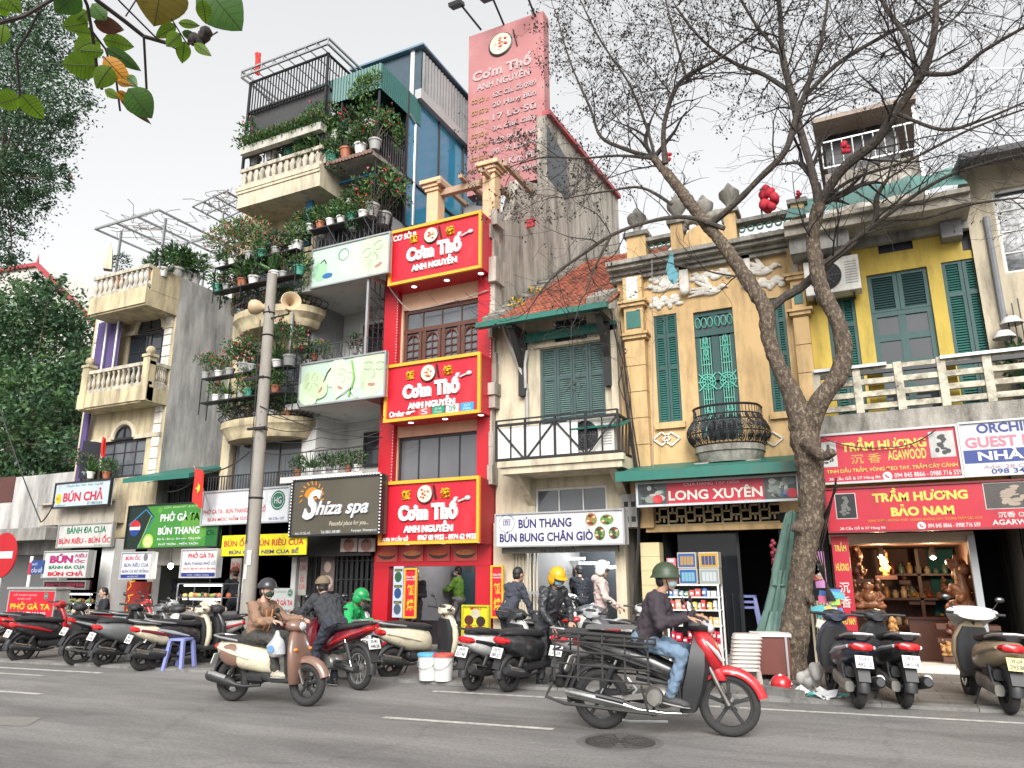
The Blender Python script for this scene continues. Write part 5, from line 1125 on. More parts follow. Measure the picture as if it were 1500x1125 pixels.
# shop of the yellow house
zo=Z_(1340,795);xs_,xe_=X_(1244,880),X_(1430,880)
room(Yh,X_(1240,880),xe_,zo,F+.05,F+3.2,pm('wooden_room',(.12,.055,.035),.6,var=.4,scale=3))
mb=MB(pm('beige_lintel',(.42,.36,.26),.7));mb.box(xa,xe_+.1,F-.05,F+.2,zo,zo+.16);mb.build('lintel',Yh)
mb=MB(pm('grey_post',(.33,.35,.36),.5));mb.box(xe_,xe_+.1,F-.12,F+.1,.05,zo+.1);mb.build('door_post',Yh)
room(Yh,xe_+.1,6,2.9,F+.1,F+3)
st_=MB(pm('pale_step',(.55,.53,.49),.6,var=.1));st_.box(X_(1240,970)-.1,xe_+.1,F-.45,F+.05,.04,.16);st_.mat(pm('dark_step',(.10,.085,.075),.6));st_.box(xe_+.11,6,F-.3,F+.05,.04,.14);st_.build('step',Yh)
mb=MB(M_OLDWALL);mb.box(XY0-.12,X_(1216,860),F-.02,F+.2,0,2.9);mb.build('pillar',Yh)
# ======================================================= RIGHT EDGE HOUSE
Rh=thing('corner_house','cream house cut off by the right edge with white barred windows','house',(XE0+2.5,F,0))
w_=MB(M_CREAM2);zz=P(1475,262).z;hw1=(XE0+.42,XE0+3,P(1490,400).z,P(1480,275).z);wall(w_,XE0+.01,XE0+5,2.8,zz+.3,F-.06,[hw1],.15);w_.build('wall',Rh)
window(Rh,hw1,F+.02,M_WHITE,M_GLASS,3,4,.06);sh_=MB(M_OLDWALL);shell(sh_,XE0+.03,XE0+5,0,zz+.3,F,F+8);sh_.build('rear_walls',Rh)
mb=MB(pm('grey_roof',(.12,.12,.125),.7,var=.2));mb.obox((XE0+2.6,F-.1,zz+.35),(5.3,1.6,.1),Matrix.Rotation(.25,3,'X'));mb.build('roof',Rh)
gr=MB(M_IRON);p=P(1488,500,F-.3)
for k in range(8):gr.bar((XE0+.3+k*.09,F-.3,zfl+.3),(XE0+.3+k*.09,F-.3,zfl+1.5+.25*sin(k*.8)),.016)
gr.build('pointed_grille',Rh)
plant('trail',(XE0+.45,F-.4,zfl+.25),'trailing green plant below the wall lamp at the right edge',None,1.6)
p=P(1503,440,F-.5);flag('red flag leaning in at the right edge above the balcony',(p.x+.25,p.y,p.z-.9),(p.x-.02,p.y-.2,p.z-.02),1.0,.3,True,2)
# ======================================================= BACKGROUND ROOFTOPS
bgY=26
r=RC(1198,170,1352,262,bgY);t=thing('rooftop_block','dark rooftop block with a tin roof and railing far behind the yellow house','building',((r[0]+r[1])/2,bgY,0))
mb=MB(M_OLDWALL);mb.box(r[0],r[1],bgY,bgY+6,5,r[2]+.9);mb.build('wall',t)
mb=MB(M_BF);mb.box(r[0]+.1,r[1]-.5,bgY+.5,bgY+5.5,r[2]+.9,r[3]-.6);mb.build('dark_storey',t)
mb=MB(pm('rust_roof',(.3,.24,.2),.8));mb.box(r[0]-.2,r[1]+.1,bgY-.6,bgY+6,r[3]-.6,r[3]-.45);mb.build('roof',t)
mb=MB(M_STEEL);mb.bar((r[1],bgY-.3,9),(r[1],bgY-.3,r[3]-.4),.1);railing(mb,(r[0],bgY-.4,0),(r[1],bgY-.4,0),r[2]+.9,r[2]+1.9,.3,.025,.05);mb.build('railing',t)
aY=22;a,b=P(1408,100,aY),P(1425,240,aY);mb=MB(M_STEEL);mb.tube([(P(1409,103,aY).x,aY,P(1409,103,aY).z),(P(1428,245,aY).x,aY,P(1428,245,aY).z-3)],.02,5);mb.tube([(P(1409,103,aY).x,aY,P(1409,103,aY).z),(P(1393,240,aY).x,aY,P(1393,240,aY).z-3)],.02,5);mb.bar((P(1409,103,aY).x,aY,P(1409,103,aY).z),(P(1520,98,aY).x,aY,P(1520,98,aY).z),.03)
tag(mb.build('roof_mast'),'thin grey metal mast rising over the green tarp roof','mast')
mb=MB(pm('far_wall',(.4,.39,.37),.9));mb.box(-60,-38,40,44,0,9);tag(mb.build('distant_building'),'pale plain building far off at the left between trees','building')
# ======================================================= SIGNS AND LETTERING
def C(h):return tuple(((int(h[i:i+2],16)/255+.055)/1.055)**2.4 if int(h[i:i+2],16)>10 else int(h[i:i+2],16)/3294 for i in(0,2,4))
def K(h,**k):c=tuple(x*.74 for x in C(h));k.setdefault('stain',tuple(x*.72 for x in c));return flat(c,samt=.35,sscale=(1.2,1.2,.4),**k)
K_BLUE,K_RED,K_MAG,K_GRN,K_YEL,K_WHT=K('2a2a78'),K('cc1f38'),K('a8206a'),K('1c7a5a'),K('e8c832'),K('e4e6ea')
def sign(label,q,Y,bg,texts,frame=None,fw=.05,th=.08,name='shop_sign',cat='sign',deco=None,group=None,depth=0):
 if len(q)==4 and not isinstance(q[0],tuple):x0,x1,z0,z1=RC(*q,Y)
 else:
  tl,tr,br,bl=[P(a,b,Y)for a,b in q];x0,x1,z0,z1=(tl.x+bl.x)/2,(tr.x+br.x)/2,(bl.z+br.z)/2,(tl.z+tr.z)/2
 t=thing(name,label,cat,((x0+x1)/2,Y,z0),0,group)
 b=MB(bg);b.box(x0,x1,Y,Y+th,z0,z1);b.build('board',t)
 if frame:
  f=MB(frame);f.box(x0-.01,x1+.01,Y-.03,Y+th*.5,z1-fw,z1+.01);f.box(x0-.01,x1+.01,Y-.03,Y+th*.5,z0-.01,z0+fw);f.box(x0-.01,x0+fw,Y-.03,Y+th*.5,z0+fw,z1-fw);f.box(x1-fw,x1+.01,Y-.03,Y+th*.5,z0+fw,z1-fw);f.build('frame',t)
 W,H_=x1-x0,z1-z0
 U=lambda u:x0+W*u
 V=lambda v:z1-H_*v
 for i,s in enumerate(texts):
  st_,u0,v0,u1,v1,m=s[:6];bold=s[6]if len(s)>6 else .02;sh=s[7]if len(s)>7 else 0;dp=s[8]if len(s)>8 else depth
  l=MB(m);l.text(st_,U(u0),U(u1),V(v1),V(v0),Y-.004-.0006*i,dp,bold,sh);l.build('lettering',t)
 if deco:deco(t,U,V,Y-.003)
 return t
 # ---- left block
def d1(t,U,V,y):
 m=MB(K_YEL);m.disc(U(.085),V(.63),.13,.15,y);m.mat(K('7a6a10'));m.text('BC',U(.05),U(.12),V(.68),V(.57),y-.003);m.build('emblem',t)
sign('pale blue BÚN CHẢ board hung above the grey eave of the cream house',((80,708),(162,702),(162,739),(80,745)),F-.65,K('c4d2dc'),[('Chuyên Bún Chả - Nem Cua Bể',.2,.08,.85,.22,K_GRN,0),('BÚN CHẢ',.17,.3,.88,.78,K_RED,.035),('Tại số 49 Cầu Gỗ',.03,.86,.22,.95,K_GRN,0),('ĐT: 0904.316.816',.62,.82,.88,.93,K_GRN,0)],M_IRON,.03,deco=d1)
sign('white BÁNH ĐA CUA board with green and crimson letters under the eave',((86,769),(165,764),(165,799),(84,804)),F-.6,K('cdcbc6'),[('BÁNH ĐA CUA',.16,.08,.88,.42,K_GRN,.03),('BÚN RIÊU - BÚN ỐC',.03,.5,.98,.84,K_RED,.03),('ĐT: 0904 316 816',.7,.9,.98,.97,K_GRN,0)],K('a8a8a4'),.03)
sign('square white box sign with a huge magenta BÚN hanging lowest on the left',((65,808),(130,806),(128,845),(63,847)),F-1.3,K('d4d4d2'),[('BÚN',.13,.1,.66,.46,K_MAG,.06),('RIÊU',.7,.1,.95,.26,K_MAG,.03),('ỐC',.7,.3,.93,.46,K_MAG,.04),('BÁNH ĐA CUA',.13,.52,.95,.68,K_GRN,.04),('BÚN CHẢ',.13,.74,.93,.94,K_RED,.05)],K('b4b4b0'),.02,th=.2)
sign('dark red lamp board below the white box sign at the left stall',((65,851),(127,850),(127,862),(64,864)),F-1.25,K('3a0a18'),[('BÚN ĐẬU - NEM RÁN',.05,.2,.95,.8,K('a02840'),.02)],K('888'.ljust(6,'8')),.03,th=.15)
def d2(t,U,V,y):
 b=MB(K('10241c'));b.add([(U(.0),y,V(1)),(U(.14),y,V(1)),(U(.30),y,V(.28)),(U(.2),y,V(.02)),(U(0),y,V(.02))],[[0,1,2,3,4]]);b.build('dark_corner',t)
 c=MB(K('2f7fb0'));c.stroke([(U(.02),V(.45)),(U(.2),V(.1)),(U(.29),V(.3)),(U(.15),V(.95))],.035,y-.003);c.mat(K('8fb832'));c.stroke([(U(.27),V(.25)),(U(.15),V(1.0))],.03,y-.004);c.build('bottle_outline',t)
 e=MB(K_WHT);r=.2;cx,cz=U(.095),V(.52);e.disc(cx,cz,r,r,y-.005);e.mat(K('c8202c'));e.add([(cx+r*.93*cos(a),y-.007,cz+.03+r*.86*sin(a))for a in[pi*i/12 for i in range(13)]],[list(range(13))]);e.mat(K('1c3f8c'));e.add([(cx+r*.93*cos(a),y-.007,cz-.05+r*.82*sin(a))for a in[pi+pi*i/12 for i in range(13)]],[list(range(13))]);e.build('round_emblem',t)
 l=MB(K('a8cc48'));l.disc(U(.26),V(.84),.2,.19,y-.008);l.mat(K('d8e8a0'));l.disc(U(.26),V(.84),.15,.14,y-.01);l.mat(K('b8d868'))
 for k in range(7):a=k*2*pi/7;l.stroke([(U(.26),V(.84)),(U(.26)+.15*cos(a),V(.84)+.14*sin(a))],.012,y-.012)
 l.build('lime_slice',t)
 d=MB(K('5c9c3c'));d.disc(U(.75),V(.55),.5,.36,y-.001);d.disc(U(.36),V(.14),.09,.08,y-.002);d.mat(K('1c6a2c'));d.box(U(.87),U(1),y-.004,y,V(1),V(0));d.build('green_disc',t)
sign('long green PHỞ GÀ TA banner with a soft drink bottle picture',((186,742),(322,733),(322,799),(186,806)),F-.75,K('3f8a34'),[('PHỞ GÀ TA',.37,.18,.79,.4,K_WHT,.03),('BÚN THANG',.36,.5,.8,.7,K_WHT,.03),('CƠM - BÁNH MỲ - BÚN MỌC',.4,.05,.8,.12,K('c8e0a0'),0),('Bún ốc - Bún cá - Bún mọc - Măng miến',.36,.76,.82,.83,K_WHT,.01),('PHỞ TRỘN - MIẾN TRỘN',.38,.87,.8,.95,K_WHT,.015),('Chị..',.88,.62,.97,.78,K_WHT,.0,.3)],M_IRON,.02,deco=d2)
def d3(t,U,V,y):m=MB(K('2a3a86'));m.box(U(.03),U(.84),y-.002,y,V(.97),V(.83));m.mat(K_WHT);m.text('49 CẦU GỖ',U(.25),U(.6),V(.94),V(.86),y-.005);m.mat(K('777'.ljust(6,'7')));m.disc(U(.78),V(.2),.08,.09,y-.002);m.build('address_strip',t)
sign('small white noodle sign with a blue strip left of the bare bulb',((178,810),(223,808),(222,847),(177,849)),F-1.0,K('dcdfe4'),[('BÚN ỐC',.12,.08,.62,.3,K_RED,.03),('BÚN RIÊU CUA',.1,.38,.9,.55,K_BLUE,.01),('BÚN CÁ RÔ ĐỒNG',.06,.6,.92,.77,K_BLUE,.01)],K('c0c0c0'),.02,th=.15,deco=d3)
def d4(t,U,V,y):m=MB(K('26347e'));m.box(U(.03),U(.97),y-.002,y,V(.98),V(.83));m.mat(K_WHT);m.text('PHỞ - MIẾN TRỘN',U(.2),U(.8),V(.94),V(.87),y-.005);m.build('address_strip',t)
sign('small white PHỞ GÀ TA sign hanging right of a bare bulb',((266,806),(319,803),(318,845),(265,847)),F-1.0,K('dcdcdc'),[('PHỞ GÀ TA',.18,.1,.9,.32,K_RED,.03),('BÚN THANG PHỐ CỔ',.1,.4,.95,.56,K_BLUE,.01),('Bún ốc - Bún riêu - Bún cá - Bún măng',.08,.62,.96,.74,K_RED,.01)],K('c4c4c4'),.02,th=.15,deco=d4)
def crest(t,U,V,y,u,v,r,m=K('1f6a50')):c=MB(m);c.disc(U(u),V(v),r,r*1.05,y,20);c.mat(K_WHT);c.lathe([(r*.8,0),(r*.86,0)],(U(u),y-.003,V(v)),24,Matrix.Rotation(R(90),3,'X'));c.text('HG',U(u)-r*.5,U(u)+r*.5,V(v)-r*.35,V(v)+r*.35,y-.004);c.build('emblem',t)
sign('long white noodle board with a green round crest behind the concrete pole',((297,721),(425,712),(424,764),(296,770)),F-.8,K('dde0e4'),[('Hồ Gươm Quán',.1,.1,.62,.42,K_BLUE,.02,.15),('PHỞ GÀ TA - BÚN THANG - PHỐ CỔ',.02,.48,.74,.68,K('d0584e'),.02),('BÚN MỌC NẤM SƯỜN',.08,.74,.6,.92,K('d0584e'),.02),('38 Cầu Gỗ',.78,.84,.95,.93,K_BLUE,0)],K('b8bcc0'),.03,th=.18,deco=lambda t,U,V,y:crest(t,U,V,y,.87,.38,.22))
sign('yellow noodle banner with red and blue letters behind the concrete pole',((324,786),(449,779),(449,811),(325,816)),F-.9,K('e8dc20'),[('BÚN ỐC - BÚN RIÊU CUA',.03,.1,.97,.55,K_RED,.025),('BÚN CHẢ - NEM CUA BỂ',.1,.64,.92,.92,K_BLUE,.025)],None,deco=None,th=.03)
# ---- spa
def d5(t,U,V,y):
 m=MB(K('d88a20'));cx,cz,r=U(.235),V(.32),.22
 m.add([(cx+r*cos(a),y-.01,cz+r*sin(a))for a in[pi*i/14-.15 for i in range(15)]]+[(cx,y-.01,cz-.1)],[list(range(16))])
 for k in range(11):a=-.3+k*(pi+.5)/10;m.stroke([(cx+(r+.05)*cos(a),cz+(r+.05)*sin(a)),(cx+(r+.14)*cos(a+.12),cz+(r+.14)*sin(a+.12))],.035,y-.01)
 m.build('sun_emblem',t)
 m=MB(pm('led_dots',(.8,.8,.78),.4))
 for i in range(34):m.ell((U(.02+.96*i/33),y-.02,V(-.015)),.024,n=6,k=4)
 for i in range(18):m.ell((U(.0),y-.02,V(.02+.96*i/17)),.024,n=6,k=4);m.ell((U(1.0),y-.02,V(.02+.96*i/17)),.02,n=6,k=4)
 m.build('light_string',t)
M_SPAB=pm('spa_bronze',(.095,.085,.065),.3,var=.25,scale=1.2,metal=.2)
sign('dark bronze spa sign with an orange sun emblem and white bulbs',((429,705),(560,693),(555,784),(425,784)),F-.95,M_SPAB,[('S',.15,.2,.36,.72,K_WHT,.035,.4,.05),('hiza spa',.3,.4,.88,.72,K_WHT,.02,.35,.04),('Peaceful place for you...',.45,.76,.88,.86,K('d8d0b8'),.005,.2),('Add: 28 Cầu Gỗ',.06,.92,.24,.97,K_WHT,.005),('Tel: 0842 248 889',.36,.915,.58,.965,K_WHT,.005),('Fanpage: Shizaspa.vn',.7,.91,.97,.96,K_WHT,.005)],M_BF,.03,th=.25,deco=d5)
M_MINT=pm('mint_print',(.42,.53,.45),.35,var=.14,scale=1.3)
def face(m,cx,cz,s,y,rot,tone='b9d8b0',box=None):
 ca,sa=cos(rot),sin(rot);T=lambda x,z:(min(box[1],max(box[0],cx+(x*ca-z*sa)*s)),min(box[3],max(box[2],cz+(x*sa+z*ca)*s)))
 def poly(pts,mm,dy):m.mat(mm);q=[T(*p)for p in pts];m.add([(x,y-dy,z)for x,z in q],[list(range(len(q)))])
 poly([(.62*cos(a)*(1-.14*(sin(a)<0)*abs(sin(a))),.85*sin(a))for a in[2*pi*i/26 for i in range(26)]],K(tone,var=.2,scale=2),.004)
 poly([(-.62+.5*cos(a),.15+.75*sin(a))for a in[2*pi*i/16 for i in range(16)]],K('d6eccc',var=.1),.0035)
 d=K('6c8c70')
 for ex in(-.27,.27):
  m.mat(d);a=[T(ex-.16,.18),T(ex-.06,.12),T(ex+.06,.12),T(ex+.16,.2)];m.stroke(a,.022*s,y-.006);a=[T(ex-.18,.36),T(ex-.05,.42),T(ex+.08,.42),T(ex+.2,.36)];m.mat(K('8aa88c'));m.stroke(a,.035*s,y-.006)
 m.mat(K('8fb48c'));m.stroke([T(.02,.15),T(.09,-.12),T(-.02,-.18)],.035*s,y-.006)
 poly([(-.2,-.42),(-.08,-.36),(0,-.38),(.09,-.36),(.2,-.42),(.08,-.5),(-.08,-.5)],K('b88878'),.006)
def d6(t,U,V,y):
 m=MB(M_MINT);face(m,U(.82),V(.5),.68,y,.4,'cfe0c0',(U(.01),U(.99),V(.98),V(.02)));m.mat(K('e8f2e4'));m.disc(U(.5),V(.5),.3,.4,y-.001);m.mat(K('7aa88a'));m.lathe([(.13,0),(.17,0)],(U(.42),y-.002,V(.3)),20,Matrix.Rotation(R(90),3,'X'));m.mat(K('2f6fa8'));m.disc(U(.22),V(.75),.16,.07,y-.002);m.mat(K('a8d8b0'));m.disc(U(.12),V(.6),.22,.26,y-.0015);m.mat(K('34503c'));m.stroke([(U(.12),V(.4)),(U(.17),V(.32)),(U(.2),V(.45))],.03,y-.004)
 for i in range(5):
  for k in range(3):m.mat(K('d8e8d4'));m.disc(U(.44+i*.045),V(.55+k*.1),.04,.035,y-.003)
 m.build('printed_face',t)
def d7(t,U,V,y):
 m=MB(M_MINT);m.mat(K('9cd07a'));m.disc(U(.18),V(.7),.36,.24,y-.001);bx_=(U(.01),U(.99),V(.98),V(.02));face(m,U(.86),V(.45),.62,y,-.12,'cce0bc',bx_);face(m,U(.53),V(.5),.5,y-.012,-.45,'d6e8c8',bx_);face(m,U(.2),V(.55),.5,y-.024,.9,'cce2b8',bx_);m.mat(K('7cc060'));m.stroke([(U(.62),V(.1)),(U(.66),V(.5)),(U(.6),V(.9))],.05,y-.034);m.mat(K('e4ecd8'));m.stroke([(U(.45),V(.9)),(U(.6),V(.7)),(U(.7),V(.95))],.06,y-.034);m.mat(K('2a3a2c'));m.stroke([(U(.3),V(.5)),(U(.34),V(.3)),(U(.38),V(.2))],.03,y-.034);m.build('printed_faces',t)
sign('upper mint green spa banner with one large sleeping face',((456,366),(572,341),(570,401),(457,421)),F-.82,M_MINT,[],M_STEEL,.03,name='spa_banner',cat='banner',deco=d6)
sign('lower mint green spa banner with three resting faces',((440,533),(568,515),(562,580),(438,597)),F-.82,M_MINT,[],M_STEEL,.03,name='spa_banner',cat='banner',deco=d7)
mb=MB(K_WHT);
for i,px in enumerate((501,527)):
 r=RC(px,789,px+23,808,F-.3);mb=MB(K('c8b8b0'));mb.box(r[0],r[1],F-.34,F-.3,r[2],r[3]);mb.mat(K('a8786c',var=.3));mb.disc((r[0]+r[1])/2,(r[2]+r[3])/2,.15,.15,F-.345);mb.mat(K('503830'));mb.stroke([(r[0]+.12,r[2]+.2),(r[0]+.2,r[2]+.26),(r[0]+.28,r[2]+.2)],.03,F-.35);tag(mb.build('beauty_poster'),('left square beauty poster under the spa sign','right square beauty poster under the spa sign')[i],'poster')
def d8(t,U,V,y):
 m=MB(K('20242c'))
 for k,v in enumerate((.05,.37,.68)):m.mat(K('20242c'));m.box(U(.12),U(.9),y-.003,y,V(v+.05),V(v));m.mat(K('c8c83c'));m.text(('MASSAGE','FACIAL','NAILS')[k],U(.2),U(.82),V(v+.042),V(v+.01),y-.006);m.mat(K(('2f5a34','2a4a7a','4a5a6a')[k]));m.disc(U(.5),V(v+.16),.09,.11,y-.003)
 m.build('pictures',t)
sign('tall pale blue service banner beside the red pillar',((577,830),(591,829),(589,904),(574,905)),F-.32,K('c0cce0'),[],None,th=.03,deco=d8,name='vertical_banner',cat='banner')
# ---- red restaurant boxes
def bowl(t,U,V,y,cu,cv,s,sx=1):
 m=MB(K('e8e0c8'));cx,cz=U(cu),V(cv)
 m.lathe([(0,.03),(s*.95,.03),(s,0)],(cx,y,cz),24,Matrix.Rotation(R(90),3,'X'));m.mat(K('1c241c'));m.lathe([(s*.98,.0),(s*.98,.03),(s*1.08,.015)],(cx,y,cz-.02),24,Matrix.Rotation(R(90),3,'X'))
 for k in range(16):m.mat((K_RED,K('c87860'),K('d8d0a8'))[k%3]);a=random.random()*6.3;r=s*.6*random.random();m.ell((cx+r*cos(a),y-.035,cz+r*sin(a)),(s*.16,.015,s*.12),n=7,k=4)
 m.mat(K('2a1a14'));m.bar((cx+s*1.15,y-.02,cz+s*.9),(cx+s*1.5,y-.02,cz-s*.7),.045,.03);m.build('bowl_emblem',t)
def comtho(label,q,i,extra,cu=.46,cy=.3):
 z0,z1=hz[i];x0,x1=(P(*q[0],YS).x+P(*q[3],YS).x)/2,XB0-.02
 t=thing('shop_sign',label,'sign',((x0+x1)/2,YS,z0))
 b=MB(M_RED);b.box(x0,x1,YS+.0,F+.05,z0,z1);b.build('box',t)
 f=MB(M_GOLD);w_=.05
 for a in((x0-.02,x1+.01,z1-w_,z1+.02),(x0-.02,x1+.01,z0-.02,z0+w_),(x0-.02,x0+w_,z0+w_,z1-w_),(x1-w_,x1+.01,z0+w_,z1-w_)):f.box(a[0],a[1],YS-.05,YS+.02,a[2],a[3])
 f.build('frame',t)
 l=MB(pm('down_light',(.9,.88,.82),.4,emit=1.2))
 for k in range(3):l.lathe([(0,-.006),(.06,-.006),(.065,0)],(x0+.5+k*.9,YS+.3,z0),12)
 l.build('down_light',t)
 W,H_=x1-x0,z1-z0;U=lambda u:x0+W*u
 V=lambda v:z1-H_*v
 y=YS-.001;bowl(t,U,V,y,cu,.22,.19)
 g=MB(K('e8b820'))
 for uu,st_ in((cu-.19,'飯'),(cu+.21,'燒')):g.text(st_,U(uu-.045),U(uu+.045),V(.3),V(.14),y,.04,.03)
 g.build('lettering',t)
 L=MB(M_LWHITE);L.text('Cơm',U(.2),U(.5),V(.64),V(.39),y,.06,.05);L.build('lettering',t);L=MB(M_LWHITE);L.text('Thố',U(.54),U(.8),V(.64),V(.3),y,.06,.05);L.build('lettering',t)
 s=MB(pm('spoon_grey',(.45,.45,.44),.4));s.bar((U(.8),y-.03,V(.37)),(U(.87),y-.03,V(.33)),.035);s.ell((U(.89),y-.03,V(.32)),(.07,.02,.05));s.build('spoon',t)
 L=MB(M_LWHITE);L.text('ANH NGUYỄN',U(.26),U(.75),V(.83),V(.66),y,.05,.03);L.build('lettering',t)
 for s_,u0,v0,u1,v1,m in extra:L=MB(m);L.text(s_,U(u0),U(u1),V(v1),V(v0),y,.02,.02);L.build('lettering',t)
 return t,U,V,y
comtho('highest red gold-framed restaurant sign box on the red house',((572,340),0,0,(572,418)),0,[('CƠ SỞ 9',.03,.05,.29,.19,M_LWHITE)])
t,U,V,y=comtho('middle red gold-framed restaurant sign box with a row of small app tiles',((568,537),0,0,(563,618)),1,[('Order',.05,.83,.22,.93,M_LWHITE)])
for u,c,s_ in((.37,'d8504c','S'),(.515,'1f9a74','Grab\nFood'),(.66,'e8e8e4','09'),(.81,'35a4d8','GO\nMIN')):
 m=MB(K(c));m.box(U(u),U(u+.13),y-.03,y,V(.965),V(.82));m.mat(K_WHT if c!='e8e8e4' else K('1f7a4c'));m.text(s_,U(u+.03),U(u+.1),V(.94),V(.845),y-.034);m.build('app_tile',t)
m=MB(M_LWHITE);m.bar((U(.25),y-.02,V(.88)),(U(.33),y-.02,V(.87)),.03);m.ell((U(.26),y-.02,V(.89)),(.07,.02,.045));m.build('pointing_hand',t)
comtho('lowest red gold-framed restaurant sign box with white phone numbers',((560,709),0,0,(556,799)),2,[('ADD: 34 CẦU GỖ',.03,.87,.3,.955,M_LWHITE),('0967 08 9933 - 0974 62 9933',.4,.87,.97,.955,M_LWHITE)])
side=MB(pm('red_side_panel',(.33,.008,.016),.5,var=.1,stain=(.2,.01,.015),samt=.4));z0,z1=hz[2];side.box(XB0-.02,XB0+.005,YS+.03,F,z0-.03,z1-.03);tag(side.build('sign_side_panel'),'darker red side panel closing the lowest sign box','panel')
for px,lb in(((594,833,609,905),'left'),((720,829,737,905),'right')):
 sign('slim red and gold vertical restaurant banner on the %s pillar'%lb,px,F-.3,M_RED,[('Cơm Thố',.12,.14,.88,.19,M_LWHITE,.01),('ANH NGUYỄN',.12,.2,.88,.24,M_LWHITE,.01),('飯',.2,.33,.8,.55,K_YEL,.02),('燒',.2,.62,.8,.86,K_YEL,.02)],M_GOLD,.025,th=.04,name='vertical_banner',cat='banner')
 # ---- billboard on the roof
def d9(t,U,V,y):bowl(t,U,V,y-.01,.44,.12,.38)
M_FADE=pm('faded_red_print',(.38,.155,.155),.7,var=.12,scale=.6,stain=(.44,.24,.23),samt=.5,sscale=(.4,.4,.4));KF=K('c8b0b0');KG=K('c09870')
rows=['62C Cầu Gỗ 0989','20 Hàng Bún','17 Lò Sũ','3A Cầu Giấy','32B Phố Huế','90 - 92 Láng Hạ','401 Kim Mã','18B Hàng Bông']
sign('huge faded red rooftop billboard with lists of addresses',((691,46),(800,21),(795,268),(680,282)),PX(797,200,XB0-.1).y,M_FADE,[('Cơm Thố',.06,.23,.85,.31,KF,.04),('ANH NGUYỄN',.12,.31,.82,.375,KF,.03)]+[('CƠ SỞ %d:'%(i+1),.05,.415+i*.071,.28,.45+i*.071,KG,.02)for i in range(8)]+[(rows[i],.34,.405+i*.071,.9,.445+i*.071,KF,.02)for i in range(8)],th=.4,name='billboard',cat='billboard',deco=d9,depth=.02)
Yb_=PX(797,200,XB0-.1).y
for i,(pb,ptp)in enumerate((((705,44),(676,8)),((738,36),(722,-2)),((784,24),(770,-12)))):
 m=MB(M_BF);a=P(*pb,Yb_);b=P(*ptp,Yb_-.7);m.tube([a,b],.035,6);m.obox((b.x-.12,b.y-.1,b.z),(.42,.3,.12),Matrix.Rotation(.3,3,'X'));tag(m.build('floodlight'),('leftmost','middle','rightmost')[i]+' lamp arm reaching out over the top of the rooftop billboard','floodlight')
 # ---- noodle shop
def d10(t,U,V,y):
 m=MB(K('5a5a90'));m.lathe([(.17,0),(.18,0)],(U(.092),y,V(.3)),28,Matrix.Rotation(R(90),3,'X'));m.text('面',U(.06),U(.125),V(.36),V(.17),y-.002,0,0);m.build('round_emblem',t)
 for k,(u,v,rx,rz,c)in enumerate(((.76,.27,.14,.15,'b06a3c'),(.875,.29,.16,.12,'5a8a3c'),(.82,.68,.13,.16,'3c5a2c'),(.925,.68,.13,.14,'4a4a46'))):
  m=MB(K('dcdcd4'));m.disc(U(u),V(v),rx,rz,y-.001);m.mat(K(c,var=.5,scale=16));m.disc(U(u),V(v),rx*.82,rz*.82,y-.003)
  for q in range(9):m.mat(K(('7a9a4c','d8c8a0','9a3c2c','2c4a24')[q%4]));a=q*.7;m.disc(U(u)+rx*.5*cos(a),V(v)+rz*.5*sin(a),.035,.025,y-.005,7)
  m.build('food_picture',t)
NV=K('2c2a6e')
sign('white BÚN THANG board with four round dishes on its right end',((726,753),(914,746),(915,797),(726,801)),F-.6,K('e0e0e2'),[('BÚN THANG',.19,.12,.61,.46,NV,.03),('BÚN BUNG CHÂN GIÒ',.035,.54,.77,.87,NV,.03)],K('b0b0b0'),.02,th=.25,deco=d10)
sign('thin grey address strip beneath the white noodle board',((735,802),(905,799),(905,808),(735,811)),F-.4,K('7a7874'),[('36 CẦU GỖ',.35,.1,.65,.9,K('2a2a28'),.02)],th=.1)
# ---- grocery
def d11(t,U,V,y):
 for u0,u1,s in((.01,.2,1),(.8,.99,2)):
  m=MB(K('4a5250',var=.6,scale=9));m.box(U(u0),U(u1),y-.002,y,V(.95),V(.05));rr=random.Random(s)
  for k in range(26):m.mat(K(rr.choice(['8a9088','b8b8b0','2f3836','6a7870'])));m.disc(U(rr.uniform(u0+.03,u1-.03)),V(rr.uniform(.2,.8)),rr.uniform(.03,.12),rr.uniform(.02,.07),y-.003-.0004*k,9)
  m.mat(K('c8303c'));m.disc(U(u1-.06 if s==1 else u1-.03),V(.72),.09,.08,y-.016);m.mat(K('2c6ab0')if s==2 else K('d85048'));m.text('Zạ' if s==2 else '★',U(u1-.1),U(u1-.05),V(.85),V(.6),y-.017);m.build('photo_print',t)
sign('red grocery board between two grey photo panels under the green awning',((932,709),(1170,693),(1170,731),(934,744)),F-.75,K('b8283c'),[('CỬA HÀNG TẠP HÓA',.31,.06,.66,.26,K('d8a8a0'),.01),('LONG XUYÊN',.21,.3,.79,.8,K('dcd8cc'),.025),('ĐC: 34 Cầu Gỗ',.21,.88,.34,.96,K('d8a8a0'),0),('ĐT: 0988 815 812',.64,.87,.78,.95,K('d8a8a0'),0)],K('c8ccd0'),.03,deco=d11)
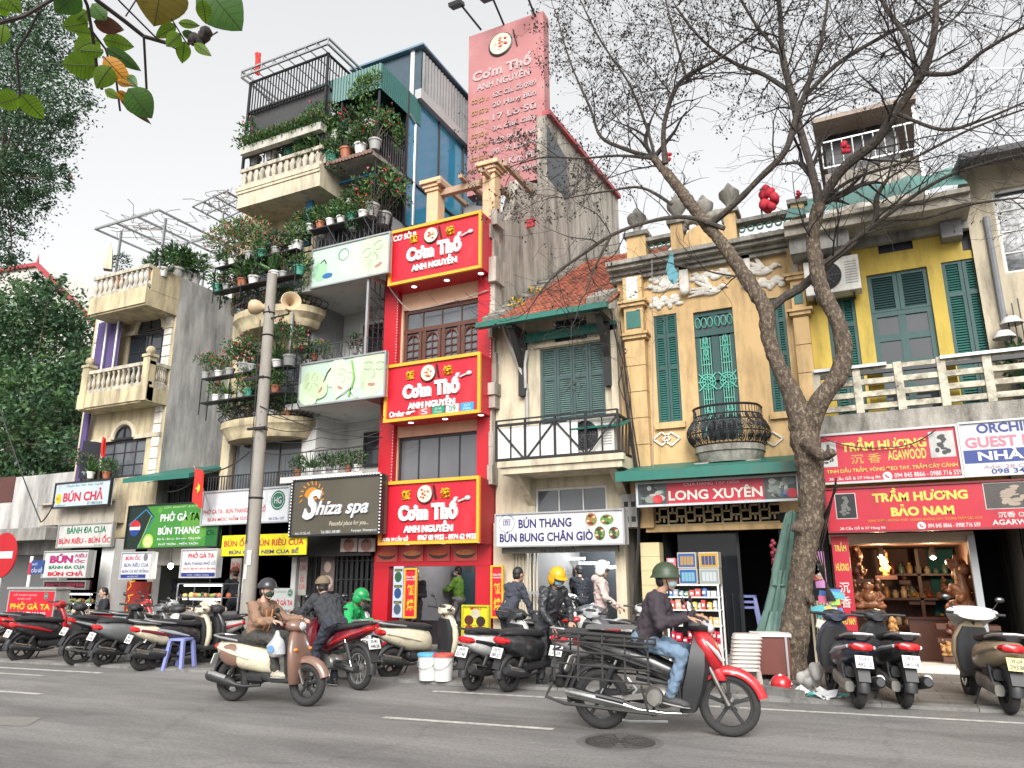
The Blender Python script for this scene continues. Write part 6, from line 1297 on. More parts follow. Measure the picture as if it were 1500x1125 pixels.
# ---- agarwood shop
KY=K('e0cc5a');KW=K('e8dcd8')
def pic(t,U,V,y,u0,v0,u1,v1,bgc,fc,seed):
 m=MB(K('c8c8c4'));m.box(U(u0),U(u1),y-.002,y,V(v1),V(v0));m.mat(K(bgc,var=.2));e=.012;m.box(U(u0)+e,U(u1)-e,y-.004,y-.001,V(v1)+e,V(v0)-e);rr=random.Random(seed)
 for k in range(14):
  a=.18+.64*k/13;w_=.22*(1-abs(.0+k/13))+.04;m.mat(K(fc,var=.3));m.disc(U(u0+(u1-u0)*(.5+rr.uniform(-w_,w_))),V(v1-(v1-v0)*a),(U(u1)-U(u0))*rr.uniform(.05,.14),(V(v0)-V(v1))*rr.uniform(.04,.1),y-.006-.0004*k,8)
 m.build('photo_print',t)
def phone(t,U,V,y,u,v,r):m=MB(KW);m.disc(U(u),V(v),r,r,y-.002,16);m.mat(K('b8182c'));m.stroke([(U(u)-r*.4,V(v)+r*.4),(U(u)-r*.2,V(v)-.1*r),(U(u)+r*.4,V(v)-r*.4)],r*.3,y-.005);m.build('phone_icon',t)
sign('upper red agarwood board with Chinese characters below the slat balcony',((1197,638),(1402,622),(1411,699),(1206,710)),F-.98,K('c4203a'),[('TRẦM HƯƠNG',.17,.1,.78,.38,KY,.045),('沉 香',.23,.44,.45,.63,K('d8a84c'),.005),('AGAWOOD',.5,.4,.77,.6,KY,.02),('TINH DẦU TRẦM, VÒNG ĐEO TAY, TRẦM CÂY CẢNH',.04,.68,.97,.8,KY,.015),('28 Cầu Gỗ & 57 Hàng Bè',.05,.86,.43,.95,KW,.01),('094 845 8866 - 0988 716 559',.53,.85,.99,.94,KW,.01)],K('c8c8c8'),.025,deco=lambda t,U,V,y:(pic(t,U,V,y,.8,.1,.97,.6,'c4c4c0','3a3a38',5),pic(t,U,V,y,.0,.15,.13,.66,'c4c4c0','4a4440',8),phone(t,U,V,y,.48,.9,.07)))
def d12(t,U,V,y):m=MB(K('2a3f88'));m.box(U(.0),U(1),y-.0015,y,V(.76),V(.52));m.build('blue_band',t);m=MB(K_WHT);m.text('NHÀ NGHỈ',U(.13),U(.98),V(.72),V(.5),y-.004,0,.03);m.build('lettering',t)
sign('white guest house board with a blue band beside the red agarwood board',((1404,620),(1590,606),(1599,690),(1412,698)),F-.98,K('c8ccd4'),[('ORCHID',.15,.04,.62,.22,K('27357e'),.03),('GUEST HOUSE',.04,.28,.95,.48,K('c87a88'),.03),('Add: 28 Cầu Gỗ',.16,.79,.7,.87,K('b89090'),0),('098 341 5599',.22,.88,.75,.97,K('27357e'),.01)],K('d0d0d0'),.02,deco=d12)
sign('lower red agarwood fascia over the shop door, two yellow title lines',((1208,716),(1590,698),(1594,770),(1214,781)),F-.9,K('c01c34'),[('TRẦM HƯƠNG',.2,.05,.58,.36,KY,.045),('BẢO NAM',.27,.42,.52,.68,KY,.05),('VÒNG TRẦM - HƯƠNG THÁP - HƯƠNG KHÔNG TĂM - TƯỢNG TRẦM CÁC LOẠI',.17,.71,.62,.8,K('d89a30'),.01),('28 Cầu Gỗ & 57 Hàng Bè',.05,.87,.24,.96,KW,.01),('094 845 8866 - 0988 716 559',.41,.86,.61,.95,KW,.01),('沉香 ĐC',.68,.66,.8,.78,KW,.01),('AGARWOOD',.655,.82,.86,.93,KW,.02)],K('8a2030'),.02,deco=lambda t,U,V,y:(pic(t,U,V,y,.04,.12,.13,.7,'14181a','6a6a66',3),pic(t,U,V,y,.64,.04,.86,.6,'4a4440','a89888',12),phone(t,U,V,y,.385,.9,.06)))
sign('slim red vertical agarwood board at the pillar right of the tree',((1217,786),(1241,785),(1260,948),(1234,949)),F-.7,K('c4203a'),[('TRẦM',.15,.05,.85,.14,KY,.03),('HƯƠNG',.12,.24,.88,.32,KY,.03),('沉',.2,.42,.8,.52,KW,.01),('香',.2,.55,.8,.65,KW,.01),('BẢO NAM',.12,.72,.9,.8,KY,.03)],None,th=.05,name='vertical_sign')
# ---- street signs at the left
p=G(28,962);ns=thing('no_entry_sign','round red no entry road sign with white bar on a pole at the left edge','road sign',(P(4,900,9.0).x,9.0,0))
c=P(5,813,9.0);m=MB(M_STEEL);m.tube([(c.x,9.03,0),(c.x,9.03,c.z+.35)],.035,10);m.build('pole',ns);RX=Matrix.Rotation(R(90),3,'X')
m=MB(K('c01824'));m.lathe([(0,.02),(.42,.02),(.425,.0),(0,0)],(c.x,9.0,c.z),36,RX);m.build('disc',ns);m=MB(K_WHT);m.box(c.x-.32,c.x+.32,8.974,8.985,c.z-.065,c.z+.065);m.build('white_bar',ns)
sign('small blue street name plate at the left stall',((46,822),(64,820),(63,840),(44,841)),F-2.2,K('2a4a8a'),[('PHỐ',.1,.12,.5,.38,K_WHT,0),('CẦU GỖ',.1,.5,.95,.9,K_WHT,.01)],None,th=.03,name='street_plate')
sp=P(42,850,F-2.15);m=MB(pm('striped_pole',(.7,.7,.68),.5));m.tube([(sp.x,F-2.15,0),(sp.x,F-2.15,P(42,815,F-2.15).z)],.04,8);m.mat(M_RED);[m.tube([(sp.x,F-2.15,z),(sp.x,F-2.15,z+.3)],.043,8)for z in(.4,1.0,1.6)];tag(m.build('striped_post'),'red and white striped post under the blue street name plate','post')
bx=thing('lightbox_sign','big red PHỞ GÀ TA light box standing on the pavement among scooters','sign',(P(45,900,11.5).x,11.5,0));r=RC(16,863,73,925,11.5)
b=MB(K('a8a8a4'));b.box(r[0]-.06,r[1]+.02,11.5,11.85,.05,r[3]);b.box(r[0]-.1,r[1]+.06,11.46,11.9,r[3],r[3]+.05);b.build('cabinet',bx)
b=MB(M_RED);b.box(r[0],r[1]-.02,11.49,11.5,.12,r[3]-.05);b.build('panel',bx)
W_,H_=r[1]-r[0],r[3]-.12
for s_,u0,v0,u1,v1,m in(('PHỞ GÀ TA',.06,.25,.94,.4,K_YEL),('BÚN THANG',.15,.43,.86,.52,K_WHT),('BÚN CHẢ - BÚN CUA BỂ',.06,.56,.94,.65,K('e89a30')),('CƠM RANG',.2,.7,.8,.78,K_WHT),('HỒ GƯƠM QUÁN',.1,.08,.62,.14,K('e8a0a0')),('PHỐ CỔ',.2,.16,.5,.21,K('e8a0a0'))):
 l=MB(m);l.text(s_,r[0]+W_*u0,r[0]+W_*u1,.12+H_*(1-v1),.12+H_*(1-v0),11.486,0,.03);l.build('lettering',bx)
crest(bx,lambda u:r[0]+W_*u,lambda v:.12+H_*(1-v),11.484,.83,.13,.08)
def d13(t,U,V,y):
 m=MB(K('8a2a20'))
 for u,v,c in((.25,.45,'5a2a20'),(.7,.48,'3a2a24'),(.25,.75,'8a3424'),(.68,.77,'7a2c20'),(.5,.25,'c8c0a8')):m.mat(K(c,var=.4));m.disc(U(u),V(v),.1,.09,y-.002,14)
 m.build('food_picture',t)
sign('yellow food menu stand by the red shop doorway',((678,888),(717,886),(715,934),(677,936)),F-1.2,K('d8d028'),[('MENU',.3,.05,.7,.14,K_RED,.02),('CƠM THỐ BÒ 45K',.05,.58,.9,.63,K('6a3a18'),.0)],K('c8c020'),.02,name='menu_stand',deco=d13)
sign('white menu board with red PHỞ GÀ TA letters behind the concrete pole',((396,862),(431,861),(430,905),(395,906)),F-.3,K('c4c8c4'),[('HỒ GƯƠM QUÁN',.1,.07,.65,.16,K_GRN,0),('PHỞ GÀ TA',.05,.35,.95,.58,K_RED,.03),('BÚN THANG',.15,.68,.9,.82,K_BLUE,.02)],None,th=.03,name='menu_board',deco=lambda t,U,V,y:crest(t,U,V,y,.82,.16,.08))
for px,st_,lb in(((339,818,349,880),'BÚN\nRIÊU','left'),((440,812,447,872),'BÚN\nCHẢ','right')):
 sign('narrow white vertical menu strip on the %s jamb of the dark shop'%lb,px,F-.12,K('b8b4ac'),[(st_,.1,.06,.9,.4,K_RED,.01),('ỐC\nCUA',.1,.5,.9,.85,K_RED,.01)],th=.03,name='menu_strip')
 # ======================================================= MOTORBIKES
RY=Matrix.Rotation(R(90),3,'X')
M_TYRE=pm('tyre_rubber',(.028,.027,.026),.85,var=.25,scale=20,bump=.3)
M_RIM=pm('dark_rim',(.05,.05,.052),.4,metal=.6);M_RIMS=pm('silver_rim',(.42,.42,.42),.35,metal=.8)
M_SEAT=pm('seat_vinyl',(.022,.022,.024),.5,bump=.1);M_BLK=pm('black_plastic',(.024,.024,.026),.5,var=.2)
M_ENG=pm('engine_alloy',(.28,.27,.25),.45,metal=.7,var=.25,stain=(.08,.07,.06),samt=.5);M_CHR=pm('chrome',(.55,.55,.54),.2,metal=1,stain=(.25,.22,.19),samt=.35)
M_TAIL=pm('tail_lens',(.42,.012,.015),.15);M_AMB=pm('amber_lens',(.6,.22,.03),.15);M_LENS=pm('head_lens',(.55,.56,.58),.08,spec=.8)
M_MIR=pm('mirror_glass',(.2,.21,.22),.08,metal=1)
M_PLATE=pm('plate_white',(.66,.66,.64),.5,stain=(.4,.38,.34),samt=.3);M_PTXT=flat((.03,.03,.04))
def wheel(t,x,rad,w,rim,spokes=5,disc=True):
 n=10;prof=[(rad-w*.55+w*.55*cos(a),w*.5*sin(a))for a in[2*pi*i/n for i in range(n)]]
 m=MB(M_TYRE);m.lathe(prof,(x,0,rad),30,RY,closed=True);wh=m.build('wheel',t,True)
 r=MB(rim);ri=rad-w*.95
 r.lathe([(ri+.012,-w*.32),(ri-.016,-w*.3),(ri-.022,0),(ri-.016,w*.3),(ri+.012,w*.32)],(x,0,rad),28,RY,closed=True)
 r.lathe([(0,-.055),(.04,-.055),(.045,-.02),(.045,.02),(.04,.055),(0,.055)],(x,0,rad),14,RY)
 if spokes>12:
  for k in range(spokes):a=2*pi*k/spokes;s=(-1)**k*.03;r.bar((x+.035*cos(a+.5),s,rad+.035*sin(a+.5)),(x+(ri-.01)*cos(a),0,rad+(ri-.01)*sin(a)),.004)
 else:
  for k in range(spokes):
   a=2*pi*k/spokes+.3
   for o in(-.09,.09):r.bar((x+.04*cos(a+o*2),0,rad+.04*sin(a+o*2)),(x+(ri-.015)*cos(a+o*.6),0,rad+(ri-.015)*sin(a+o*.6)),.022,.016)
 if disc:r.mat(M_CHR);r.lathe([(.05,-.06),(.095,-.06),(.095,-.056),(.05,-.056)],(x,0,rad),22,RY,closed=True)
 r.build('rim',wh,True)
def fender(m,x,z,rad,a0,a1,w,n=14,dp=.045,flare=0):
 secs=[]
 for i in range(n+1):
  a=a0+(a1-a0)*i/n;k=1+flare*abs(i/n-.5);c=[]
  for j in range(9):b=pi*j/8;rr=rad+dp*sin(b)-.03*(1-sin(b));c.append((x+rr*k*cos(a),w*cos(b),z+rr*k*sin(a)))
  for j in range(9):b=pi*(8-j)/8;rr=rad+dp*sin(b)-.03*(1-sin(b))-.008;c.append((x+rr*k*cos(a),w*.93*cos(b),z+rr*k*sin(a)))
  secs.append(c)
 m.loft(secs,True)
def plate(t,c,tilt,s,st_,m=None):
 M=Matrix.Translation(c)@Matrix.Rotation(R(-90),4,'Z')@Matrix.Rotation(tilt,4,'X')
 p=MB(m or M_PLATE);p.obox(c,(.19,.012,.14),(Matrix.Rotation(R(-90),4,'Z')@Matrix.Rotation(tilt,4,'X')).to_3x3());o=p.build('licence_plate',t,True)
 l=MB(M_PTXT);l.text(st_[0],-.055,.055,.01,.055,-.008,0,.03,0,M);l.text(st_[1],-.075,.075,-.055,-.008,-.008,0,.03,0,M);l.build('number',o,True)
def mirrors(t,x,z,h=.2,w=.3,m=None):
 for s in(-1,1):
  k=MB(m or M_BLK);k.tube([(x,s*w*.65,z),(x+.03,s*w*.9,z+h*.6),(x,s*w,z+h)],.007,6);k.ell((x-.01,s*(w+.02),z+h+.03),(.018,.055,.036));k.mat(M_MIR);k.ell((x-.022,s*(w+.02),z+h+.03),(.009,.042,.025));k.build('mirror',t,True)
def handlebar(t,x,z,w=.31,m=None):
 h=MB(M_BLK);h.tube([(x-.09,w+.02,z+.02),(x-.03,w*.6,z+.02),(x+.02,0,z-.01),(x-.03,-w*.6,z+.02),(x-.09,-w-.02,z+.02)],[.017,.017,.014,.017,.017],8)
 for s in(-1,1):h.tube([(x+.02,s*w*.55,z+.02),(x-.04,s*w,z+.03)],.006,5)
 h.build('handlebar',t,True)
def scooter(label,c1,c2=None,inner=None,rimm=None,R_=.235,vespa=False,seat=None,plate_txt=('29-H1','283.40'),head='apron',rail=True,group=None,plate_m=None,sport=False,fend=None,cover=None,stand=True,mir=True):
 c2=c2 or c1;inner=inner or M_BLK;t=thing('parked_scooter',label,'scooter',(0,0,-40),0,group)
 xr,xf=-.60,.62
 wheel(t,xr,R_,.105,rimm or M_RIM,5,False);wheel(t,xf,R_,.1,rimm or M_RIM,5)
 b=MB(c1);k=1.08 if vespa else 1
 b.lx([(-.86,.70,.05,.05),(-.80,.685,.13*k,.09),(-.62,.645,.185*k,.14*k),(-.38,.59,.205*k,.18*k),(-.14,.56,.19,.17),(.02,.53,.15,.16),(.08,.50,.09,.13)],18,2.4);b.build('rear_body',t,True)
 if not vespa:
  s=MB(c2)
  for sy in(-1,1):s.tube([(-.78,sy*.145,.70),(-.5,sy*.2,.645),(-.2,sy*.2,.57)],[.02,.03,.012],7)
  s.build('side_trim',t,True)
 s=MB(seat or M_SEAT);s.lx([(-.82,.80,.06,.025),(-.72,.805,.13,.045),(-.45,.80,.15,.055),(-.2,.765,.15,.05),(.0,.75,.12,.05),(.09,.735,.06,.03)],16,2.6);s.build('seat',t,True)
 f=MB(inner);f.lx([(.0,.36,.15,.06),(.15,.325,.18,.045),(.38,.325,.17,.05),(.46,.36,.14,.06)],14,3.5);f.lx([(-.3,.33,.1,.07),(.0,.34,.16,.07)],12,3);f.build('footboard',t,True)
 ap=MB(c1);ap.lz([(.27,.44,.07,.13),(.38,.47,.075,.185),(.55,.475,.075,.225),(.72,.455,.07,.215),(.86,.42,.07,.15),(.93,.395,.06,.09)],18,2.6);ap.build('apron',t,True)
 ip=MB(inner);ip.lz([(.33,.385,.04,.165),(.55,.39,.045,.195),(.72,.375,.045,.185),(.86,.345,.05,.12)],14,3);ip.build('inner_apron',t,True)
 ff=MB(fend or c1)
 if vespa:fender(ff,xf,R_,R_+.03,R(5),R(160),.1,dp=.06)
 else:fender(ff,xf,R_,R_+.025,R(18),R(155),.075,dp=.05)
 ff.build('front_fender',t,True)
 fk=MB(M_ENG)
 for sy in(-1,1):fk.tube([(.50,sy*.075,.52),(.61,sy*.075,R_)],.022,8)
 fk.build('fork',t,True)
 cw=MB(c1 if not sport else M_BLK);cw.lx([(.26,.985,.07,.05),(.32,.995,.15,.075),(.41,.995,.155,.085),(.48,.985,.11,.065),(.51,.98,.05,.03)],16,2.3);cw.mat(M_BLK);cw.ell((.315,0,1.04),(.06,.1,.03));cw.tube([(.4,0,.9),(.37,0,.99)],.06,10);cw.build('headset',t,True)
 hl=MB(M_LENS)
 if head=='headset':hl.ell((.475,0,.985),(.05,.085,.06))
 else:
  for sy in(-1,1):hl.ell((.505,sy*.085,.74),(.035,.07,.045),Matrix.Rotation(sy*.4,3,'X'))
 hl.build('headlight',t,True)
 for sy in(-1,1):a=MB(M_AMB);a.ell((.515,sy*.15,.62 if head!='headset' else .7),(.03,.035,.025));a.build('turn_signal',t,True)
 handlebar(t,.33,1.0)
 if mir:mirrors(t,.31,1.02,.15,.28)
 tl=MB(M_TAIL);tl.lx([(-.885,.70,.05,.03),(-.865,.705,.12,.045),(-.80,.70,.145,.05)],14,2.4);tl.build('tail_light',t,True)
 if rail:r=MB(M_STEEL if not sport else M_BLK);r.tube([(-.45,.14,.79),(-.75,.16,.83),(-.9,.1,.85),(-.92,0,.855),(-.9,-.1,.85),(-.75,-.16,.83),(-.45,-.14,.79)],.015,7);r.build('grab_rail',t,True)
 e=MB(M_ENG);e.lx([(-.68,R_+.01,.05,.06,.11),(-.45,R_+.05,.07,.08,.11),(-.1,R_+.07,.06,.08,.1)],12,3);e.mat(M_BLK);e.ell((-.2,0,.34),(.16,.1,.12));e.lx([(-.62,.40,.06,.06,.08),(-.3,.42,.07,.07,.08)],10,3);e.tube([(-.45,.13,.55),(-.6,.13,.26)],[.03,.025],8);e.tube([(-.45,-.13,.55),(-.6,-.13,.26)],[.03,.025],8);e.build('engine',t,True)
 x=MB(M_BLK);x.tube([(-.05,-.1,.24),(-.3,-.14,.22),(-.42,-.16,.24),(-.52,-.165,.27),(-.86,-.17,.335),(-.9,-.17,.34)],[.018,.02,.03,.062,.066,.045],12);x.mat(M_CHR);x.tube([(-.55,-.182,.31),(-.84,-.185,.365)],.05,10);x.build('exhaust',t,True)
 mg=MB(M_BLK);fender(mg,xr,R_,R_+.05,R(70),R(185),.07,10,.02);mg.obox((-.86,0,.45),(.02,.13,.26),Matrix.Rotation(R(20),3,'Y'));mg.build('rear_mudguard',t,True)
 plate(t,Vector((-.905,0,.545)),R(-22),1,plate_txt,plate_m)
 if stand:ks=MB(M_IRON);ks.tube([(-.15,.1,.3),(-.2,.22,.02)],.012,6);ks.build('kickstand',t,True)
 if cover:cv=MB(cover);cv.lx([(.22,1.0,.2,.05),(.35,1.02,.3,.09),(.47,.98,.26,.1),(.54,.9,.18,.1)],16,2.2);cv.build('cloth_cover',t,True)
 return t
def underbone(label,c1,c2=None,c3=None,R_=.285,plate_txt=('29-X5','114.08'),group=None,shield=None,spoke=False):
 c2=c2 or c1;t=thing('motorbike',label,'motorbike',(0,0,-40),0,group);xr,xf=-.61,.62
 wheel(t,xr,R_,.085,M_RIMS if spoke else M_RIM,24 if spoke else 5,False);wheel(t,xf,R_,.075,M_RIMS if spoke else M_RIM,24 if spoke else 5)
 b=MB(c1);b.lx([(-.86,.83,.035,.03),(-.78,.80,.09,.06),(-.6,.755,.115,.085),(-.35,.70,.125,.1),(-.12,.64,.12,.11),(.08,.56,.1,.1),(.2,.53,.07,.08)],16,2.5);b.build('rear_body',t,True)
 s=MB(c3 or M_BLK)
 for sy in(-1,1):s.tube([(-.8,sy*.085,.80),(-.5,sy*.125,.72),(-.2,sy*.125,.63),(.02,sy*.1,.56)],[.012,.028,.026,.01],7)
 s.build('side_stripe',t,True)
 s=MB(M_SEAT);s.lx([(-.76,.86,.07,.025),(-.66,.855,.12,.045),(-.4,.83,.135,.05),(-.12,.79,.13,.05),(.08,.77,.1,.05),(.18,.75,.05,.025)],16,2.6);s.build('seat',t,True)
 sp=MB(c2);sp.lx([(.1,.52,.08,.09),(.25,.56,.07,.11),(.38,.66,.06,.14)],12,2.6);sp.build('centre_cover',t,True)
 sh=MB(shield or M_BLK)
 for sy in(-1,1):sh.loft([[(.17,sy*.12,.22),(.20,sy*.17,.21),(.31,sy*.17,.22),(.33,sy*.11,.23)],[(.20,sy*.15,.42),(.22,sy*.225,.42),(.39,sy*.2,.42),(.42,sy*.11,.42)],[(.25,sy*.15,.6),(.27,sy*.24,.6),(.43,sy*.2,.6),(.47,sy*.1,.6)],[(.29,sy*.13,.78),(.31,sy*.2,.78),(.44,sy*.17,.78),(.48,sy*.08,.78)],[(.33,sy*.05,.92),(.34,sy*.11,.92),(.40,sy*.1,.92),(.43,sy*.04,.92)]])
 sh.build('leg_shield',t,True)
 nz=MB(c1)
 nz.lz([(.56,.53,.03,.04),(.63,.51,.075,.12),(.74,.475,.105,.185),(.84,.435,.105,.19),(.93,.39,.09,.14),(.97,.37,.05,.08)],16,2.3);nz.mat(LWHITE);nz.tube([(.595,-.08,.66),(.55,-.165,.76),(.46,-.19,.86)],[.008,.022,.01],6);nz.tube([(.595,.08,.66),(.55,.165,.76),(.46,.19,.86)],[.008,.022,.01],6);nz.build('front_cowl',t,True)
 ff=MB(c1);fender(ff,xf,R_,R_+.02,R(12),R(150),.065,dp=.04,flare=.1);ff.lz([(.5,.56,.06,.07),(.6,.53,.07,.085),(.66,.51,.03,.06)],12,2.4);ff.build('front_fender',t,True)
 fk=MB(M_ENG)
 for sy in(-1,1):fk.tube([(.43,sy*.085,.7),(.54,sy*.085,.45),(.62,sy*.085,R_)],[.018,.022,.026],8)
 fk.build('fork',t,True)
 cw=MB(M_BLK);cw.lx([(.24,.985,.08,.04),(.30,1.0,.17,.065),(.40,1.0,.17,.075),(.47,.985,.11,.055),(.5,.975,.05,.03)],16,2.3);cw.tube([(.42,0,.85),(.36,0,.98)],.05,10);cw.mat(c2);cw.lx([(.36,1.035,.14,.035),(.45,1.01,.13,.04),(.52,.97,.06,.02)],12,2.4);cw.build('headset',t,True)
 hl=MB(M_LENS);hl.ell((.485,0,.97),(.045,.1,.055));hl.build('headlight',t,True)
 for sy in(-1,1):a=MB(M_AMB);a.ell((.47,sy*.14,.83),(.03,.04,.025));a.build('turn_signal',t,True)
 handlebar(t,.31,1.02,.32);mirrors(t,.29,1.04,.16,.3)
 tl=MB(M_TAIL);tl.lx([(-.89,.825,.04,.025),(-.86,.82,.085,.04),(-.79,.80,.1,.045)],12,2.4);tl.build('tail_light',t,True)
 r=MB(M_BLK);r.tube([(-.5,.11,.83),(-.75,.13,.87),(-.88,.07,.89),(-.88,-.07,.89),(-.75,-.13,.87),(-.5,-.11,.83)],.013,7);r.build('grab_rail',t,True)
 e=MB(M_ENG);e.ell((-.02,0,.33),(.17,.12,.115));e.lathe([(0,-.15),(.075,-.15),(.09,-.13),(.09,.13),(.075,.15),(0,.15)],(-.06,0,.33),18,RY)
 for k in range(7):e.obox((.13+k*.022,0,.36+k*.006),(.01,.13,.13))
 e.mat(M_BLK);e.obox((.3,0,.4),(.06,.1,.1));e.tube([(.2,0,.5),(.05,0,.45),(-.25,0,.5)],.035,8);e.build('engine',t,True)
 x=MB(M_CHR);x.tube([(.28,-.05,.32),(.24,-.12,.2),(.05,-.15,.2),(-.22,-.155,.22),(-.32,-.155,.245),(-.42,-.16,.27),(-.88,-.165,.35),(-.93,-.165,.355)],[.017,.017,.018,.02,.034,.05,.052,.03],12);x.mat(M_BLK);x.tube([(-.35,-.2,.29),(-.62,-.205,.34)],.025,8);x.build('exhaust',t,True)
 w=MB(M_ENG)
 for sy in(-1,1):w.bar((-.12,sy*.09,.34),(-.63,sy*.1,R_),.035,.05)
 w.mat(M_BLK);w.lx([(-.70,R_,.02,.05,.085),(-.6,R_+.01,.03,.075,.085),(-.15,.33,.03,.05,.085)],10,3)
 for sy in(-1,1):
  w.mat(M_CHR);w.tube([(-.42,sy*.125,.66),(-.6,sy*.125,R_+.03)],.012,6);w.mat(M_BLK);w.tube([(-.45,sy*.125,.62),(-.56,sy*.125,.4)],.03,8)
 w.build('swing_arm',t,True)
 mg=MB(M_BLK);fender(mg,xr,R_,R_+.05,R(60),R(190),.06,12,.02);mg.obox((-.9,0,.52),(.02,.12,.3),Matrix.Rotation(R(25),3,'Y'));mg.build('rear_mudguard',t,True)
 plate(t,Vector((-.93,0,.62)),R(-25),1,plate_txt)
 pg=MB(M_BLK);pg.tube([(-.02,.25,.27),(-.02,-.25,.27)],.018,8);pg.tube([(-.35,.22,.36),(-.3,0,.36),(-.35,-.22,.36)],.015,6);pg.tube([(-.1,.12,.24),(-.14,.16,.12)],.014,6);pg.build('foot_peg',t,True)
 return t
def put(t,rear_px,head,lean=0,sc=.97,xr=-.6):
 """stand a bike with its rear wheel on the ground point and its nose turned to head degrees"""
 g=G(*rear_px);a=R(head);t.location=(g.x-xr*sc*cos(a),g.y-xr*sc*sin(a),0);t.rotation_euler=(R(lean),0,a);t.scale=(sc,)*3
 return t
def cpaint(name,c,**k):return pm('lacquer_'+name,c,.3,coat=.5,var=.08,stain=tuple(x*.6+.05 for x in c),samt=.5,sscale=(5,5,5),**k)
LR,LWINE,LBLACK,LGREY,LCREAM,LWHITE,LSILV,LGOLD,LBRONZE,LNAVY=[cpaint(n,c)for n,c in(('red',(.45,.012,.018)),('wine',(.16,.012,.022)),('black',(.02,.02,.022)),('grey',(.15,.155,.16)),('cream',(.6,.54,.4)),('white',(.62,.62,.6)),('silver',(.34,.35,.36)),('gold',(.30,.235,.15)),('bronze',(.19,.105,.075)),('navy',(.018,.024,.045)))]
put(scooter('black and red sporty scooter parked first from the left beside the red light box',LBLACK,LR,sport=True,R_=.27,plate_txt=('29-D2','151.72'),mir=False),(28,970),84,5)
put(scooter('red scooter with black seat mostly hidden behind the first parked scooter',LR,LBLACK,plate_txt=('30-F8','420.16'),mir=False),(5,957),80,5)
put(underbone('black motorbike with spoked rear wheel parked between red and grey scooters',LBLACK,LBLACK,LSILV,spoke=False,plate_txt=('29-Y3','066.31')),(112,975),82,4)
put(scooter('glossy grey rounded scooter with red tail light among the left row',LGREY,LGREY,vespa=True,rail=False,head='headset',plate_txt=('29-B1','774.05')),(150,977),84,5)
put(scooter('cream scooter with dark red side trim next to the blue plastic stool',LCREAM,LWINE,plate_txt=('30-K1','302.99'),mir=False),(207,983),78,5)
put(scooter('black scooter squeezed between the cream scooter and the blue stool',LBLACK,LSILV,plate_txt=('29-L5','518.44'),mir=False),(230,981),76,5)
put(scooter('white and red sport scooter turned nose out toward the street',LWHITE,LR,sport=True,R_=.26,plate_txt=('29-V7','239.61'),fend=LBLACK),(331,968),-118,-4)
put(scooter('red scooter in the rear row with its headset beside the dark shop door',LR,LR,plate_txt=('30-H2','811.20')),(140,952),75,5)
put(scooter('grey scooter in the rear row showing only its headset and mirrors',LSILV,LSILV,plate_txt=('29-P4','667.02'),mir=False),(175,956),72,5)
put(scooter('scooter with a cream cloth draped over its front in the rear row',LBLACK,LCREAM,plate_txt=('29-C9','153.88'),cover=pm('cream_cloth',(.55,.5,.4),.9,bump=.3,bscale=12)),(232,962),74,5)
put(scooter('dark scooter behind the nose-out white one in front of the food cart',LNAVY,LBLACK,plate_txt=('30-M6','720.43'),mir=False),(300,968),68,5)
t_ride1=put(scooter('bronze and cream scooter being ridden along the road past the parked bikes',LCREAM,LCREAM,inner=M_BLK,R_=.275,head='headset',plate_txt=('29-G1','337.15'),stand=False),(339,1027),4,0,.93);t_ride1.name='ridden_scooter'
for c in kids(t_ride1): # bronze front, fender, side shells
 if c.name.split('.')[0]in('apron','front_fender','headset'):c.data.materials[0]=LBRONZE
m=MB(LBRONZE)
for sy in(-1,1):m.ell((-.52,sy*.13,.6),(.24,.085,.145),Matrix.Rotation(R(10),3,'Y'))
m.build('side_shell',t_ride1,True)
put(underbone('wine red motorbike with chrome exhaust held by the man in a cap',LWINE,LWINE,LR,spoke=True,plate_txt=('29-M1','448.26'),shield=LWINE),(524,1011),163,0,1.0).name='motorbike'
put(scooter('black scooter half hidden behind the woman on the bronze scooter',LBLACK,LWINE,plate_txt=('30-L2','590.12'),mir=False),(398,966),70,5)
put(scooter('silver scooter with dark seat standing behind the wine red motorbike',LSILV,LBLACK,sport=True,plate_txt=('29-H9','218.45')),(455,972),64,5)
put(scooter('dark red scooter at the spa gate behind the man in a cap',LWINE,LWINE,plate_txt=('29-B6','430.67'),mir=False),(490,962),110,4)
t_grab=put(scooter('dark pink trimmed scooter under the rider in the green jacket',LBLACK,LWINE,plate_txt=('29-E1','902.37')),(520,985),150,4)
put(scooter('cream scooter with brown seat and pink helmet hanging from it',LCREAM,LCREAM,plate_txt=('29-K8','641.08'),fend=LCREAM),(570,995),66,5,1.0)
put(scooter('white scooter with red tail light parked right of the paint buckets',LWHITE,LBLACK,sport=True,plate_txt=('29-F3','227.90'),mir=False),(692,1012),80,5)
put(scooter('black rounded scooter with round red lamp parked left of the man in yellow helmet',LBLACK,LBLACK,vespa=True,rail=False,head='headset',plate_txt=('29-T2','385.57'),mir=False),(745,1014),76,5)
put(scooter('grey scooter with red rag on its seat behind the loaded motorbike',LSILV,LSILV,plate_txt=('29-S6','124.29')),(824,1010),88,5)
put(scooter('big white scooter facing the street beyond the man in yellow helmet',LWHITE,LWHITE,head='headset',plate_txt=('30-A5','559.73'),mir=False),(868,953),-98,-4,1.1)
put(scooter('white scooter parked under the woman in the pale pink coat',LWHITE,LSILV,plate_txt=('29-N9','870.64'),mir=False),(905,985),82,4)
put(scooter('black scooter in front of the shuttered house beside the serving stand',LBLACK,LSILV,plate_txt=('30-P7','316.42')),(770,985),72,5)
put(scooter('dark navy scooter parked closest to the tree trunk seen from behind',LNAVY,LSILV,plate_txt=('53-K3','482.15'),mir=False),(1258,1038),107,4,1.0)
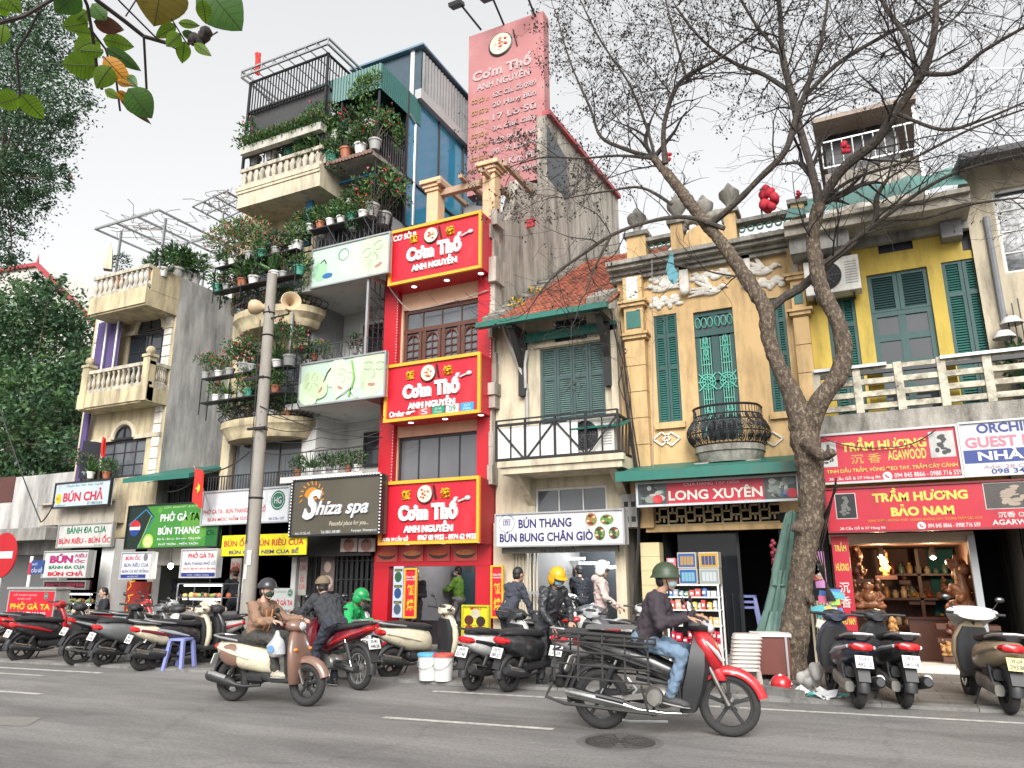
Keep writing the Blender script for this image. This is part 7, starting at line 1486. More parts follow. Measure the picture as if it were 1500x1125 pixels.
put(scooter('black scooter with broad red tail light before the agarwood shop',LBLACK,LSILV,plate_txt=('29-X7','063.18'),mir=False),(1326,1038),107,4,1.0)
put(scooter('beige gold scooter with white cloth over its handlebar at the right edge',LGOLD,LGOLD,plate_txt=('29-U4','293.80'),plate_m=pm('plate_yellow',(.62,.52,.2),.5),cover=pm('white_cloth',(.6,.58,.55),.9,bump=.3,bscale=12)),(1480,1047),103,4,1.02)
# foreground delivery motorbike with its steel rack
t_ride2=put(underbone('red and black delivery motorbike with steel carrier racks in the foreground',LR,LSILV,LBLACK,plate_txt=('29-Z6','705.11')),(884,1068),7,0,1.03);t_ride2.name='delivery_motorbike'
for c in kids(t_ride2):
 if c.name.split('.')[0]=='rear_body':c.data.materials[0]=LBLACK
k=MB(pm('rack_steel',(.05,.048,.046),.5,metal=.4,var=.3))
for z in(.885,.93):
 for y in(-.26,-.13,0,.13,.26):k.tube([(-.98,y,z),(.0,y,z-.06)],.011,6)
for x in(-.98,-.75,-.5,-.25,-.02):k.tube([(x,-.3,.9-.06*(x+.98)),(x,.3,.9-.06*(x+.98))],.012,6)
k.mat(pm('rack_bar_wood',(.1,.1,.1),.6));k.obox((-.35,-.05,.965),(.75,.12,.035));k.obox((-.4,.12,.965),(.7,.1,.03));k.mat(pm('rack_steel',(.05,.05,.05),.5))
for sy in(-1,1):
 for z in(.83,.74,.62,.5):k.tube([(-1.02,sy*.3,z+.02),(-.06,sy*.33,z-.03)],.01,6);k.tube([(-.98,sy*.16,z+.03),(-1.02,sy*.3,z+.02)],.01,6)
 for x in(-1.0,-.76,-.52,-.3,-.08):k.tube([(x,sy*.29,.91),(x,sy*.33,.48)],.011,6)
 k.tube([(-1.02,sy*.33,.46),(-1.08,sy*.36,.33),(-.9,sy*.33,.27),(-.02,sy*.3,.21)],.017,8);k.tube([(-.15,sy*.33,.46),(-.1,sy*.3,.22)],.013,6)
k.build('carrier_rack',t_ride2,True)
k=MB(M_STEEL);k.tube([(-.32,-.28,.47),(-.28,-.3,.52),(-.2,-.3,.42),(-.24,-.3,.38)],.014,6);k.tube([(.05,-.1,.12),(-.3,-.2,.12),(-.35,-.26,.14)],.012,6);k.build('side_stand',t_ride2,True)
# ======================================================= PEOPLE
SKIN=pm('skin',(.40,.235,.16),.55,var=.08,scale=8);SKIN2=pm('skin_pale',(.48,.31,.23),.55,var=.08,scale=8)
HAIR=pm('black_hair',(.014,.012,.011),.5,var=.4,scale=30,bump=.4)
def cloth(name,c,**k):return pm('cloth_'+name,c,.85,var=k.pop('var',.14),scale=k.pop('scale',5),bump=.55,bscale=k.pop('bscale',9),**k)
def ik(a,b,l1,l2,hint):
 a,b=Vector(a),Vector(b);d=b-a;L=min(d.length,(l1+l2)*.995);u=d.normalized();x=(l1*l1-l2*l2+L*L)/(2*L);h=sqrt(max(0,l1*l1-x*x))
 p=Vector(hint)-u*Vector(hint).dot(u);p=p.normalized()if p.length>1e-4 else u.orthogonal().normalized()
 return a+u*x+p*h
FOLD=bpy.data.textures.new('folds','CLOUDS');FOLD.noise_scale=.10;FOLD.noise_depth=1
CREASE=bpy.data.textures.new('creases','STUCCI');CREASE.noise_scale=.045;CREASE.turbulence=6
def cap_(m,a,b,r0,r1,n=12):
 a,b=Vector(a),Vector(b);m.tube([a,a.lerp(b,.33),a.lerp(b,.66),b],[r0,r0*.67+r1*.33,r0*.33+r1*.67,r1],n);m.ell(a,r0,n=n,k=8);m.ell(b,r1,n=n,k=8)
def fuse(m,name,par,vox,sm=4,mat=None):
 o=m.build(name,par,True);r=o.modifiers.new('fuse','REMESH');r.mode='VOXEL';r.voxel_size=vox;r.use_smooth_shade=True
 s=o.modifiers.new('soft','SMOOTH');s.iterations=sm;s.factor=.5
 if name!='body':d=o.modifiers.new('folds','DISPLACE');d.texture=FOLD;d.strength=.042;d.mid_level=.5;d=o.modifiers.new('creases','DISPLACE');d.texture=CREASE;d.strength=.02;d.mid_level=.5
 return o
def hand(m,w,d,up,side,curl=.6):
 """palm, four curled fingers and a thumb leaving the side of the palm"""
 w,d,up=Vector(w),Vector(d).normalized(),Vector(up).normalized();s=d.cross(up).normalized()*side;n=s.cross(d)*side
 M=Matrix((d,s,n)).transposed();m.ell(w+d*.05,(.052,.041,.018),M,10,6)
 for i,(o,L)in enumerate(((-.03,.066),(-.01,.078),(.011,.072),(.03,.056))):
  p=w+d*.09+s*o;a=d
  for q in range(3):
   e=p+a*L*(.42,.33,.27)[q];cap_(m,p,e,.0105-q*.001,.0098-q*.001,7);p=e;a=(a*cos(curl)-n*sin(curl)).normalized();n2=n
 p=w+d*.025-s*.036;a=(d*.7-s*.7-n*.25).normalized();e=p+a*.045;cap_(m,p,e,.0135,.0115,7);a=(d*.9-s*.1-n*.4).normalized();cap_(m,e,e+a*.035,.0112,.009,7)
def person(label,loc,rz,hip,neck,hands,feet,top,legs,headgear=None,hg_m=None,mask=None,shoe=None,sc=1,head_dir=(1,0,0),head_off=None,side=(0,1,0),elbow=(0,0,-1),knee=(1,0,.3),hint_y=.6,skin=None,vest=None,hood=None,group=None,hair=True,cuffs=None,sleeve=1,fdir=None,hcurl=.7,hdir=None,bulk=1.0):
 t=thing('person',label,'person',loc,rz,group,sc);sk=skin or SKIN
 hip,neck=Vector(hip),Vector(neck);side=Vector(side).normalized();up=(neck-hip).normalized();f=side.cross(up).normalized();side=up.cross(f).normalized()
 hd=Vector(head_dir).normalized();hc=neck+Vector(head_off or(up*.10+Vector((0,0,.06))+hd*.035));hs_=Vector((0,0,1)).cross(hd).normalized();hu=hd.cross(hs_);HM=Matrix((hd,hs_,hu)).transposed()
 sh=[neck-up*.055+side*s*.175 for s in(-1,1)];hp=[hip+side*s*.09 for s in(-1,1)]
 hands=[Vector(h)for h in hands];feet=[Vector(p)for p in feet]
 el=[ik(sh[i],hands[i],.28,.26,Vector(elbow)+side*(-1,1)[i]*hint_y)for i in(0,1)];kn=[ik(hp[i],feet[i],.43,.42,Vector(knee)+side*(-1,1)[i]*.25)for i in(0,1)]
 # skin
 m=MB(sk);m.ell(hc+hu*.015,(.096,.078,.108),HM,16,12);m.ell(hc-hu*.055+hd*.02,(.068,.056,.065),HM,12,8);m.ell(hc-hu*.012+hd*.098,(.018,.014,.024),HM,8,6);m.ell(hc-hu*.062+hd*.082,(.016,.026,.01),HM,8,6);m.ell(hc-hu*.1+hd*.06,(.022,.024,.018),HM,8,6)
 for s in(-1,1):m.ell(hc+hs_*s*.078-hd*.008-hu*.005,(.022,.011,.032),HM,8,6)
 cap_(m,neck-up*.05,hc-hu*.04-hd*.015,.056,.05);cap_(m,hip,neck-up*.08,.09,.1)
 for i in(0,1):
  cap_(m,sh[i],el[i],.04,.034);cap_(m,el[i],hands[i],.036,.024);cap_(m,hp[i],kn[i],.06,.045);cap_(m,kn[i],feet[i]+Vector((0,0,.02)),.044,.032);d=(hands[i]-el[i])if hdir is None else Vector(hdir[i]);hand(m,hands[i],d,(0,0,1),(-1,1)[i],hcurl);cap_(m,sh[i],neck-up*.06,.045,.06)
 fuse(m,'body',t,.0075,2)
 for s in(-1,1):
  e=MB(pm('eye_white',(.6,.58,.55),.2));q=hc+hd*.086+hs_*s*.031+hu*.012;e.ell(q,(.012,.015,.008),HM,8,6);e.mat(pm('eye_dark',(.012,.008,.006),.15));e.ell(q+hd*.008,(.006,.007,.007),HM,8,6);e.mat(HAIR);e.ell(q+hd*.006+hu*.022,(.008,.021,.005),HM,8,5);e.build('eye',t,True)
  # clothes
 j=MB(top);rings=[]
 for q,hw,hd_ in((-.16,.15,.115),(-.02,.168,.125),(.22,.16,.118),(.5,.172,.125),(.72,.19,.128),(.9,.175,.108),(1.0,.085,.07),(1.05,.068,.062)):
  c=hip.lerp(neck,q)+f*(.02*sin(q*pi)if q>0 else 0);rings.append([tuple(c+side*hw*bulk*cos(a)+f*hd_*bulk*sin(a))for a in[2*pi*k/20 for k in range(20)]])
 j.loft(rings)
 for i in(0,1):
  w_=el[i].lerp(hands[i],.93 if sleeve>=1 else .0);cap_(j,sh[i],el[i],.074*bulk,.058*bulk,12);j.ell(sh[i],(.085,.085,.08),None,12,8)
  if sleeve>=1:
   cap_(j,el[i],w_,.057*bulk,.041*bulk,12);rr=random.Random(int(abs(hip.x*1000)+i))
   for q in(.15,.4,.7,.88):p=el[i].lerp(w_,q);d=(w_-el[i]).normalized();j.ell(p,(.053-.012*q,)*3,None,10,6)
   for q in(.3,.6,.85):p=sh[i].lerp(el[i],q);j.ell(p,.071-.01*q,None,10,6)
 if hood:j.mat(top);j.ell(neck-f*.07-up*.0,(.09,.11,.075),None,12,8)
 else:j.tube([tuple(neck-up*.015+side*.068*cos(a)+f*.062*sin(a))for a in[2*pi*k/16 for k in range(17)]],.022,8)
 for k in range(5):a=k*1.3;j.tube([tuple(hip.lerp(neck,.05+.16*k)+side*(.165*cos(a+b))+f*(.122*sin(a+b)))for b in[0,.3,.6,.9]],[.004,.012,.012,.004],6)
 fuse(j,'jacket',t,.0125,3)
 if vest:v=MB(vest[0]);pts=[hip.lerp(neck,q)+f*(.128+.02*sin(max(0,q)*pi))for q in(.05,.35,.62,.85)];[v.tube([p+side*s*(.05 if n_<3 else .06)for n_,p in enumerate(pts)],[.016,.016,.016,.012],6)for s in(-1,1)];v.build('jacket_stripe',t,True)
 l=MB(legs);rings=[]
 for q,hw,hd_ in((-.2,.12,.1),(-.1,.165,.125),(.05,.165,.12),(.16,.15,.11)):c=hip+up*q*.5;rings.append([tuple(c+side*hw*cos(a)+f*hd_*sin(a))for a in[2*pi*k/18 for k in range(18)]])
 l.loft(rings)
 for i in(0,1):
  cap_(l,hp[i],kn[i],.095,.066,12);cap_(l,kn[i],feet[i]+Vector((0,0,.03)),.064,.054,12);l.ell(hp[i]-f*.03,(.1,.1,.1),None,12,8)
  for q in(.2,.5,.8):l.ell(kn[i].lerp(feet[i],q),.064-.008*q,None,10,6);
  for q in(.75,.9):l.ell(hp[i].lerp(kn[i],q),.075,None,10,6)
 fuse(l,'trousers',t,.0125,3)
 fd=Vector(fdir or(1,0,0)).normalized();FM=Matrix((fd,Vector((0,0,1)).cross(fd),Vector((0,0,1)))).transposed()
 for i in(0,1):
  s=MB(shoe or pm('shoe_black',(.02,.02,.022),.5));p=feet[i];s.ell(p+fd*.05-Vector((0,0,.035)),(.135,.048,.042),FM,12,8);s.ell(p-Vector((0,0,.005)),(.06,.045,.055),FM,10,8);s.ell(p+fd*.12-Vector((0,0,.045)),(.06,.046,.03),FM,10,6);s.mat(pm('shoe_sole',(.3,.29,.28),.7));s.ell(p+fd*.05-Vector((0,0,.068)),(.14,.05,.016),FM,12,6);s.build('shoe',t,True)
 if hair:h=MB(HAIR);h.ell(hc+hu*.035-hd*.02,(.1,.087,.1),HM,16,10);h.ell(hc-hd*.05-hu*.02,(.06,.078,.075),HM,12,8);h.build('hair',t,True)
 if mask:k=MB(mask);k.ell(hc-hu*.045+hd*.045,(.062,.064,.052),HM,14,10);k.build('face_mask',t,True)
 if headgear:
  g=MB(hg_m);c=hc+hu*.045-hd*.005
  def dome(k,zb,rx=.128,ry=.112,rz_=.118,n=20):
   V=[];rows=8
   for a in range(rows+1):
    b=zb+(pi/2-zb)*a/rows
    for q in range(n):th=2*pi*q/n;V.append(tuple(c+HM@Vector((rx*k*cos(b)*cos(th),ry*k*cos(b)*sin(th),rz_*k*sin(b)))))
   return[V[a*n:(a+1)*n]for a in range(rows+1)]
  if headgear=='army':
   d=dome(1.08,0);brim=[tuple(Vector(p)+(Vector(p)-c).normalized()*.025-hu*.03)for p in d[0]];g.loft([brim]+d,False);g.loft([[tuple(Vector(p)-hu*.004)for p in brim]]+[d[0]],False)
  elif headgear in('half','open'):
   d=dome(1.08,-.12 if headgear=='half' else-.25);g.loft(d,False)
   if headgear=='open':
    for s in(-1,1):g.ell(hc+hs_*s*.088-hd*.02-hu*.02,(.085,.035,.085),HM,12,8)
    g.ell(hc-hd*.06-hu*.03,(.07,.1,.1),HM,12,8)
   v=[c+HM@Vector((.13*cos(a)*1.02,.112*sin(a)*1.02,.0))for a in[-1.1+2.2*i/10 for i in range(11)]];w_=[c+HM@Vector((.195*cos(a*.75),.115*sin(a*.95),-.018))for a in[-1.1+2.2*i/10 for i in range(11)]]
   g.mat(M_BLK if headgear=='half' else hg_m);g.add([tuple(p)for p in v+w_]+[tuple(p+hu*.008)for p in v+w_],[(i,i+1,i+12,i+11)for i in range(10)]+[(i+22,i+33,i+34,i+23)for i in range(10)]+[(i+11,i+12,i+34,i+33)for i in range(10)],True)
   if headgear=='open':g.mat(M_GLASS2);g.ell(c+hd*.085-hu*.02,(.06,.1,.05),HM,14,8)
  elif headgear=='cap':
   d=dome(1.02,-.05);g.loft(d,False);v=[c+HM@Vector((.125*cos(a),.11*sin(a),-.0))for a in[-.9+1.8*i/8 for i in range(9)]];w_=[c+HM@Vector((.2*cos(a*.7),.1*sin(a),-.025))for a in[-.9+1.8*i/8 for i in range(9)]]
   g.add([tuple(p)for p in v+w_]+[tuple(p+hu*.006)for p in v+w_],[(i,i+1,i+10,i+9)for i in range(8)]+[(i+18,i+27,i+28,i+19)for i in range(8)]+[(i+9,i+10,i+28,i+27)for i in range(8)],True)
  g.build('helmet' if headgear!='cap' else 'cap',t,True)
  if headgear in('army','half','open'):s=MB(M_BLK);s.tube([tuple(hc+hs_*.085+hu*.03),tuple(hc+hs_*.06-hu*.09+hd*.03),tuple(hc-hu*.122+hd*.045),tuple(hc-hs_*.06-hu*.09+hd*.03),tuple(hc-hs_*.085+hu*.03)],.006,6);s.build('chin_strap',t,True)
 return t
def on_bike(b):return tuple(b.location),b.rotation_euler.z
l,a=on_bike(t_ride2)
SURG=pm('surgical_mask',(.3,.36,.36),.8,var=.1)
person('rider in green army helmet, dark padded jacket and jeans on the delivery motorbike',l,a,(-.16,0,.86),(.02,0,1.31),((.32,-.34,1.10),(.32,.34,1.10)),((.10,-.19,.36),(.10,.19,.36)),cloth('plum_nylon',(.035,.026,.034)),cloth('jeans',(.13,.19,.27),var=.35,scale=4),'army',pm('army_green',(.03,.05,.025),.45,stain=(.06,.08,.05),samt=.3),SURG,pm('shoe_dark',(.05,.05,.05),.7),sc=1.01,bulk=1.17,hdir=((1,.2,-.2),(1,-.2,-.2)),fdir=(1,0,-.15),elbow=(-.3,0,-1))
l,a=on_bike(t_ride1)
person('woman rider in brown jacket and dark green mask on the bronze scooter',l,a,(-.28,0,.86),(-.19,0,1.29),((.24,-.3,1.07),(.24,.3,1.07)),((.22,-.15,.42),(.22,.15,.42)),cloth('tan',(.22,.13,.085),stain=(.5,.27,.1),samt=.2),cloth('olive_dark',(.05,.048,.042)),'half',pm('helmet_black',(.03,.03,.035),.25),pm('green_mask',(.02,.045,.028),.8),pm('shoe_beige',(.4,.36,.29),.7),sc=.93,bulk=1.1,vest=(pm('reflective_stripe',(.5,.2,.06),.6),0),skin=SKIN2,elbow=(-.4,0,-1),hdir=((1,.2,-.2),(1,-.2,-.2)),head_dir=(1,-.12,0))
def stand(label,px,face,top,legs,depth_z=0.05,sc=1.0,bend=0,hands=None,z=.045,**k):
 g=G(px[0],px[1],z);hip=(0,0,.9);nk=(.02+.5*sin(bend),0,.9+.52*cos(bend))
 return person(label,(g.x,g.y,z),R(face),hip,nk,hands or((.1,-.24,.82),(.1,.24,.82)),((-.02,-.1,.085),(.04,.1,.085)),top,legs,sc=sc,**k)
DK=cloth('black',(.018,.02,.026));NVY=cloth('navy',(.028,.033,.05));GRN=cloth('green_nylon',(.012,.30,.085),bscale=7);LIME=cloth('lime_nylon',(.17,.34,.05))
g=G(478,1006);hz_=.045
person('man in khaki cap and dark jacket leaning over to grip the wine motorbike',(g.x,g.y,0),R(158),(-.12,0,.86),(.2,0,1.25),((.52,-.3,1.06),(.55,.28,1.06)),((.0,-.12,.085),(.04,.12,.085)),cloth('charcoal',(.032,.034,.04)),NVY,'cap',cloth('khaki',(.16,.12,.075)),None,None,bulk=1.15,sc=.99,head_dir=(1,-.3,-.1),hdir=((1,0,-.3),(1,0,-.3)))
l,a=on_bike(t_grab)
person('rider hunched in a bright green jacket and green helmet beside the cream scooter',(l[0]+.1,l[1]-.1,-.12),R(15),(-.1,0,.80),(.17,0,1.16),((.42,-.2,.9),(.42,.2,.9)),((.1,-.16,.3),(.1,.16,.3)),GRN,DK,'open',pm('helmet_green',(.012,.25,.07),.25),None,None,bulk=1.2,sc=1.0,head_dir=(1,0,-.45))
stand('rider in black jacket and white green helmet looking at a phone by red pillar',(606,944),-70,DK,DK,hands=((.25,-.07,1.08),(.25,.07,1.08)),headgear='open',hg_m=pm('helmet_mint',(.5,.56,.5),.3),mask=DK,head_dir=(1,0,-.5),sc=.97,elbow=(-.2,0,-1))
stand('person in lime green jacket with bag standing inside the red shop doorway',(672,935),180,LIME,cloth('grey_legs',(.32,.3,.31)),z=.06,hands=((.05,-.26,.78),(.42,.2,1.12)),mask=pm('white_mask',(.6,.62,.6),.7),head_dir=(1,.1,-.1),sc=1.0)
stand('man in dark jumper bending with his back turned at the shuttered house',(742,984),62,cloth('slate',(.04,.045,.06)),DK,bend=.35,hands=((.45,-.2,.8),(.45,.2,.8)),sc=.97)
stand('man in yellow helmet and black leather jacket reaching toward a parked scooter',(800,1006),-28,pm('black_leather',(.028,.03,.034),.42,var=.3,bump=.4,bscale=12),cloth('grey_black',(.035,.036,.04)),z=0,bend=.42,hands=((.40,-.18,.86),(.34,.2,.9)),headgear='open',hg_m=pm('helmet_yellow',(.62,.33,.015),.25),mask=pm('blue_mask',(.22,.42,.52),.8),head_dir=(1,-.1,-.35),sc=.98)
stand('woman in white helmet and pale pink hooded coat beside the white scooter',(882,975),20,cloth('pale_pink',(.50,.39,.36)),cloth('grey_trousers',(.1,.1,.11)),z=.045,hands=((.3,-.2,.98),(.25,.22,.95)),headgear='open',hg_m=pm('helmet_white',(.55,.6,.57),.3),head_dir=(1,-.2,-.15),hood=True,sc=1.0)
stand('man with reddish cap and black shirt standing by the glass food cart',(338,938),170,DK,DK,headgear='cap',hg_m=cloth('rust',(.22,.07,.035)),sleeve=0,hands=((.2,-.2,1.0),(.3,.22,1.08)),head_dir=(1,0,-.1))
stand('person in dark clothes seen from behind in the noodle shop doorway',(238,928),100,NVY,DK,hands=((.3,-.25,.95),(.3,.25,.95)))
g=G(150,935,.05);person('woman in black seated at the pillar of the left stall',(g.x,g.y,.05),R(-120),(0,0,.45),(.06,0,.95),((.3,-.15,.62),(.3,.15,.62)),((.42,-.12,.085),(.42,.12,.085)),DK,DK,knee=(.3,0,1),skin=SKIN2,head_dir=(1,.2,-.2))
for px,y,lb,f_ in((797,18.2,'dark haired person deep inside the open noodle shop at the left',30),(850,17.6,'man in black standing inside the open noodle shop with raised hand',150)):
 p=P(px,850,y-.9);person(lb,(p.x,y-.9,.06),R(f_),(0,0,.9),(.02,0,1.42),((.1,-.24,.82),(.32,.15,1.3)),((0,-.1,.085),(.03,.1,.085)),DK,DK,skin=SKIN2)
 # ======================================================= TREES
M_BARK=pm('bark',(.07,.05,.036),.9,var=.75,scale=13,stain=(.30,.245,.165),samt=.5,sscale=(11,11,6),bump=1.0,bscale=34);M_LIMB=pm('limb_bark_silhouette',(.045,.036,.03),.9,var=.6,scale=12,stain=(.15,.125,.09),samt=.4,sscale=(9,9,6),bump=.8,bscale=28)  # upper limbs' bark darkened: their silhouette against the sky is put into colour
M_TWIG=pm('twig',(.03,.025,.024),.9,var=.3)
TY=12.6;PXM=.0122
bt=thing('street_tree','large bare tree with gnarled forked trunk and dark seed heads before the shops','tree',G(1168,1003))
def tp3(p):return P(p[0],p[1],TY+(p[3]if len(p)>3 else 0))
LIMBS=[
[(1156,1014,34,0),(1159,975,29),(1167,900,25),(1177,820,23),(1187,760,24),(1188,700,27),(1180,650,28),(1174,612,26)],
[(1180,640,24),(1163,585,19),(1140,535,16),(1125,490,15),(1122,455,16),(1100,418,15,.1),(1062,362,14,.2),(1026,318,13,.3),(990,270,12,.4),(958,232,9,.5)],
[(1180,640,22),(1200,590,18,-.1),(1228,550,17,-.1),(1236,512,16,-.1),(1226,468,15,-.1),(1206,430,15,-.1),(1196,390,14,-.1),(1191,345,13,-.1),(1200,298,13,-.2)],
[(1122,458,13,.1),(1148,436,11,.2),(1175,420,11,.3),(1212,385,10,.4),(1250,355,10,.5),(1282,322,7,.6),(1284,290,6,.6),(1300,262,4,.7)],
[(1200,300,11,-.2),(1188,245,9,-.2),(1172,190,9,-.1),(1160,140,9,0),(1146,80,8,.1),(1143,20,6,.2),(1135,-40,4,.3)],
[(1200,300,11,-.2),(1232,250,12,-.4),(1280,210,11,-.6),(1312,165,10,-.8),(1352,105,9,-1.0),(1368,50,7,-1.2),(1372,-10,5,-1.3)],
[(1040,330,9,.2),(1075,300,8,.0),(1112,262,8,-.1),(1150,222,8,-.2),(1165,175,8,-.2),(1185,120,6,-.3),(1205,50,4,-.4),(1215,-20,3,-.5)],
[(975,240,9,.4),(972,190,7,.3),(985,140,7,.2),(1005,112,6,.1),(1050,88,4,0),(1090,60,3,0)],
[(958,232,8,.5),(915,218,6,.7),(880,200,5,.8),(865,160,4,.9),(835,90,3,1.0),(815,20,2,1.1)],
[(1165,140,7,0),(1120,110,6,.3),(1075,92,5,.5),(1030,60,4,.6),(990,10,3,.7)],
[(1172,150,6,-.1),(1225,95,6,.3),(1290,55,5,.5),(1350,25,4,.6),(1400,-5,3,.7)],
[(1352,108,6,-1),(1400,106,5,-1.2),(1440,75,4,-1.4),(1500,40,3,-1.6)],
[(1345,120,6,-1),(1330,60,6,-.8),(1300,15,5,-.6),(1280,-20,4,-.5)],
[(958,232,6,.5),(905,228,4,.6),(850,232,3,.7),(800,230,3,.8),(760,240,2,.9)],
[(1062,335,7,.2),(1005,318,6,.0),(950,325,5,-.3),(895,345,5,-.6),(850,375,4,-.8),(815,400,3,-1),(790,430,2,-1.1)],
[(895,345,4,-.6),(870,395,3,-.7),(858,430,2,-.8)],[(985,300,5,.3),(940,275,4,.1),(890,280,3,0),(830,290,2,0)],
[(960,232,5,.5),(945,180,4,.4),(920,120,3,.3),(880,60,3,.2),(850,0,2,.1)],
[(1250,355,5,.5),(1320,300,5,.2),(1380,262,4,0),(1440,240,3,-.2),(1500,225,2,-.4)],
[(1282,322,4,.6),(1350,320,4,.5),(1420,300,3,.4),(1490,290,2,.3)],
[(1312,165,5,-.8),(1380,190,4,-.9),(1440,175,3,-1),(1500,150,2,-1.1)],
[(1200,298,5,-.2),(1250,262,4,-.2),(1330,235,3,-.3),(1420,190,3,-.4),(1500,160,2,-.5)],
[(1146,80,4,.1),(1110,40,4,0),(1080,-10,3,-.1)],[(1005,112,4,.1),(990,60,3,0),(975,0,2,0)],[(1180,645,18,-.2),(1204,668,12,-.35),(1222,660,10,-.45)]]
tr=MB(M_BARK);bl=MB(M_LIMB);tw=MB(M_TWIG);lv=MB(pm('seed_head',(.035,.028,.024),.8,var=.5,island=1))
rt=random.Random(5)
def tuft(p,n=4):
 for _ in range(n):
  q=p+Vector((rt.gauss(0,.05),rt.gauss(0,.05),rt.gauss(0,.05)));a=Vector((rt.gauss(0,1),rt.gauss(0,1),rt.gauss(0,1))).normalized()*rt.uniform(.022,.042);b=a.orthogonal().normalized()*rt.uniform(.012,.026)
  lv.add([tuple(q+a),tuple(q+b),tuple(q-a),tuple(q-b)],[(0,1,2,3)])
def twig(p,d,L,r,lvl):
 pts=[p];n=max(3,int(L/.16));d=d.normalized();rs=[r]
 for i in range(n):
  d=(d+Vector((rt.gauss(0,.16),rt.gauss(0,.16),rt.gauss(.03,.15)))).normalized();p=p+d*L/n;pts.append(p);rs.append(max(.0028,r*(1-.75*(i+1)/n)))
  if lvl<3 and rt.random()<(.62,.5,.32)[lvl]:
   s=d.cross(Vector((rt.gauss(0,1),rt.gauss(0,1),rt.gauss(0,1)))).normalized();twig(p,d*.75+s*rt.uniform(.5,1),L*rt.uniform(.35,.62),rs[-1]*.7,lvl+1)
  if lvl>=2 and rt.random()<.17*DENS:tuft(p,rt.randint(1,4))
 tw.tube(pts,rs,4,False)
 if rt.random()<.75*DENS:tuft(p,rt.randint(2,5))
for li,L in enumerate(LIMBS):
 pts=[tp3(q)for q in L];rs=[q[2]*PXM*(.64 if li<1 else .68 if li<3 else .56)for q in L];P3,R3=[],[]
 for i in range(len(pts)-1): # Catmull-Rom smoothing with slight knots
  a,b,c,d=pts[max(0,i-1)],pts[i],pts[i+1],pts[min(len(pts)-1,i+2)]
  for k in range(5):
   u=k/5;P3.append(.5*((2*b)+(c-a)*u+(2*a-5*b+4*c-d)*u*u+(3*b-a-3*c+d)*u**3));R3.append((rs[i]*(1-u)+rs[i+1]*u)*rt.uniform(.93,1.09))
 P3.append(pts[-1]);R3.append(rs[-1])
 (tr if li<3 or li==len(LIMBS)-1 else bl).tube(P3,R3,14 if li<3 else 8)
 if li==len(LIMBS)-1 or li==0:continue
 for i in range(4,len(P3)-1):
  if P3[i].z<6.2 or(P3[i].z<9.2 and rt.random()<.6):continue
  DENS=(1.2 if L[min(len(L)-1,i//5)][0]<1010 else .6)*min(1,max(.1,(P3[i].z-7.5)/3.5))
  if rt.random()<(.42 if R3[i]>.08 else .8):
   d=(P3[i+1]-P3[i]).normalized();s=d.cross(Vector((rt.gauss(0,1),rt.gauss(0,1),rt.gauss(0,1)))).normalized();twig(P3[i],d*.5+s+Vector((0,0,.25)),rt.uniform(.8,2.0),max(.008,min(.02,R3[i]*.4)),0)
 DENS=1.2*min(1,max(.1,(P3[-1].z-7.5)/3.5));twig(P3[-1],P3[-1]-P3[-2],1.6,max(.008,R3[-1]*.8),0);twig(P3[-1],P3[-1]-P3[-2]+Vector((.3,.2,.2)),1.3,max(.008,R3[-1]*.7),0)
for k in range(9):p=tp3((1178+rt.uniform(-14,14),rt.uniform(610,940),0));tr.ell((p.x,p.y-.17,p.z),(rt.uniform(.04,.09),.06,rt.uniform(.05,.12)),n=8,k=6)
for a in(200,250,300,340,20):c=tp3((1157,1008,0));tr.tube([c+Vector((0,0,.35)),c+Vector((.32*cos(R(a)),.32*sin(R(a)),.1)),c+Vector((.55*cos(R(a)),.55*sin(R(a)),-.05))],[.16,.12,.05],8)
o=tr.build('trunk',bt);r_=o.modifiers.new('fuse','REMESH');r_.mode='VOXEL';r_.voxel_size=.03;r_.use_smooth_shade=True
tx=bpy.data.textures.new('bark_lumps','CLOUDS');tx.noise_scale=.09;tx.noise_depth=4;dm_=o.modifiers.new('lumps','DISPLACE');dm_.texture=tx;dm_.strength=.045;dm_.mid_level=.5
bl.build('branches',bt);tag(tw.build('twigs',bt),kind='stuff');tag(lv.build('seed_heads',bt),kind='stuff')
# pendant red ornaments caught in the branches
def orn(label,px,py,dy,s,kindo):
 s*=.72
 p=P(px,py,TY+dy);t=thing('hanging_ornament',label,'ornament',p);m=MB(pm('ornament_red',(.38,.012,.028),.75,var=.25,scale=20));rr=random.Random(px)
 for k in range(9 if kindo else 5):m.ell((p.x+rr.uniform(-.13,.13)*s,p.y+rr.uniform(-.08,.08),p.z+rr.uniform(-.22,.16)*s),(.1*s,.07*s,.075*s),Matrix.Rotation(rr.random()*3,3,'Y'),10,7)
 m.build('bow',t)
 if kindo:m=MB(K_WHT);m.obox((p.x+.12,p.y-.06,p.z-.05),(.14,.03,.1));m.mat(M_BF);m.bar((p.x-.15,p.y,p.z+.15),(p.x-.17,p.y,p.z-.4),.03);m.build('tag',t)
 return t
orn('big red ribbon bundle tied high in the fork of the bare tree',1128,285,.2,1.5,1);orn('small red ribbon caught on the left limb of the bare tree',976,228,.5,.7,0);orn('round pink lantern on the limb right of the red ribbon bundle',1168,282,.2,.5,0);orn('red paper charm hanging from the upper right limb',1236,212,-.5,.8,0)
tc=thing('hanging_cloth','faded teal cloth strip dangling from a branch before the ochre cornice','cloth',P(985,395,13.2));m=MB(pm('teal_cloth',(.10,.28,.33),.8,var=.3));p=P(983,372,13.2)
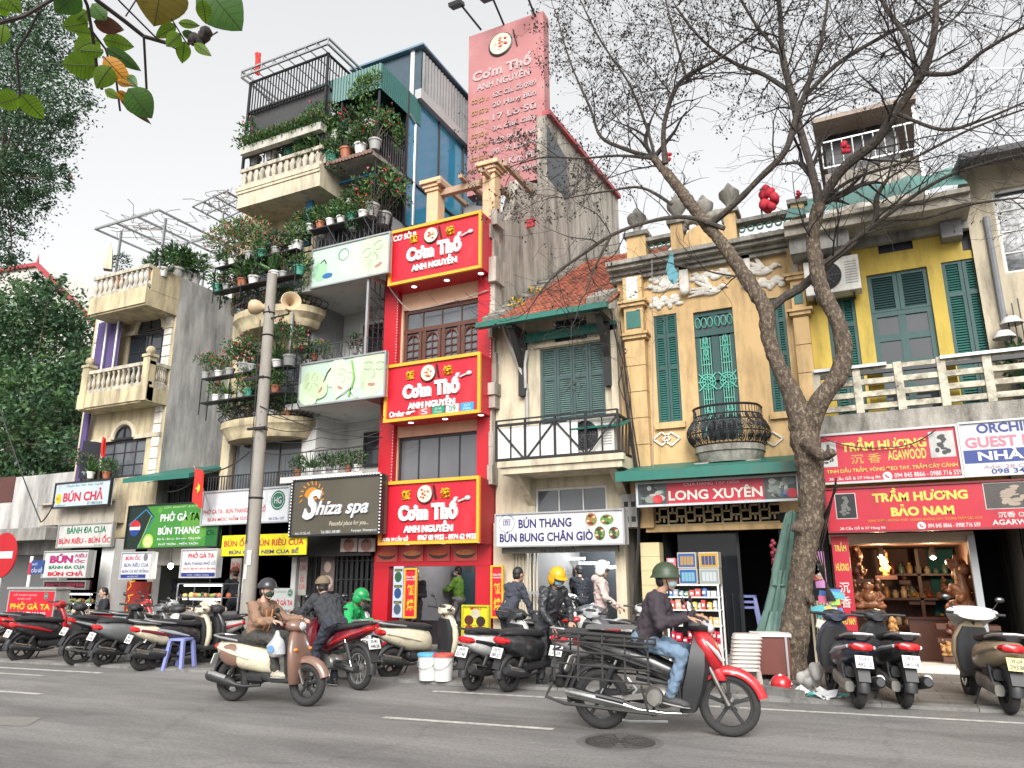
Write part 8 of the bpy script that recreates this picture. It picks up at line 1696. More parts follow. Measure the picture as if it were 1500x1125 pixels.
m.loft([[(p.x-.03,13.2,p.z),(p.x,13.16,p.z),(p.x+.04,13.2,p.z)],[(p.x-.1,13.15,p.z-.3),(p.x,13.22,p.z-.28),(p.x+.06,13.14,p.z-.3)],[(p.x-.08,13.2,p.z-.5),(p.x+.02,13.14,p.z-.56),(p.x+.12,13.2,p.z-.42)],[(p.x+.0,13.18,p.z-.62),(p.x+.03,13.15,p.z-.64),(p.x+.07,13.18,p.z-.6)]]);m.build('cloth',tc)
# leafy trees at the left
def quadleaf(mb,q,a,b):mb.add([tuple(q+a),tuple(q+b),tuple(q-a),tuple(q-b)],[(0,1,2,3)])
def leafy(label,base,Y,clumps,n,lsz,mats,seed,trunk):
 t=thing('leafy_tree',label,'tree',base);rr=random.Random(seed);cr=MB(mats[0]);br=MB(M_BARK)
 b0=Vector(base);br.tube([b0,b0+Vector((.1,0,2)),b0+Vector((trunk[0]*.5,0,4)),P(trunk[1],trunk[2],Y)],[.3,.24,.18,.08],10)
 tot=sum(c[2]**2 for c in clumps)
 for(px,py,r)in clumps:
  c=P(px,py,Y+rr.uniform(-1.2,1.2));ps=(P(px+r,py,Y)-P(px,py,Y)).length;pz=abs(P(px,py-r,Y).z-P(px,py,Y).z)
  br.tube([P(trunk[1],trunk[2],Y),c.lerp(P(trunk[1],trunk[2],Y),.5)+Vector((0,rr.uniform(-.4,.4),-.2)),c],[.07,.04,.015],5)
  for s in range(max(4,int(n*r*r/tot/34))):
   v=Vector((rr.gauss(0,1),rr.gauss(0,1),rr.gauss(0,1))).normalized()*rr.random()**.4;sc_=c+Vector((v.x*ps,v.y*ps*.9,v.z*pz));sr=ps*rr.uniform(.14,.3)
   cr.mat(rr.choice(mats))
   for k in range(34):
    q=sc_+Vector((rr.gauss(0,.6),rr.gauss(0,.6),rr.gauss(0,.45)))*sr;a=Vector((rr.gauss(0,1),rr.gauss(0,1),rr.gauss(-.4,.7))).normalized()*lsz*rr.uniform(.6,1.2);quadleaf(cr,q,a,a.cross(Vector((rr.gauss(0,1),rr.gauss(0,1),rr.gauss(0,1)))).normalized()*lsz*.42)
 br.build('trunk',t);cr.build('crown',t);return t
TL1,TL2,TL3=leafmat('tree_leaf',(.04,.098,.036),.5,.2),leafmat('tree_leaf_dark',(.026,.07,.032),.5,.15),leafmat('tree_leaf_light',(.07,.14,.045),.5,.25)
leafy('dark dense tree with glossy leaves covering the left edge at mid height',(P(-40,800,17).x,17,0),17,[(20,470,42),(70,470,50),(110,490,30),(40,520,55),(95,540,45),(120,530,26),(10,570,50),(60,590,48),(100,600,34),(20,640,45),(65,660,36),(95,650,24),(40,700,26),(15,690,34),(30,440,26),(72,432,22),(-25,480,50),(-20,580,60),(-30,670,50),(110,570,30),(65,420,12)],30000,.115,[TL1,TL2,TL3,TL1],3,(1,20,640))
leafy('tall fine-leaved tree filling the upper left corner of the view',(P(-90,800,19).x,19,0),19,[(15,20,36),(60,30,30),(25,70,46),(75,80,36),(30,130,50),(80,140,34),(20,190,46),(62,180,36),(95,172,16),(15,240,40),(50,235,26),(80,258,22),(98,250,8),(15,290,36),(48,290,20),(10,330,22),(5,360,22),(18,385,10),(-40,60,60),(-40,170,60),(-40,280,60),(-30,380,40)],40000,.10,[TL1,TL2,TL2,TL1],8,(2,0,250))
orn('red lantern hanging from the tip of the upper left tree',103,260,6,.9,0)
# ---------------- overhanging branch close to the camera
def D(px,py,d):v=ray(px/3.75,py/3.75).normalized();return Vector((0,0,EYE))+v*d
ob=thing('overhanging_branch','thin leafy branch overhanging close at the upper left with backlit green leaves','branch',D(400,-200,2.6))
m=MB(pm('branch_dark',(.03,.022,.02),.8))
for pts,r in(([(-60,140),(0,125),(130,90),(280,0),(340,-60)],.006),([(215,60),(150,190),(90,280),(110,540)],.0035),([(480,-80),(530,0),(690,120),(790,200),(930,240),(1040,240)],.006),([(440,-60),(480,30),(510,200),(540,430),(560,490)],.0045),([(490,150),(580,270),(640,450),(660,610)],.003),([(790,200),(797,330),(805,490)],.0035),([(620,-40),(660,10),(860,210),(970,270)],.0025),([(940,100),(1020,230)],.002),([(760,-20),(690,90)],.002),([(1040,240),(1130,215),(1195,175)],.0025)):
 m.tube([D(x,y,2.6+.02*i)for i,(x,y)in enumerate(pts)],r,6)
for x,y in((1065,215),(1090,230),(1130,180),(1120,200)):m.ell(D(x,y,2.62),.02,n=7,k=5)
m.build('twig',ob)
ZG=pm('near_leaf_green',(.13,.24,.015),.45,var=.35,scale=30,thin=.6);ZD=pm('near_leaf_dark',(.05,.13,.02),.45,var=.3,scale=30,thin=.4);ZO=pm('near_leaf_orange',(.55,.24,.015),.5,var=.25,scale=30,thin=.45);ZB=pm('near_leaf_brown',(.14,.05,.03),.6,var=.4,scale=30,thin=.25);ZM=pm('near_leaf_olive',(.18,.14,.02),.5,var=.5,scale=20,thin=.4)
def bigleaf(b,e,wd,mat,dist):
 a,c=D(*b,dist),D(*e,dist+random.uniform(-.05,.05));d=c-a;L=d.length;d.normalize();vw=(a+c)/2-Vector((0,0,EYE));s=d.cross(vw).normalized();s=(s+vw.normalized()*random.uniform(-.4,.4)).normalized();u=s.cross(d);w_=wd/3.75/FPX*dist*.5*1.08;n=9;V=[];F_=[]
 for i in range(n+1):
  t=i/n;hw=w_*(sin(pi*t**.8)**.8)*(1-.12*t)if 0<t<1 else .0005;c_=a+d*L*t-u*L*.07*sin(pi*t);V+=[tuple(c_+s*hw+u*hw*.22),tuple(c_),tuple(c_-s*hw+u*hw*.22)]
 for i in range(n):F_+=[(i*3,i*3+1,i*3+4,i*3+3),(i*3+1,i*3+2,i*3+5,i*3+4)]
 mb=MB(mat);mb.add(V,F_,True);o=mb.build('leaf',ob);v=MB(pm('leaf_vein',(.04,.05,.012),.7));v.tube([V[i*3+1]for i in range(0,n+1)],.0012,4)
 for i in range(2,n-1):
  for k in(0,2):v.tube([V[i*3+1],V[(i+1)*3+k]],.0005,3)
 v.build('leaf_vein',o)
for b,e,wd,mt in(((485,125),(340,145),80,ZG),((510,185),(395,165),50,ZG),((545,215),(400,285),95,ZG),((570,285),(430,275),55,ZG),((565,215),(737,258),75,ZG),((540,360),(338,350),125,ZG),((610,365),(528,485),95,ZG),((585,262),(775,390),62,ZD),((570,312),(722,475),85,ZO),((515,118),(682,165),75,ZB),((705,485),(835,650),135,ZD),((575,492),(660,542),42,ZG),((655,535),(830,682),38,ZB),((645,500),(715,560),40,ZO),((905,-140),(845,145),230,ZM),((1110,-90),(1330,170),215,ZD),((1110,0),(1132,132),70,ZG),((965,135),(853,208),60,ZG),((980,125),(1098,142),42,ZG),((990,185),(913,255),68,ZG),((1012,230),(1000,348),66,ZG),((1065,240),(1162,308),48,ZG),((430,-40),(300,70),110,ZD),((108,535),(-30,570),95,ZG),((118,522),(242,655),85,ZG),((10,-40),(122,75),70,ZG),((20,130),(5,250),55,ZG),((505,20),(585,112),80,ZD),((690,415),(755,478),55,ZD),((1000,175),(1090,215),40,ZD),((540,120),(640,190),45,ZD),((640,445),(730,470),35,ZO),((480,60),(420,110),60,ZG),((60,60),(-30,30),60,ZG)):
 bigleaf(b,e,wd,mt,random.uniform(2.5,2.75))
 # ======================================================= STREET PROPS
def lathe_thing(name,label,cat,loc,parts,group=None,rz=0,sc=1):
 t=thing(name,label,cat,loc,rz,group,sc)
 for nm,mat,prof,n in parts:m=MB(mat);m.lathe(prof,n=n);m.build(nm,t,True)
 return t
 # utility pole with loudspeakers
pb=P(364,880,12.1);pb.z=.045;pole=thing('utility_pole','tall tapering concrete utility pole in front of the plant balconies','utility pole',pb)
ztop=P(399,402,pb.y).z;xt=P(399,402,pb.y).x
m=MB(pm('pole_concrete',(.27,.25,.22),.85,var=.15,scale=4,stain=(.2,.185,.165),samt=.6,sscale=(3,3,.5),bump=.3));W0=.158;m.tube([pb,Vector((pb.x+.25*(xt-pb.x),pb.y,ztop*.25)),Vector((pb.x+.6*(xt-pb.x),pb.y,ztop*.6)),Vector((xt,pb.y,ztop))],[W0*1.0,W0*.93,W0*.82,W0*.7],18);m.build('shaft',pole)
m=MB(M_IRON)
for f_ in(.38,.56,.70,.82,.885):x=pb.x+f_*(xt-pb.x);m.tube([(x+cos(a)*W0*(1.04-.38*f_),pb.y+sin(a)*W0*(1.04-.38*f_),ztop*f_)for a in[2*pi*k/16 for k in range(17)]],.022,5)
x=xt;m.bar((x-.5,pb.y-.1,ztop*.70),(x+.1,pb.y-.1,ztop*.70),.06);m.bar((x-.2,pb.y-.15,ztop*.56),(x+.3,pb.y-.15,ztop*.56),.05);m.build('clamp_band',pole)
m=MB(pm('pole_notice',(.5,.49,.47),.8,var=.3,scale=12))
for k in range(3):a0=-2.4+k*.45;m.lathe([(W0*1.005,0),(W0*1.0,.3)],(pb.x,pb.y,1.2+k*.28),6,None,.6,a0)
m.build('notice',pole)
for px,py,d,lb,s in((375,450,Vector((-.75,-.6,.02)),'left',.85),(425,446,Vector((.72,-.65,.04)),'right',.88)):
 p=P(px,py,pb.y-.15);t=thing('loudspeaker','%s tan horn loudspeaker on the concrete pole'%{'left':'round ended','right':'open mouthed'}[lb],'loudspeaker',p);M=d.normalized().to_track_quat('Z','Y').to_matrix();h=MB(pm('horn_tan',(.48,.36,.22),.5,var=.08,stain=(.4,.3,.19),samt=.4))
 if lb=='left':prof=[(0,.2),(.12,.19),(.19,.13),(.21,.02),(.17,-.1),(.1,-.18),(.09,-.34),(0,-.36)]
 else:prof=[(.02,-.05),(.06,-.0),(.09,.1),(.15,.2),(.235,.25),(.25,.245),(.17,.17),(.12,.05),(.1,-.15),(.09,-.3),(0,-.32)]
 h.lathe([(r*s,z*s)for r,z in prof],p,24,M);h.build('horn',t);k=MB(M_IRON);k.tube([p-d*.15,p-d*.2+Vector((0,0,-.15)),Vector((xt,pb.y-.05,p.z-.2))],.02,6);k.build('bracket',t)
wire('cable',[(xt,pb.y-.2,ztop*.5),P(300,690,F-.8),P(245,720,F-.6)],.018,'black cable sagging from the concrete pole to the green awning',sag=.15)
for i,(a,b,s,lb)in enumerate((((xt-.05,pb.y-.2,ztop*.86),(pb.x-.02,pb.y-W0-.02,2.2),.02,'black cable running down the concrete pole'),((xt+.1,pb.y-.15,ztop*.9),tuple(P(440,600,F-.9)),.25,'thin cable looping from the pole to the spa banner'),((xt+.1,pb.y-.15,ztop*.62),tuple(P(560,640,F-.3)),.2,'cable looping from the pole to the red sign boxes'))):
 wire('cable',[a,b],.012,lb,sag=s)
wire('cable',[P(908,470,F-.25),P(918,560,F-.3),P(930,640,F-.3),P(938,690,F-.3)],.014,'black cable bundle hanging down beside the ochre pilaster',sag=-.02)
wire('cable',[P(895,455,F-.4),P(912,530,F-.3),P(905,560,F-.2),P(925,600,F-.25)],.01,'loose thin cables below the tile roof corner',sag=.1)
wire('cable',[P(936,745,F-.3),P(935,800,F-.3),P(928,900,F-.3)],.03,'thick black cable bundle beneath the meter boxes')
wire('cable',[P(955,380,F-.6),P(957,700,F-.6)],.008,'thin pale wire hanging straight before the ochre facade',m=M_STEEL)
wire('cable',[P(570,420,F-.4),P(600,455,F-.2),P(715,425,F-.2)],.015,'grey cable looping under the top sign box',sag=.05,m=M_PIPE)
wire('cable',[P(0,598/1,F-.8),P(60,635+130,F-.8),P(80,735,F-.8)],.018,'black cable looping across the low grey wall at the left',sag=.1)
wire('cable',[P(1200,640,F-1.05),P(1300,655,F-1.05),P(1370,630,F-1.05)],.01,'thin black cable drooping over the upper agarwood board',sag=.08)
for i in range(6):wire('cable',[P(893+i*3,452+i*4,F-.35),P(903+i*4,500+i*14,F-.3),P(912+i*3,560+i*16,F-.28),P(930+i,690,F-.3)],.008,'thin black cable in the tangle beside the ochre pilaster',group='tangled cables at the pilaster',sag=.05)
for i in range(4):wire('cable',[(xt+.1,pb.y-.12,ztop*(.50+.035*i)),tuple(P(470,655-i*14,F-1.0)),tuple(P(562,640-i*10,F-.7))],.009,'black cable strung from the pole across the spa front',group='cables strung across the spa front',sag=.12)
for i in range(5):
 y0=10.8+i*.35;wire('cable',[P(1225,700+i*4,TY-.4),P(1204-i*5,800,TY+.2+i*.1),P(1212+i*3,880,TY+.4)],.012,'dark cable hanging beside the tree trunk',group='cables beside the tree',sag=.02)
p=P(288,684,F-1.3);flag('red flag with a yellow star hanging over the green noodle banner',(p.x+.18,p.y+.4,p.z-1.0),(p.x-.1,p.y,p.z+.05),.85,.45,True,1)
# paint buckets
for i,(px,py,lid,lb)in enumerate(((627,996,(.08,.35,.55),'white paint bucket with blue lid on the kerb'),(649,997,(.5,.08,.06),'white paint bucket with red rim right of the blue lidded one'))):
 t=lathe_thing('bucket',lb,'bucket',G(px,py,.05),(('tub',M_WHITE,[(0,0),(.115,0),(.135,.28),(.14,.285),(.14,.31),(.135,.31)],24),('lid',flat(lid),[(0,.335),(.13,.335),(.148,.325),(.15,.3),(.146,.295)],24)),sc=1.12);m=MB(M_STEEL);m.tube([(.14*cos(a),-.14*abs(sin(a))-.01,.27-.12*sin(a))for a in[pi*k/10 for k in range(11)]],.004,5);m.build('handle',t,True)
 # plastic stools and chairs
SB=pm('blue_plastic',(.21,.24,.52),.4,var=.08)
def stool(label,loc,s=1.0,rz=0,mat=SB,group=None,h=.45):
 t=thing('plastic_stool',label,'stool',loc,rz,group,s);m=MB(mat);m.lz([(h-.035,0,.165,.165),(h,0,.165,.165),(h+.008,0,.15,.15)],20,6);m.build('seat',t,True)
 for sx in(-1,1):
  for sy in(-1,1):l=MB(mat);l.loft([[(sx*(.19+a*.03),sy*(.19+b*.03),0)for a,b in((-1,-1),(1,-1),(1,1),(-1,1))],[(sx*(.135+a*.03),sy*(.135+b*.03),h-.036)for a,b in((-1,-1),(1,-1),(1,1),(-1,1))]],smooth=False);l.build('leg',t,True)
 return t
stool('blue plastic table standing between scooters in the left row',G(262,981,0),.92,.2,h=.55)
g=G(1098,965,.045)
for k in range(3):stool('blue plastic stool stacked %s behind the white chair pile'%('lowest','in the middle','topmost')[k],(g.x,g.y+.3,.5+.1*k),1.0,.15,group='stacked blue stools')
CW=pm('pale_plastic',(.50,.44,.40),.5,stain=(.36,.3,.27),samt=.4);g=G(1092,1004,.045)
for k in range(9):
 t=thing('plastic_chair','pale beige plastic stool nested in the tall stack beside the parasol','chair',(g.x+.008*k,g.y,.045+k*.052),.3,'nested pale plastic stools');m=MB(CW);m.lz([(.2,0,.2,.18),(.26,0,.175,.155),(.268,0,.16,.14)],18,5);m.mat(pm('stack_gap',(.12,.1,.09),.8));m.lz([(.19,0,.185,.165),(.2,0,.185,.165)],18,5);m.build('seat',t,True)
 if k==0:
  for sx in(-1,1):
   for sy in(-1,1):m=MB(CW);m.bar((sx*.19,sy*.17,0),(sx*.17,sy*.15,.2),.04);m.build('leg',t,True)
g=G(1128,1000,.045);rt_=thing('crate_stack','dark red plastic table edge behind the parasol pole','table',(g.x-.02,g.y+.5,.045),.2);m=MB(pm('maroon',(.13,.035,.025),.6,var=.3));m.box(-.25,.25,-.25,.25,.08,.6);m.mat(M_WHITE);m.box(-.28,.28,-.28,.28,.6,.64);m.build('top',rt_,True);m=MB(M_STEEL)
for sx in(-1,1):m.bar((sx*.2,-.26,0),(sx*.2,-.26,.6),.03)
m.build('leg',rt_,True)
# folded parasol
g=G(1128,985,.045);gp=thing('folded_parasol','folded dull green parasol tied shut leaning beside the tree','parasol',g);M_PAR=pm('parasol_green',(.085,.15,.125),.8,var=.15,bump=.3,bscale=10,stain=(.22,.33,.28),samt=.4)
a,b=P(1160,748,g.y),P(1132,945,g.y);ax=(b-a);L=ax.length;m=MB(M_PAR);rings=[]
for q,r in((0,.02),(.02,.07),(.1,.09),(.25,.12),(.45,.155),(.55,.15),(.6,.155),(.75,.19),(.9,.235),(1.0,.22)):
 c=a+ax*q;rings.append([tuple(c+Vector((cos(2*pi*k/32),sin(2*pi*k/32),.25*sin(2*pi*k/32*3)*(q>.8)*.3))*r*(1+.26*sin(k*2*pi/32*8+q*5)+.06*sin(k*1.9)))for k in range(32)])
m.loft(rings);m.build('canopy',gp);m=MB(M_PAR);c=a+ax*.56;m.tube([tuple(c+Vector((cos(q),sin(q),0))*.165)for q in[2*pi*k/16 for k in range(17)]],.014,5);m.build('tie',gp)
m=MB(M_STEEL);m.tube([a,b,g],.022,8);m.build('pole',gp)
# kerb of the tree pit, litter
ke=MB(M_KERB);a,b=G(1030,1008),G(1168,1030);d=(b-a).normalized();nn=Vector((-d.y,d.x,0))
for q in range(3):p0,p1=a.lerp(b,q/3+.004),a.lerp(b,(q+1)/3-.004);ke.loft([[tuple(p+Vector((0,0,.0)))for p in(p0,p1,p1+nn*.18,p0+nn*.18)],[tuple(p+Vector((0,0,.13)))for p in(p0+nn*.01,p1+nn*.01,p1+nn*.17,p0+nn*.17)]],smooth=False)
tag(ke.build('tree_pit_kerb'),'raised stone kerb around the foot of the bare tree','kerb')
g=G(1190,1026);rr=random.Random(4);cols=[(.55,.55,.53),(.5,.52,.5),(.08,.3,.28),(.55,.3,.05),(.6,.6,.58),(.3,.28,.25),(.35,.36,.38)]
for k in range(26):
 t_=MB(flat(cols[k%7],rough=.5));c=g+Vector((rr.gauss(0,.2),rr.gauss(.12,.1),rr.uniform(.02,.10)));V=[tuple(c+Vector((rr.gauss(0,.06),rr.gauss(0,.05),rr.gauss(0,.03))))for _ in range(7)];V=[(x,y,max(.006,z))for x,y,z in V]
 t_.add(V,[(0,1,2),(0,2,3),(0,3,4),(0,4,5),(0,5,6),(0,6,1),(1,3,5)]);tag(t_.build('litter'),'crumpled scrap of litter in the heap at the tree foot','litter','litter scraps at the tree foot')
bgs=MB(pm('plastic_bag',(.7,.69,.67),.3,var=.2,thin=.5));c=G(1185,1010);
for k in range(10):bgs.ell(c+Vector((rr.gauss(0,.09),rr.gauss(0,.06),.1+rr.random()*.18)),(rr.uniform(.06,.13),.09,rr.uniform(.05,.13)),Matrix.Rotation(rr.random()*3,3,'X'),8,6)
o=bgs.build('rubbish_bag');f_=o.modifiers.new('fuse','REMESH');f_.mode='VOXEL';f_.voxel_size=.018;tag(o,'translucent white rubbish bag slumped against the tree trunk','bag')
hm=thing('spare_helmet','red and white helmet lying at the foot of the tree','helmet',G(1145,1008,.09));m=MB(LR);m.lathe([(.13,0),(.138,.05),(.125,.1),(.09,.145),(.05,.165),(0,.172)],n=18);m.mat(LWHITE);m.tube([(-.13,-.02,.05),(0,-.05,.165),(.13,-.02,.05)],.02,6);m.build('shell',hm,True)
# pink helmet and shopping bags hung on scooters
ph=P(615,938,11.1);hm=thing('spare_helmet','glossy pink helmet hanging on the cream scooter','helmet',ph);m=MB(cpaint('pink',(.55,.03,.2)));m.ell((0,0,0),(.15,.15,.14),None,18,12);m.mat(M_BLK);m.lathe([(.12,-.1),(.13,-.09),(.1,-.12)],n=16);m.build('shell',hm,True)
def bag(label,loc,s,mat):m=MB(mat);m.lz([(0,0,.06*s,.05*s),(.04*s,.01,.12*s,.09*s),(.13*s,-.01,.125*s,.1*s),(.2*s,.01,.09*s,.06*s),(.25*s,0,.045,.03),(.32*s,0,.018,.012)],14,2.2);t=thing('shopping_bag',label,'bag',loc);m.build('bag',t,True);return t
PB=pm('bag_film',(.58,.6,.62),.3,thin=.4,var=.15,scale=12,bump=.5,bscale=25)
l=t_ride1.matrix_basis@Vector((.30,-.27,.62));bag('white plastic bag with blue print hanging from the bronze scooter handlebar',l,.95,PB);m=MB(flat((.12,.25,.5)));m.disc(0,.1,.05,.04,-.1);m.build('print',bpy.context.scene.objects['shopping_bag'],True)
g=P(662,925,12.6);bag('white shopping bag held by the person in lime green',(g.x,g.y,g.z-.22),1.0,PB)
rg=thing('red_rag','red rag lying on the rear seat of the grey scooter','cloth',G(826,1010)+Vector((0,.25,.86)));m=MB(LR);m.ell((0,0,.03),(.13,.09,.03));m.ell((.1,.02,.05),(.07,.06,.04));m.build('rag',rg,True)
# food carts at the left
def food_cart(label,rect,Y):
 r=RC(*rect,Y);t=thing('food_cart',label,'food cart',((r[0]+r[1])/2,Y,.05));x0,x1,zt=r[0],r[1],r[3];zm_=zt*.55;m=MB(M_STEEL);m.box(x0,x1,Y,Y+.5,.1,zm_);m.build('cabinet',t);fr=MB(M_STEEL)
 for x in(x0,x1):
  for y in(Y,Y+.5):fr.bar((x,y,zm_),(x,y,zt),.025)
 for z in(zt,(zm_+zt)/2):fr.bar((x0,Y,z),(x1,Y,z),.022);fr.box(x0,x1,Y,Y+.5,z-.01,z)
 fr.build('frame',t);rr=random.Random(int(x0*10));fd=MB(pm('food',(.4,.3,.1),.5))
 for z in(zm_,(zm_+zt)/2):
  for k in range(16):fd.mat(flat(rr.choice([(.5,.38,.12),(.45,.12,.05),(.2,.3,.06),(.55,.5,.4),(.3,.16,.06)])));fd.ell((rr.uniform(x0+.08,x1-.08),rr.uniform(Y+.08,Y+.4),z+.04),(.07,.06,rr.uniform(.03,.08)),n=8,k=5)
 fd.build('food',t);lm=MB(pm('tube_lamp',(.9,.95,1),.4,emit=3));lm.bar((x0+.1,Y+.1,zt-.04),(x1-.1,Y+.1,zt-.04),.025);lm.bar((x0+.1,Y+.1,(zm_+zt)/2-.04),(x1-.1,Y+.1,(zm_+zt)/2-.04),.025);lm.build('lamp',t)
food_cart('glass food display cart with two lit shelves right of the noodle doorway',(261,855,322,905),F-1.3);food_cart('glass food display counter under the dark red lamp board at the left stall',(80,868,128,908),F-1.0)
p=P(250,829,F-.9);lb_=thing('bare_bulb','glowing bare bulb hanging between the two small white noodle signs','lamp',p);m=MB(pm('bulb',(1,.93,.8),.3,emit=9));m.ell(p,(.06,.06,.075),None,14,10);m.build('bulb',lb_);m=MB(M_BF);m.tube([p+Vector((0,0,.07)),p+Vector((0,0,.45))],.008,5);m.lathe([(.035,.05),(.03,.12),(0,.13)],p,10);m.build('cord',lb_)
def lamp(loc,e,c,s=.25):l=bpy.data.lights.new('shop_lamp','POINT');l.energy=e;l.color=c;l.shadow_soft_size=s;o=bpy.data.objects.new('shop_lamp',l);COL.objects.link(o);o.location=loc
lamp(p+Vector((0,-.05,-.12)),5,(1,.9,.75),.06)
lamp((X_(840,830)+.2,F+1.9,2.2),70,(.92,.97,1));lamp(((XC0+XB0)/2,F+1.6,2.1),11,(1,.96,.92))
# grocery shelves and goods
r=RC(976,855,1058,950,F-.9);x0,x1=r[0],r[1];Yq=F-.9;gs=thing('display_shelf','white metal shelf rack of packets in front of the dark grocery','shelf',((x0+x1)/2,Yq,.05));zs_=[P(1015,py,Yq).z for py in(951,916,893,874,856)]
m=MB(M_WHITE)
for z in zs_:m.box(x0,x1,Yq,Yq+.32,z-.022,z)
for x in(x0,x1):m.bar((x,Yq+.01,.05),(x,Yq+.01,zs_[-1]),.03);m.bar((x,Yq+.31,.05),(x,Yq+.31,zs_[-1]),.03)
m.build('frame',gs);m=MB(M_BF);m.box(x0,x1,Yq+.33,Yq+.35,.1,zs_[-1]);m.build('back_panel',gs)
rr=random.Random(21);PAL=[[(.5,.03,.04),(.55,.06,.06),(.45,.02,.05)],[(.5,.32,.12),(.5,.05,.05),(.2,.25,.12),(.55,.42,.2)],[(.55,.3,.2),(.55,.06,.06),(.6,.45,.1),(.5,.5,.5)],[(.5,.5,.52),(.08,.18,.45),(.5,.1,.1),(.55,.4,.1),(.3,.35,.38),(.12,.3,.2)]]
for si,z in enumerate(zs_[:-1]):
 x=x0+.04;h=zs_[si+1]-z-.04
 while x<x1-.08:
  w_=rr.uniform(.05,.11);hh_=h*rr.uniform(.55,.95);c=rr.choice(PAL[si])
  for row in range(2 if si==0 else 1):
   m=MB(flat(c,rough=.35));zz_=z+.001+row*hh_*.5;q=hh_*(.47 if si==0 else 1)
   if rr.random()<.35:m.lathe([(0,0),(w_*.48,0),(w_*.48,q*.85),(w_*.3,q*.95),(0,q)],(x+w_/2,Yq+.09,zz_),12)
   else:m.box(x,x+w_-.008,Yq+.02,Yq+.16,zz_,zz_+q)
   m.mat(flat((.6,.58,.52),rough=.4));m.box(x+w_*.2,x+w_*.75,Yq+.015,Yq+.021,zz_+q*.3,zz_+q*.65);tag(m.build('packet'),'small packaged good on %s shelf of the white rack'%('the bottom','the second','the third','the top')[si],'packet','packets on the %s shelf of the white rack'%('bottom','second','third','top')[si])
  x+=w_+.006
zt=zs_[-1]
for px0,px1,py0,py1,c1,c2,lb in((992,1020,817,833,(.03,.08,.24),(.32,.2,.07),'blue drink carton, upper of two, above the white rack'),(994,1022,835,854,(.025,.09,.27),(.15,.3,.38),'blue drink carton, lower of two, on top of the white rack'),(1023,1053,814,834,(.42,.24,.02),(.03,.05,.14),'yellow drink carton on top of the white rack'),(1024,1054,836,854,(.22,.27,.29),(.4,.42,.42),'grey can carton below the yellow one on the white rack')):
 a=RC(px0,py0,px1,py1,Yq);z0=zt+.002 if py1>850 else zt+.275;m=MB(flat((.42,.38,.31)));m.box(a[0],a[1],Yq+.01,Yq+.26,z0,z0+.265);m.mat(flat(c1,rough=.3));m.box(a[0]+.015,a[1]-.015,Yq+.004,Yq+.01,z0+.02,z0+.245);m.mat(flat(c2,rough=.3))
 for k in range(4):xx=a[0]+.05+k*(a[1]-a[0]-.09)/4;m.box(xx,xx+.05,Yq+.0,Yq+.004,z0+.05,z0+.2)
 tag(m.build('carton'),lb,'carton')
for k in range(5):a=RC(976,820,991,830,Yq);m=MB(flat((.5,.16,.2)));m.box(a[0],a[1]-.02,Yq+.02,Yq+.2,zt+.002+k*.09,zt+.088+k*.09);m.mat(flat((.6,.5,.5)));m.box(a[0]+.03,a[1]-.05,Yq+.015,Yq+.02,zt+.02+k*.09,zt+.07+k*.09);tag(m.build('packet'),'pink packet in the small stack left of the blue cartons','packet','stack of pink packets')
st2=MB(M_KERB);st2.box(X_(960,950),X_(1150,950),F-.5,F+.1,.04,.16);tag(st2.build('door_step'),'grey stone step in front of the grocery shop','step')
hg=MB(pm('chilli_string',(.25,.03,.05),.5));p=P(1133,810,F-.5)
for k in range(14):hg.ell((p.x+.03*sin(k*2),p.y+.03*cos(k*2),p.z-.04*k+.2),(.035,.03,.04),n=8,k=6)
tag(hg.build('hanging_goods'),'string of dark red goods hanging at the grocery door','goods')
# tree-side stand of posters and toys
for q,c,lb in(((1190,808,1212,862),(.55,.25,.5),'pink poster pinned beside the tree trunk'),((1187,806,1200,850),(.5,.08,.05),'red picture card hung left of the pink poster')):
 r=RC(*q,F-1.0);m=MB(flat(c));m.box(r[0],r[1],F-1.0-(.02 if c[0]==.5 else 0),F-.97,r[2],r[3]);m.mat(flat((.5,.3,.2),var=.4));m.disc((r[0]+r[1])/2,(r[2]+r[3])/2,.09,.15,F-1.024);m.mat(K_WHT);m.text('5',r[1]-.12,r[1]-.04,r[2]+.2,r[2]+.38,F-1.03);tag(m.build('poster'),lb,'poster')
rk=thing('toy_rack','small rack of bright toy packets hanging beside the red vertical board','rack',P(1210,930,F-1.1));m=MB(M_IRON);r=RC(1190,862,1236,905,F-1.1);m.bar((r[0],F-1.1,r[2]-.4),(r[0],F-1.1,r[3]),.02);m.bar((r[0],F-1.1,r[3]),(r[1],F-1.1,r[3]),.02);m.build('frame',rk)
for k in range(14):m=MB(flat(random.choice([(.08,.2,.5),(.55,.55,.5),(.3,.5,.1),(.5,.1,.2),(.1,.4,.45),(.6,.5,.1)])));x,z=random.uniform(r[0],r[1]-.1),random.uniform(r[2]-.1,r[3]-.05);m.obox((x+.06,F-1.12-.012*k,z),(random.uniform(.1,.2),.01,random.uniform(.08,.14)),Matrix.Rotation(random.uniform(-.3,.3),3,'Y'));m.build('toy_packet',rk)
dsp=MB(pm('pale_slats',(.5,.43,.3),.7));r=RC(1186,880,1222,935,F-.4)
for k in range(9):dsp.box(r[0]+k*.05,r[0]+k*.05+.035,F-.42,F-.4,.1,r[3])
tag(dsp.build('slat_panel'),'pale wooden slat panel behind the tree trunk','panel')
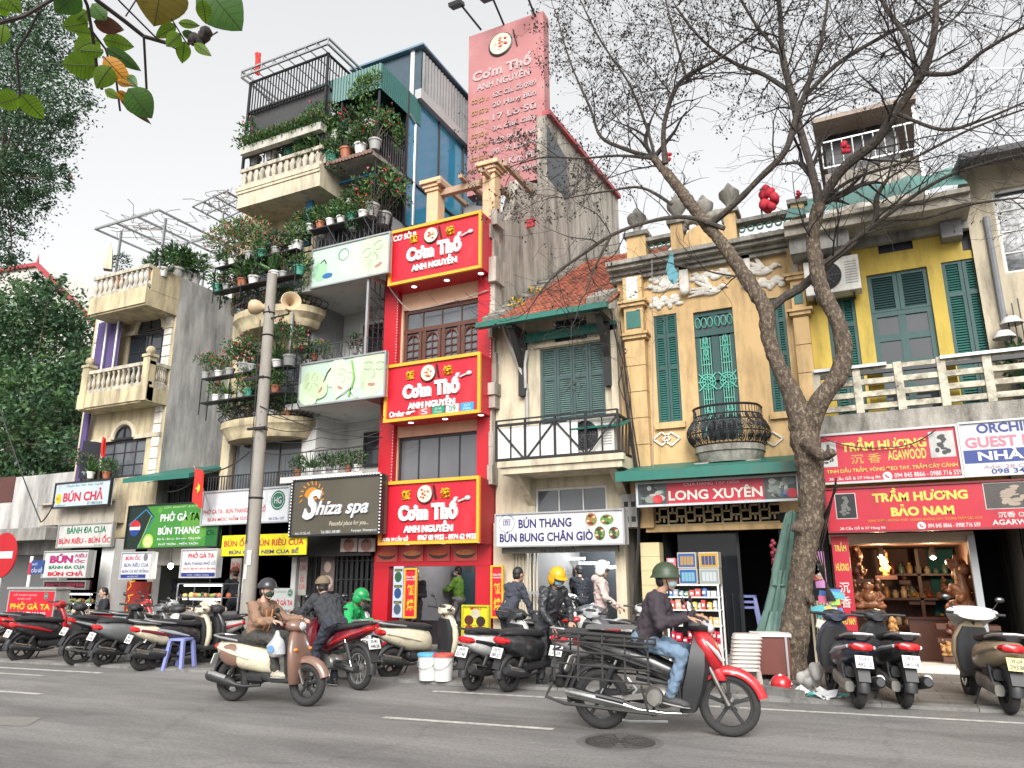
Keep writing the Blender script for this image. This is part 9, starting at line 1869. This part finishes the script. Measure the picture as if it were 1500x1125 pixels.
# carved agarwood figures
def carving(label,px,pyb,pyt,Y,kind,mat,w_=1.0):
 b,tt=P(px,pyb,Y),P(px,pyt,Y);h=tt.z-b.z;t=thing('wood_carving',label,'carving',b);m=MB(mat);rr=random.Random(px)
 if kind=='buddha':
  m.ell((0,0,h*.2),(h*.42*w_,h*.28,h*.2));m.ell((0,-.02,h*.42),(h*.3*w_,h*.24,h*.26));m.ell((0,-.03,h*.78),(h*.16,h*.15,h*.17));m.ell((0,-.1,h*.45),(h*.2,h*.2,h*.18))
  for s in(-1,1):m.tube([(s*h*.26*w_,0,h*.58),(s*h*.4*w_,-.05,h*.4),(s*h*.22*w_,-h*.22,h*.3)],[h*.1,h*.09,h*.06],8);m.ell((s*h*.3*w_,-h*.12,h*.12),(h*.2,h*.2,h*.11));m.ell((s*h*.15,0,h*.75),(h*.035,h*.04,h*.09))
  for k in range(14):m.ell((rr.uniform(-.45,.45)*h*w_,rr.uniform(.05,.2)*h,rr.uniform(.5,1.0)*h),rr.uniform(.05,.1)*h,n=8,k=5)
 else:
  for k in range(34):q=rr.random();m.ell((rr.uniform(-1,1)*h*.17*w_*(1.15-.7*q),rr.uniform(-1,1)*h*.1,h*(.08+.9*q)),(rr.uniform(.05,.1)*h,rr.uniform(.04,.08)*h,rr.uniform(.06,.13)*h),Matrix.Rotation(rr.uniform(-.8,.8),3,'Y'),8,6)
  m.tube([(0,.03,0),(.02*h,0,h*.5),(-.03*h,0,h)],[h*.14*w_,h*.1,h*.03],8)
 o=m.build('figure',t,True);f_=o.modifiers.new('fuse','REMESH');f_.mode='VOXEL';f_.voxel_size=max(.012,h*.016);f_.use_smooth_shade=True
 s=MB(M_WOOD);s.box(-h*.4*w_,h*.4*w_,-h*.2,h*.25,-.07,0);s.build('base',t,True);return t
WD1=pm('carved_brown',(.20,.075,.03),.35,var=.4,scale=14,bump=.5,bscale=40);WD2=pm('carved_dark',(.11,.04,.022),.35,var=.4,scale=14,bump=.5,bscale=40);WD3=pm('carved_honey',(.38,.19,.06),.4,var=.3,scale=14,bump=.5)
carving('big carved seated laughing figure on the left side of the agarwood shop',1275,893,850,F+.3,'buddha',WD1,1.15);carving('tall gnarled carved root standing by the right post of the agarwood shop',1416,915,812,F+.35,'root',WD1);carving('slim carved standing figure behind the parked black scooter',1312,945,905,F-.15,'root',WD3,1.0);carving('tall dark root carving at the left wall of the agarwood shop',1258,848,800,F+.8,'root',WD2);carving('golden carved figure under the spot lamps in the agarwood shop',1298,843,806,F+1.0,'root',WD3);carving('carved wooden root beside the right post near the floor',1404,935,880,F+.1,'root',WD2,1.3);carving('small carved stump on the floor at the right of the shop door',1392,962,938,F-.1,'buddha',WD3)
for px,pyb,pyt,y,k,mt,lb in((1340,880,860,2.6,'buddha',WD3,'small honey carving on the middle of the rear shelf'),(1325,850,832,2.6,'root',WD1,'small root carving at the left of the upper rear shelf'),(1385,870,845,2.2,'root',WD2,'dark carving near the teal curtain'),(1362,880,862,2.6,'buddha',WD1,'small brown carving at the right of the rear shelf')):carving(lb,px,pyb,pyt,F+y,k,mt)
cb=thing('display_cabinet','dark wooden display cabinet with shelves at the back of the agarwood shop','cabinet',(X_(1340,880),F+2.8,.06));m=MB(M_WOOD);xa_,xb_=P(1292,880,F+2.7).x,P(1412,880,F+2.7).x
for z in(.55,1.05,1.5):m.box(xa_,xb_,F+2.45,F+2.9,z,z+.04)
for x in(xa_,(xa_+xb_)/2,xb_):m.box(x-.03,x+.03,F+2.45,F+2.9,.06,2.0)
m.build('shelf',cb);jr=random.Random(2)
for z in(.59,1.09,1.54):
 for k in range(9):m=MB(flat(jr.choice([(.4,.2,.06),(.25,.05,.03),(.5,.4,.25),(.12,.2,.15),(.5,.3,.1)]),rough=.3));h=jr.uniform(.08,.22);m.lathe([(0,0),(.05,0),(.06,h*.6),(.03,h*.85),(.04,h)],(xa_+.1+k*(xb_-xa_-.2)/8,F+2.55,z+.001),10);tag(m.build('jar'),'small jar on the %s shelf of the wooden display cabinet'%{.59:'lowest',1.09:'middle',1.54:'top'}[z],'jar','jars on the %s cabinet shelf'%{.59:'lowest',1.09:'middle',1.54:'top'}[z])
m=MB(pm('teal_curtain',(.02,.12,.12),.8));x=P(1380,850,F+3).x;m.box(x-.2,x+.25,F+3.0,F+3.05,.1,2.0);tag(m.build('curtain'),'teal curtain panel at the back of the agarwood shop','curtain')
ct_=thing('shop_counter','low dark red counter inside the agarwood shop','counter',(X_(1345,900),F+1.6,.06));m=MB(M_WOOD);x0,x1=P(1330,900,F+1.5).x,P(1400,900,F+1.5).x;m.box(x0,x1,F+1.4,F+2.0,.06,.75);m.build('cabinet',ct_);m=MB(pm('counter_top',(.06,.025,.02),.2));m.box(x0-.04,x1+.04,F+1.36,F+2.04,.75,.79);m.build('top',ct_)
for px,py,lb in((1290,811,'left'),(1366,812,'right')):
 p=P(px,py,F+.9);t=thing('spot_lamp','lit %s spot lamp under the agarwood shop ceiling'%lb,'lamp',p);m=MB(M_BF);m.lathe([(.03,.12),(.06,.05),(.07,-.05)],p,12);m.build('shade',t);m=MB(pm('warm_bulb',(1,.85,.6),.3,emit=8));m.ell(p+Vector((0,-.02,-.04)),.05,None,10,8);m.build('bulb',t);lamp(p+Vector((0,-.1,-.15)),13,(1,.72,.42),.05)
prune_plants()
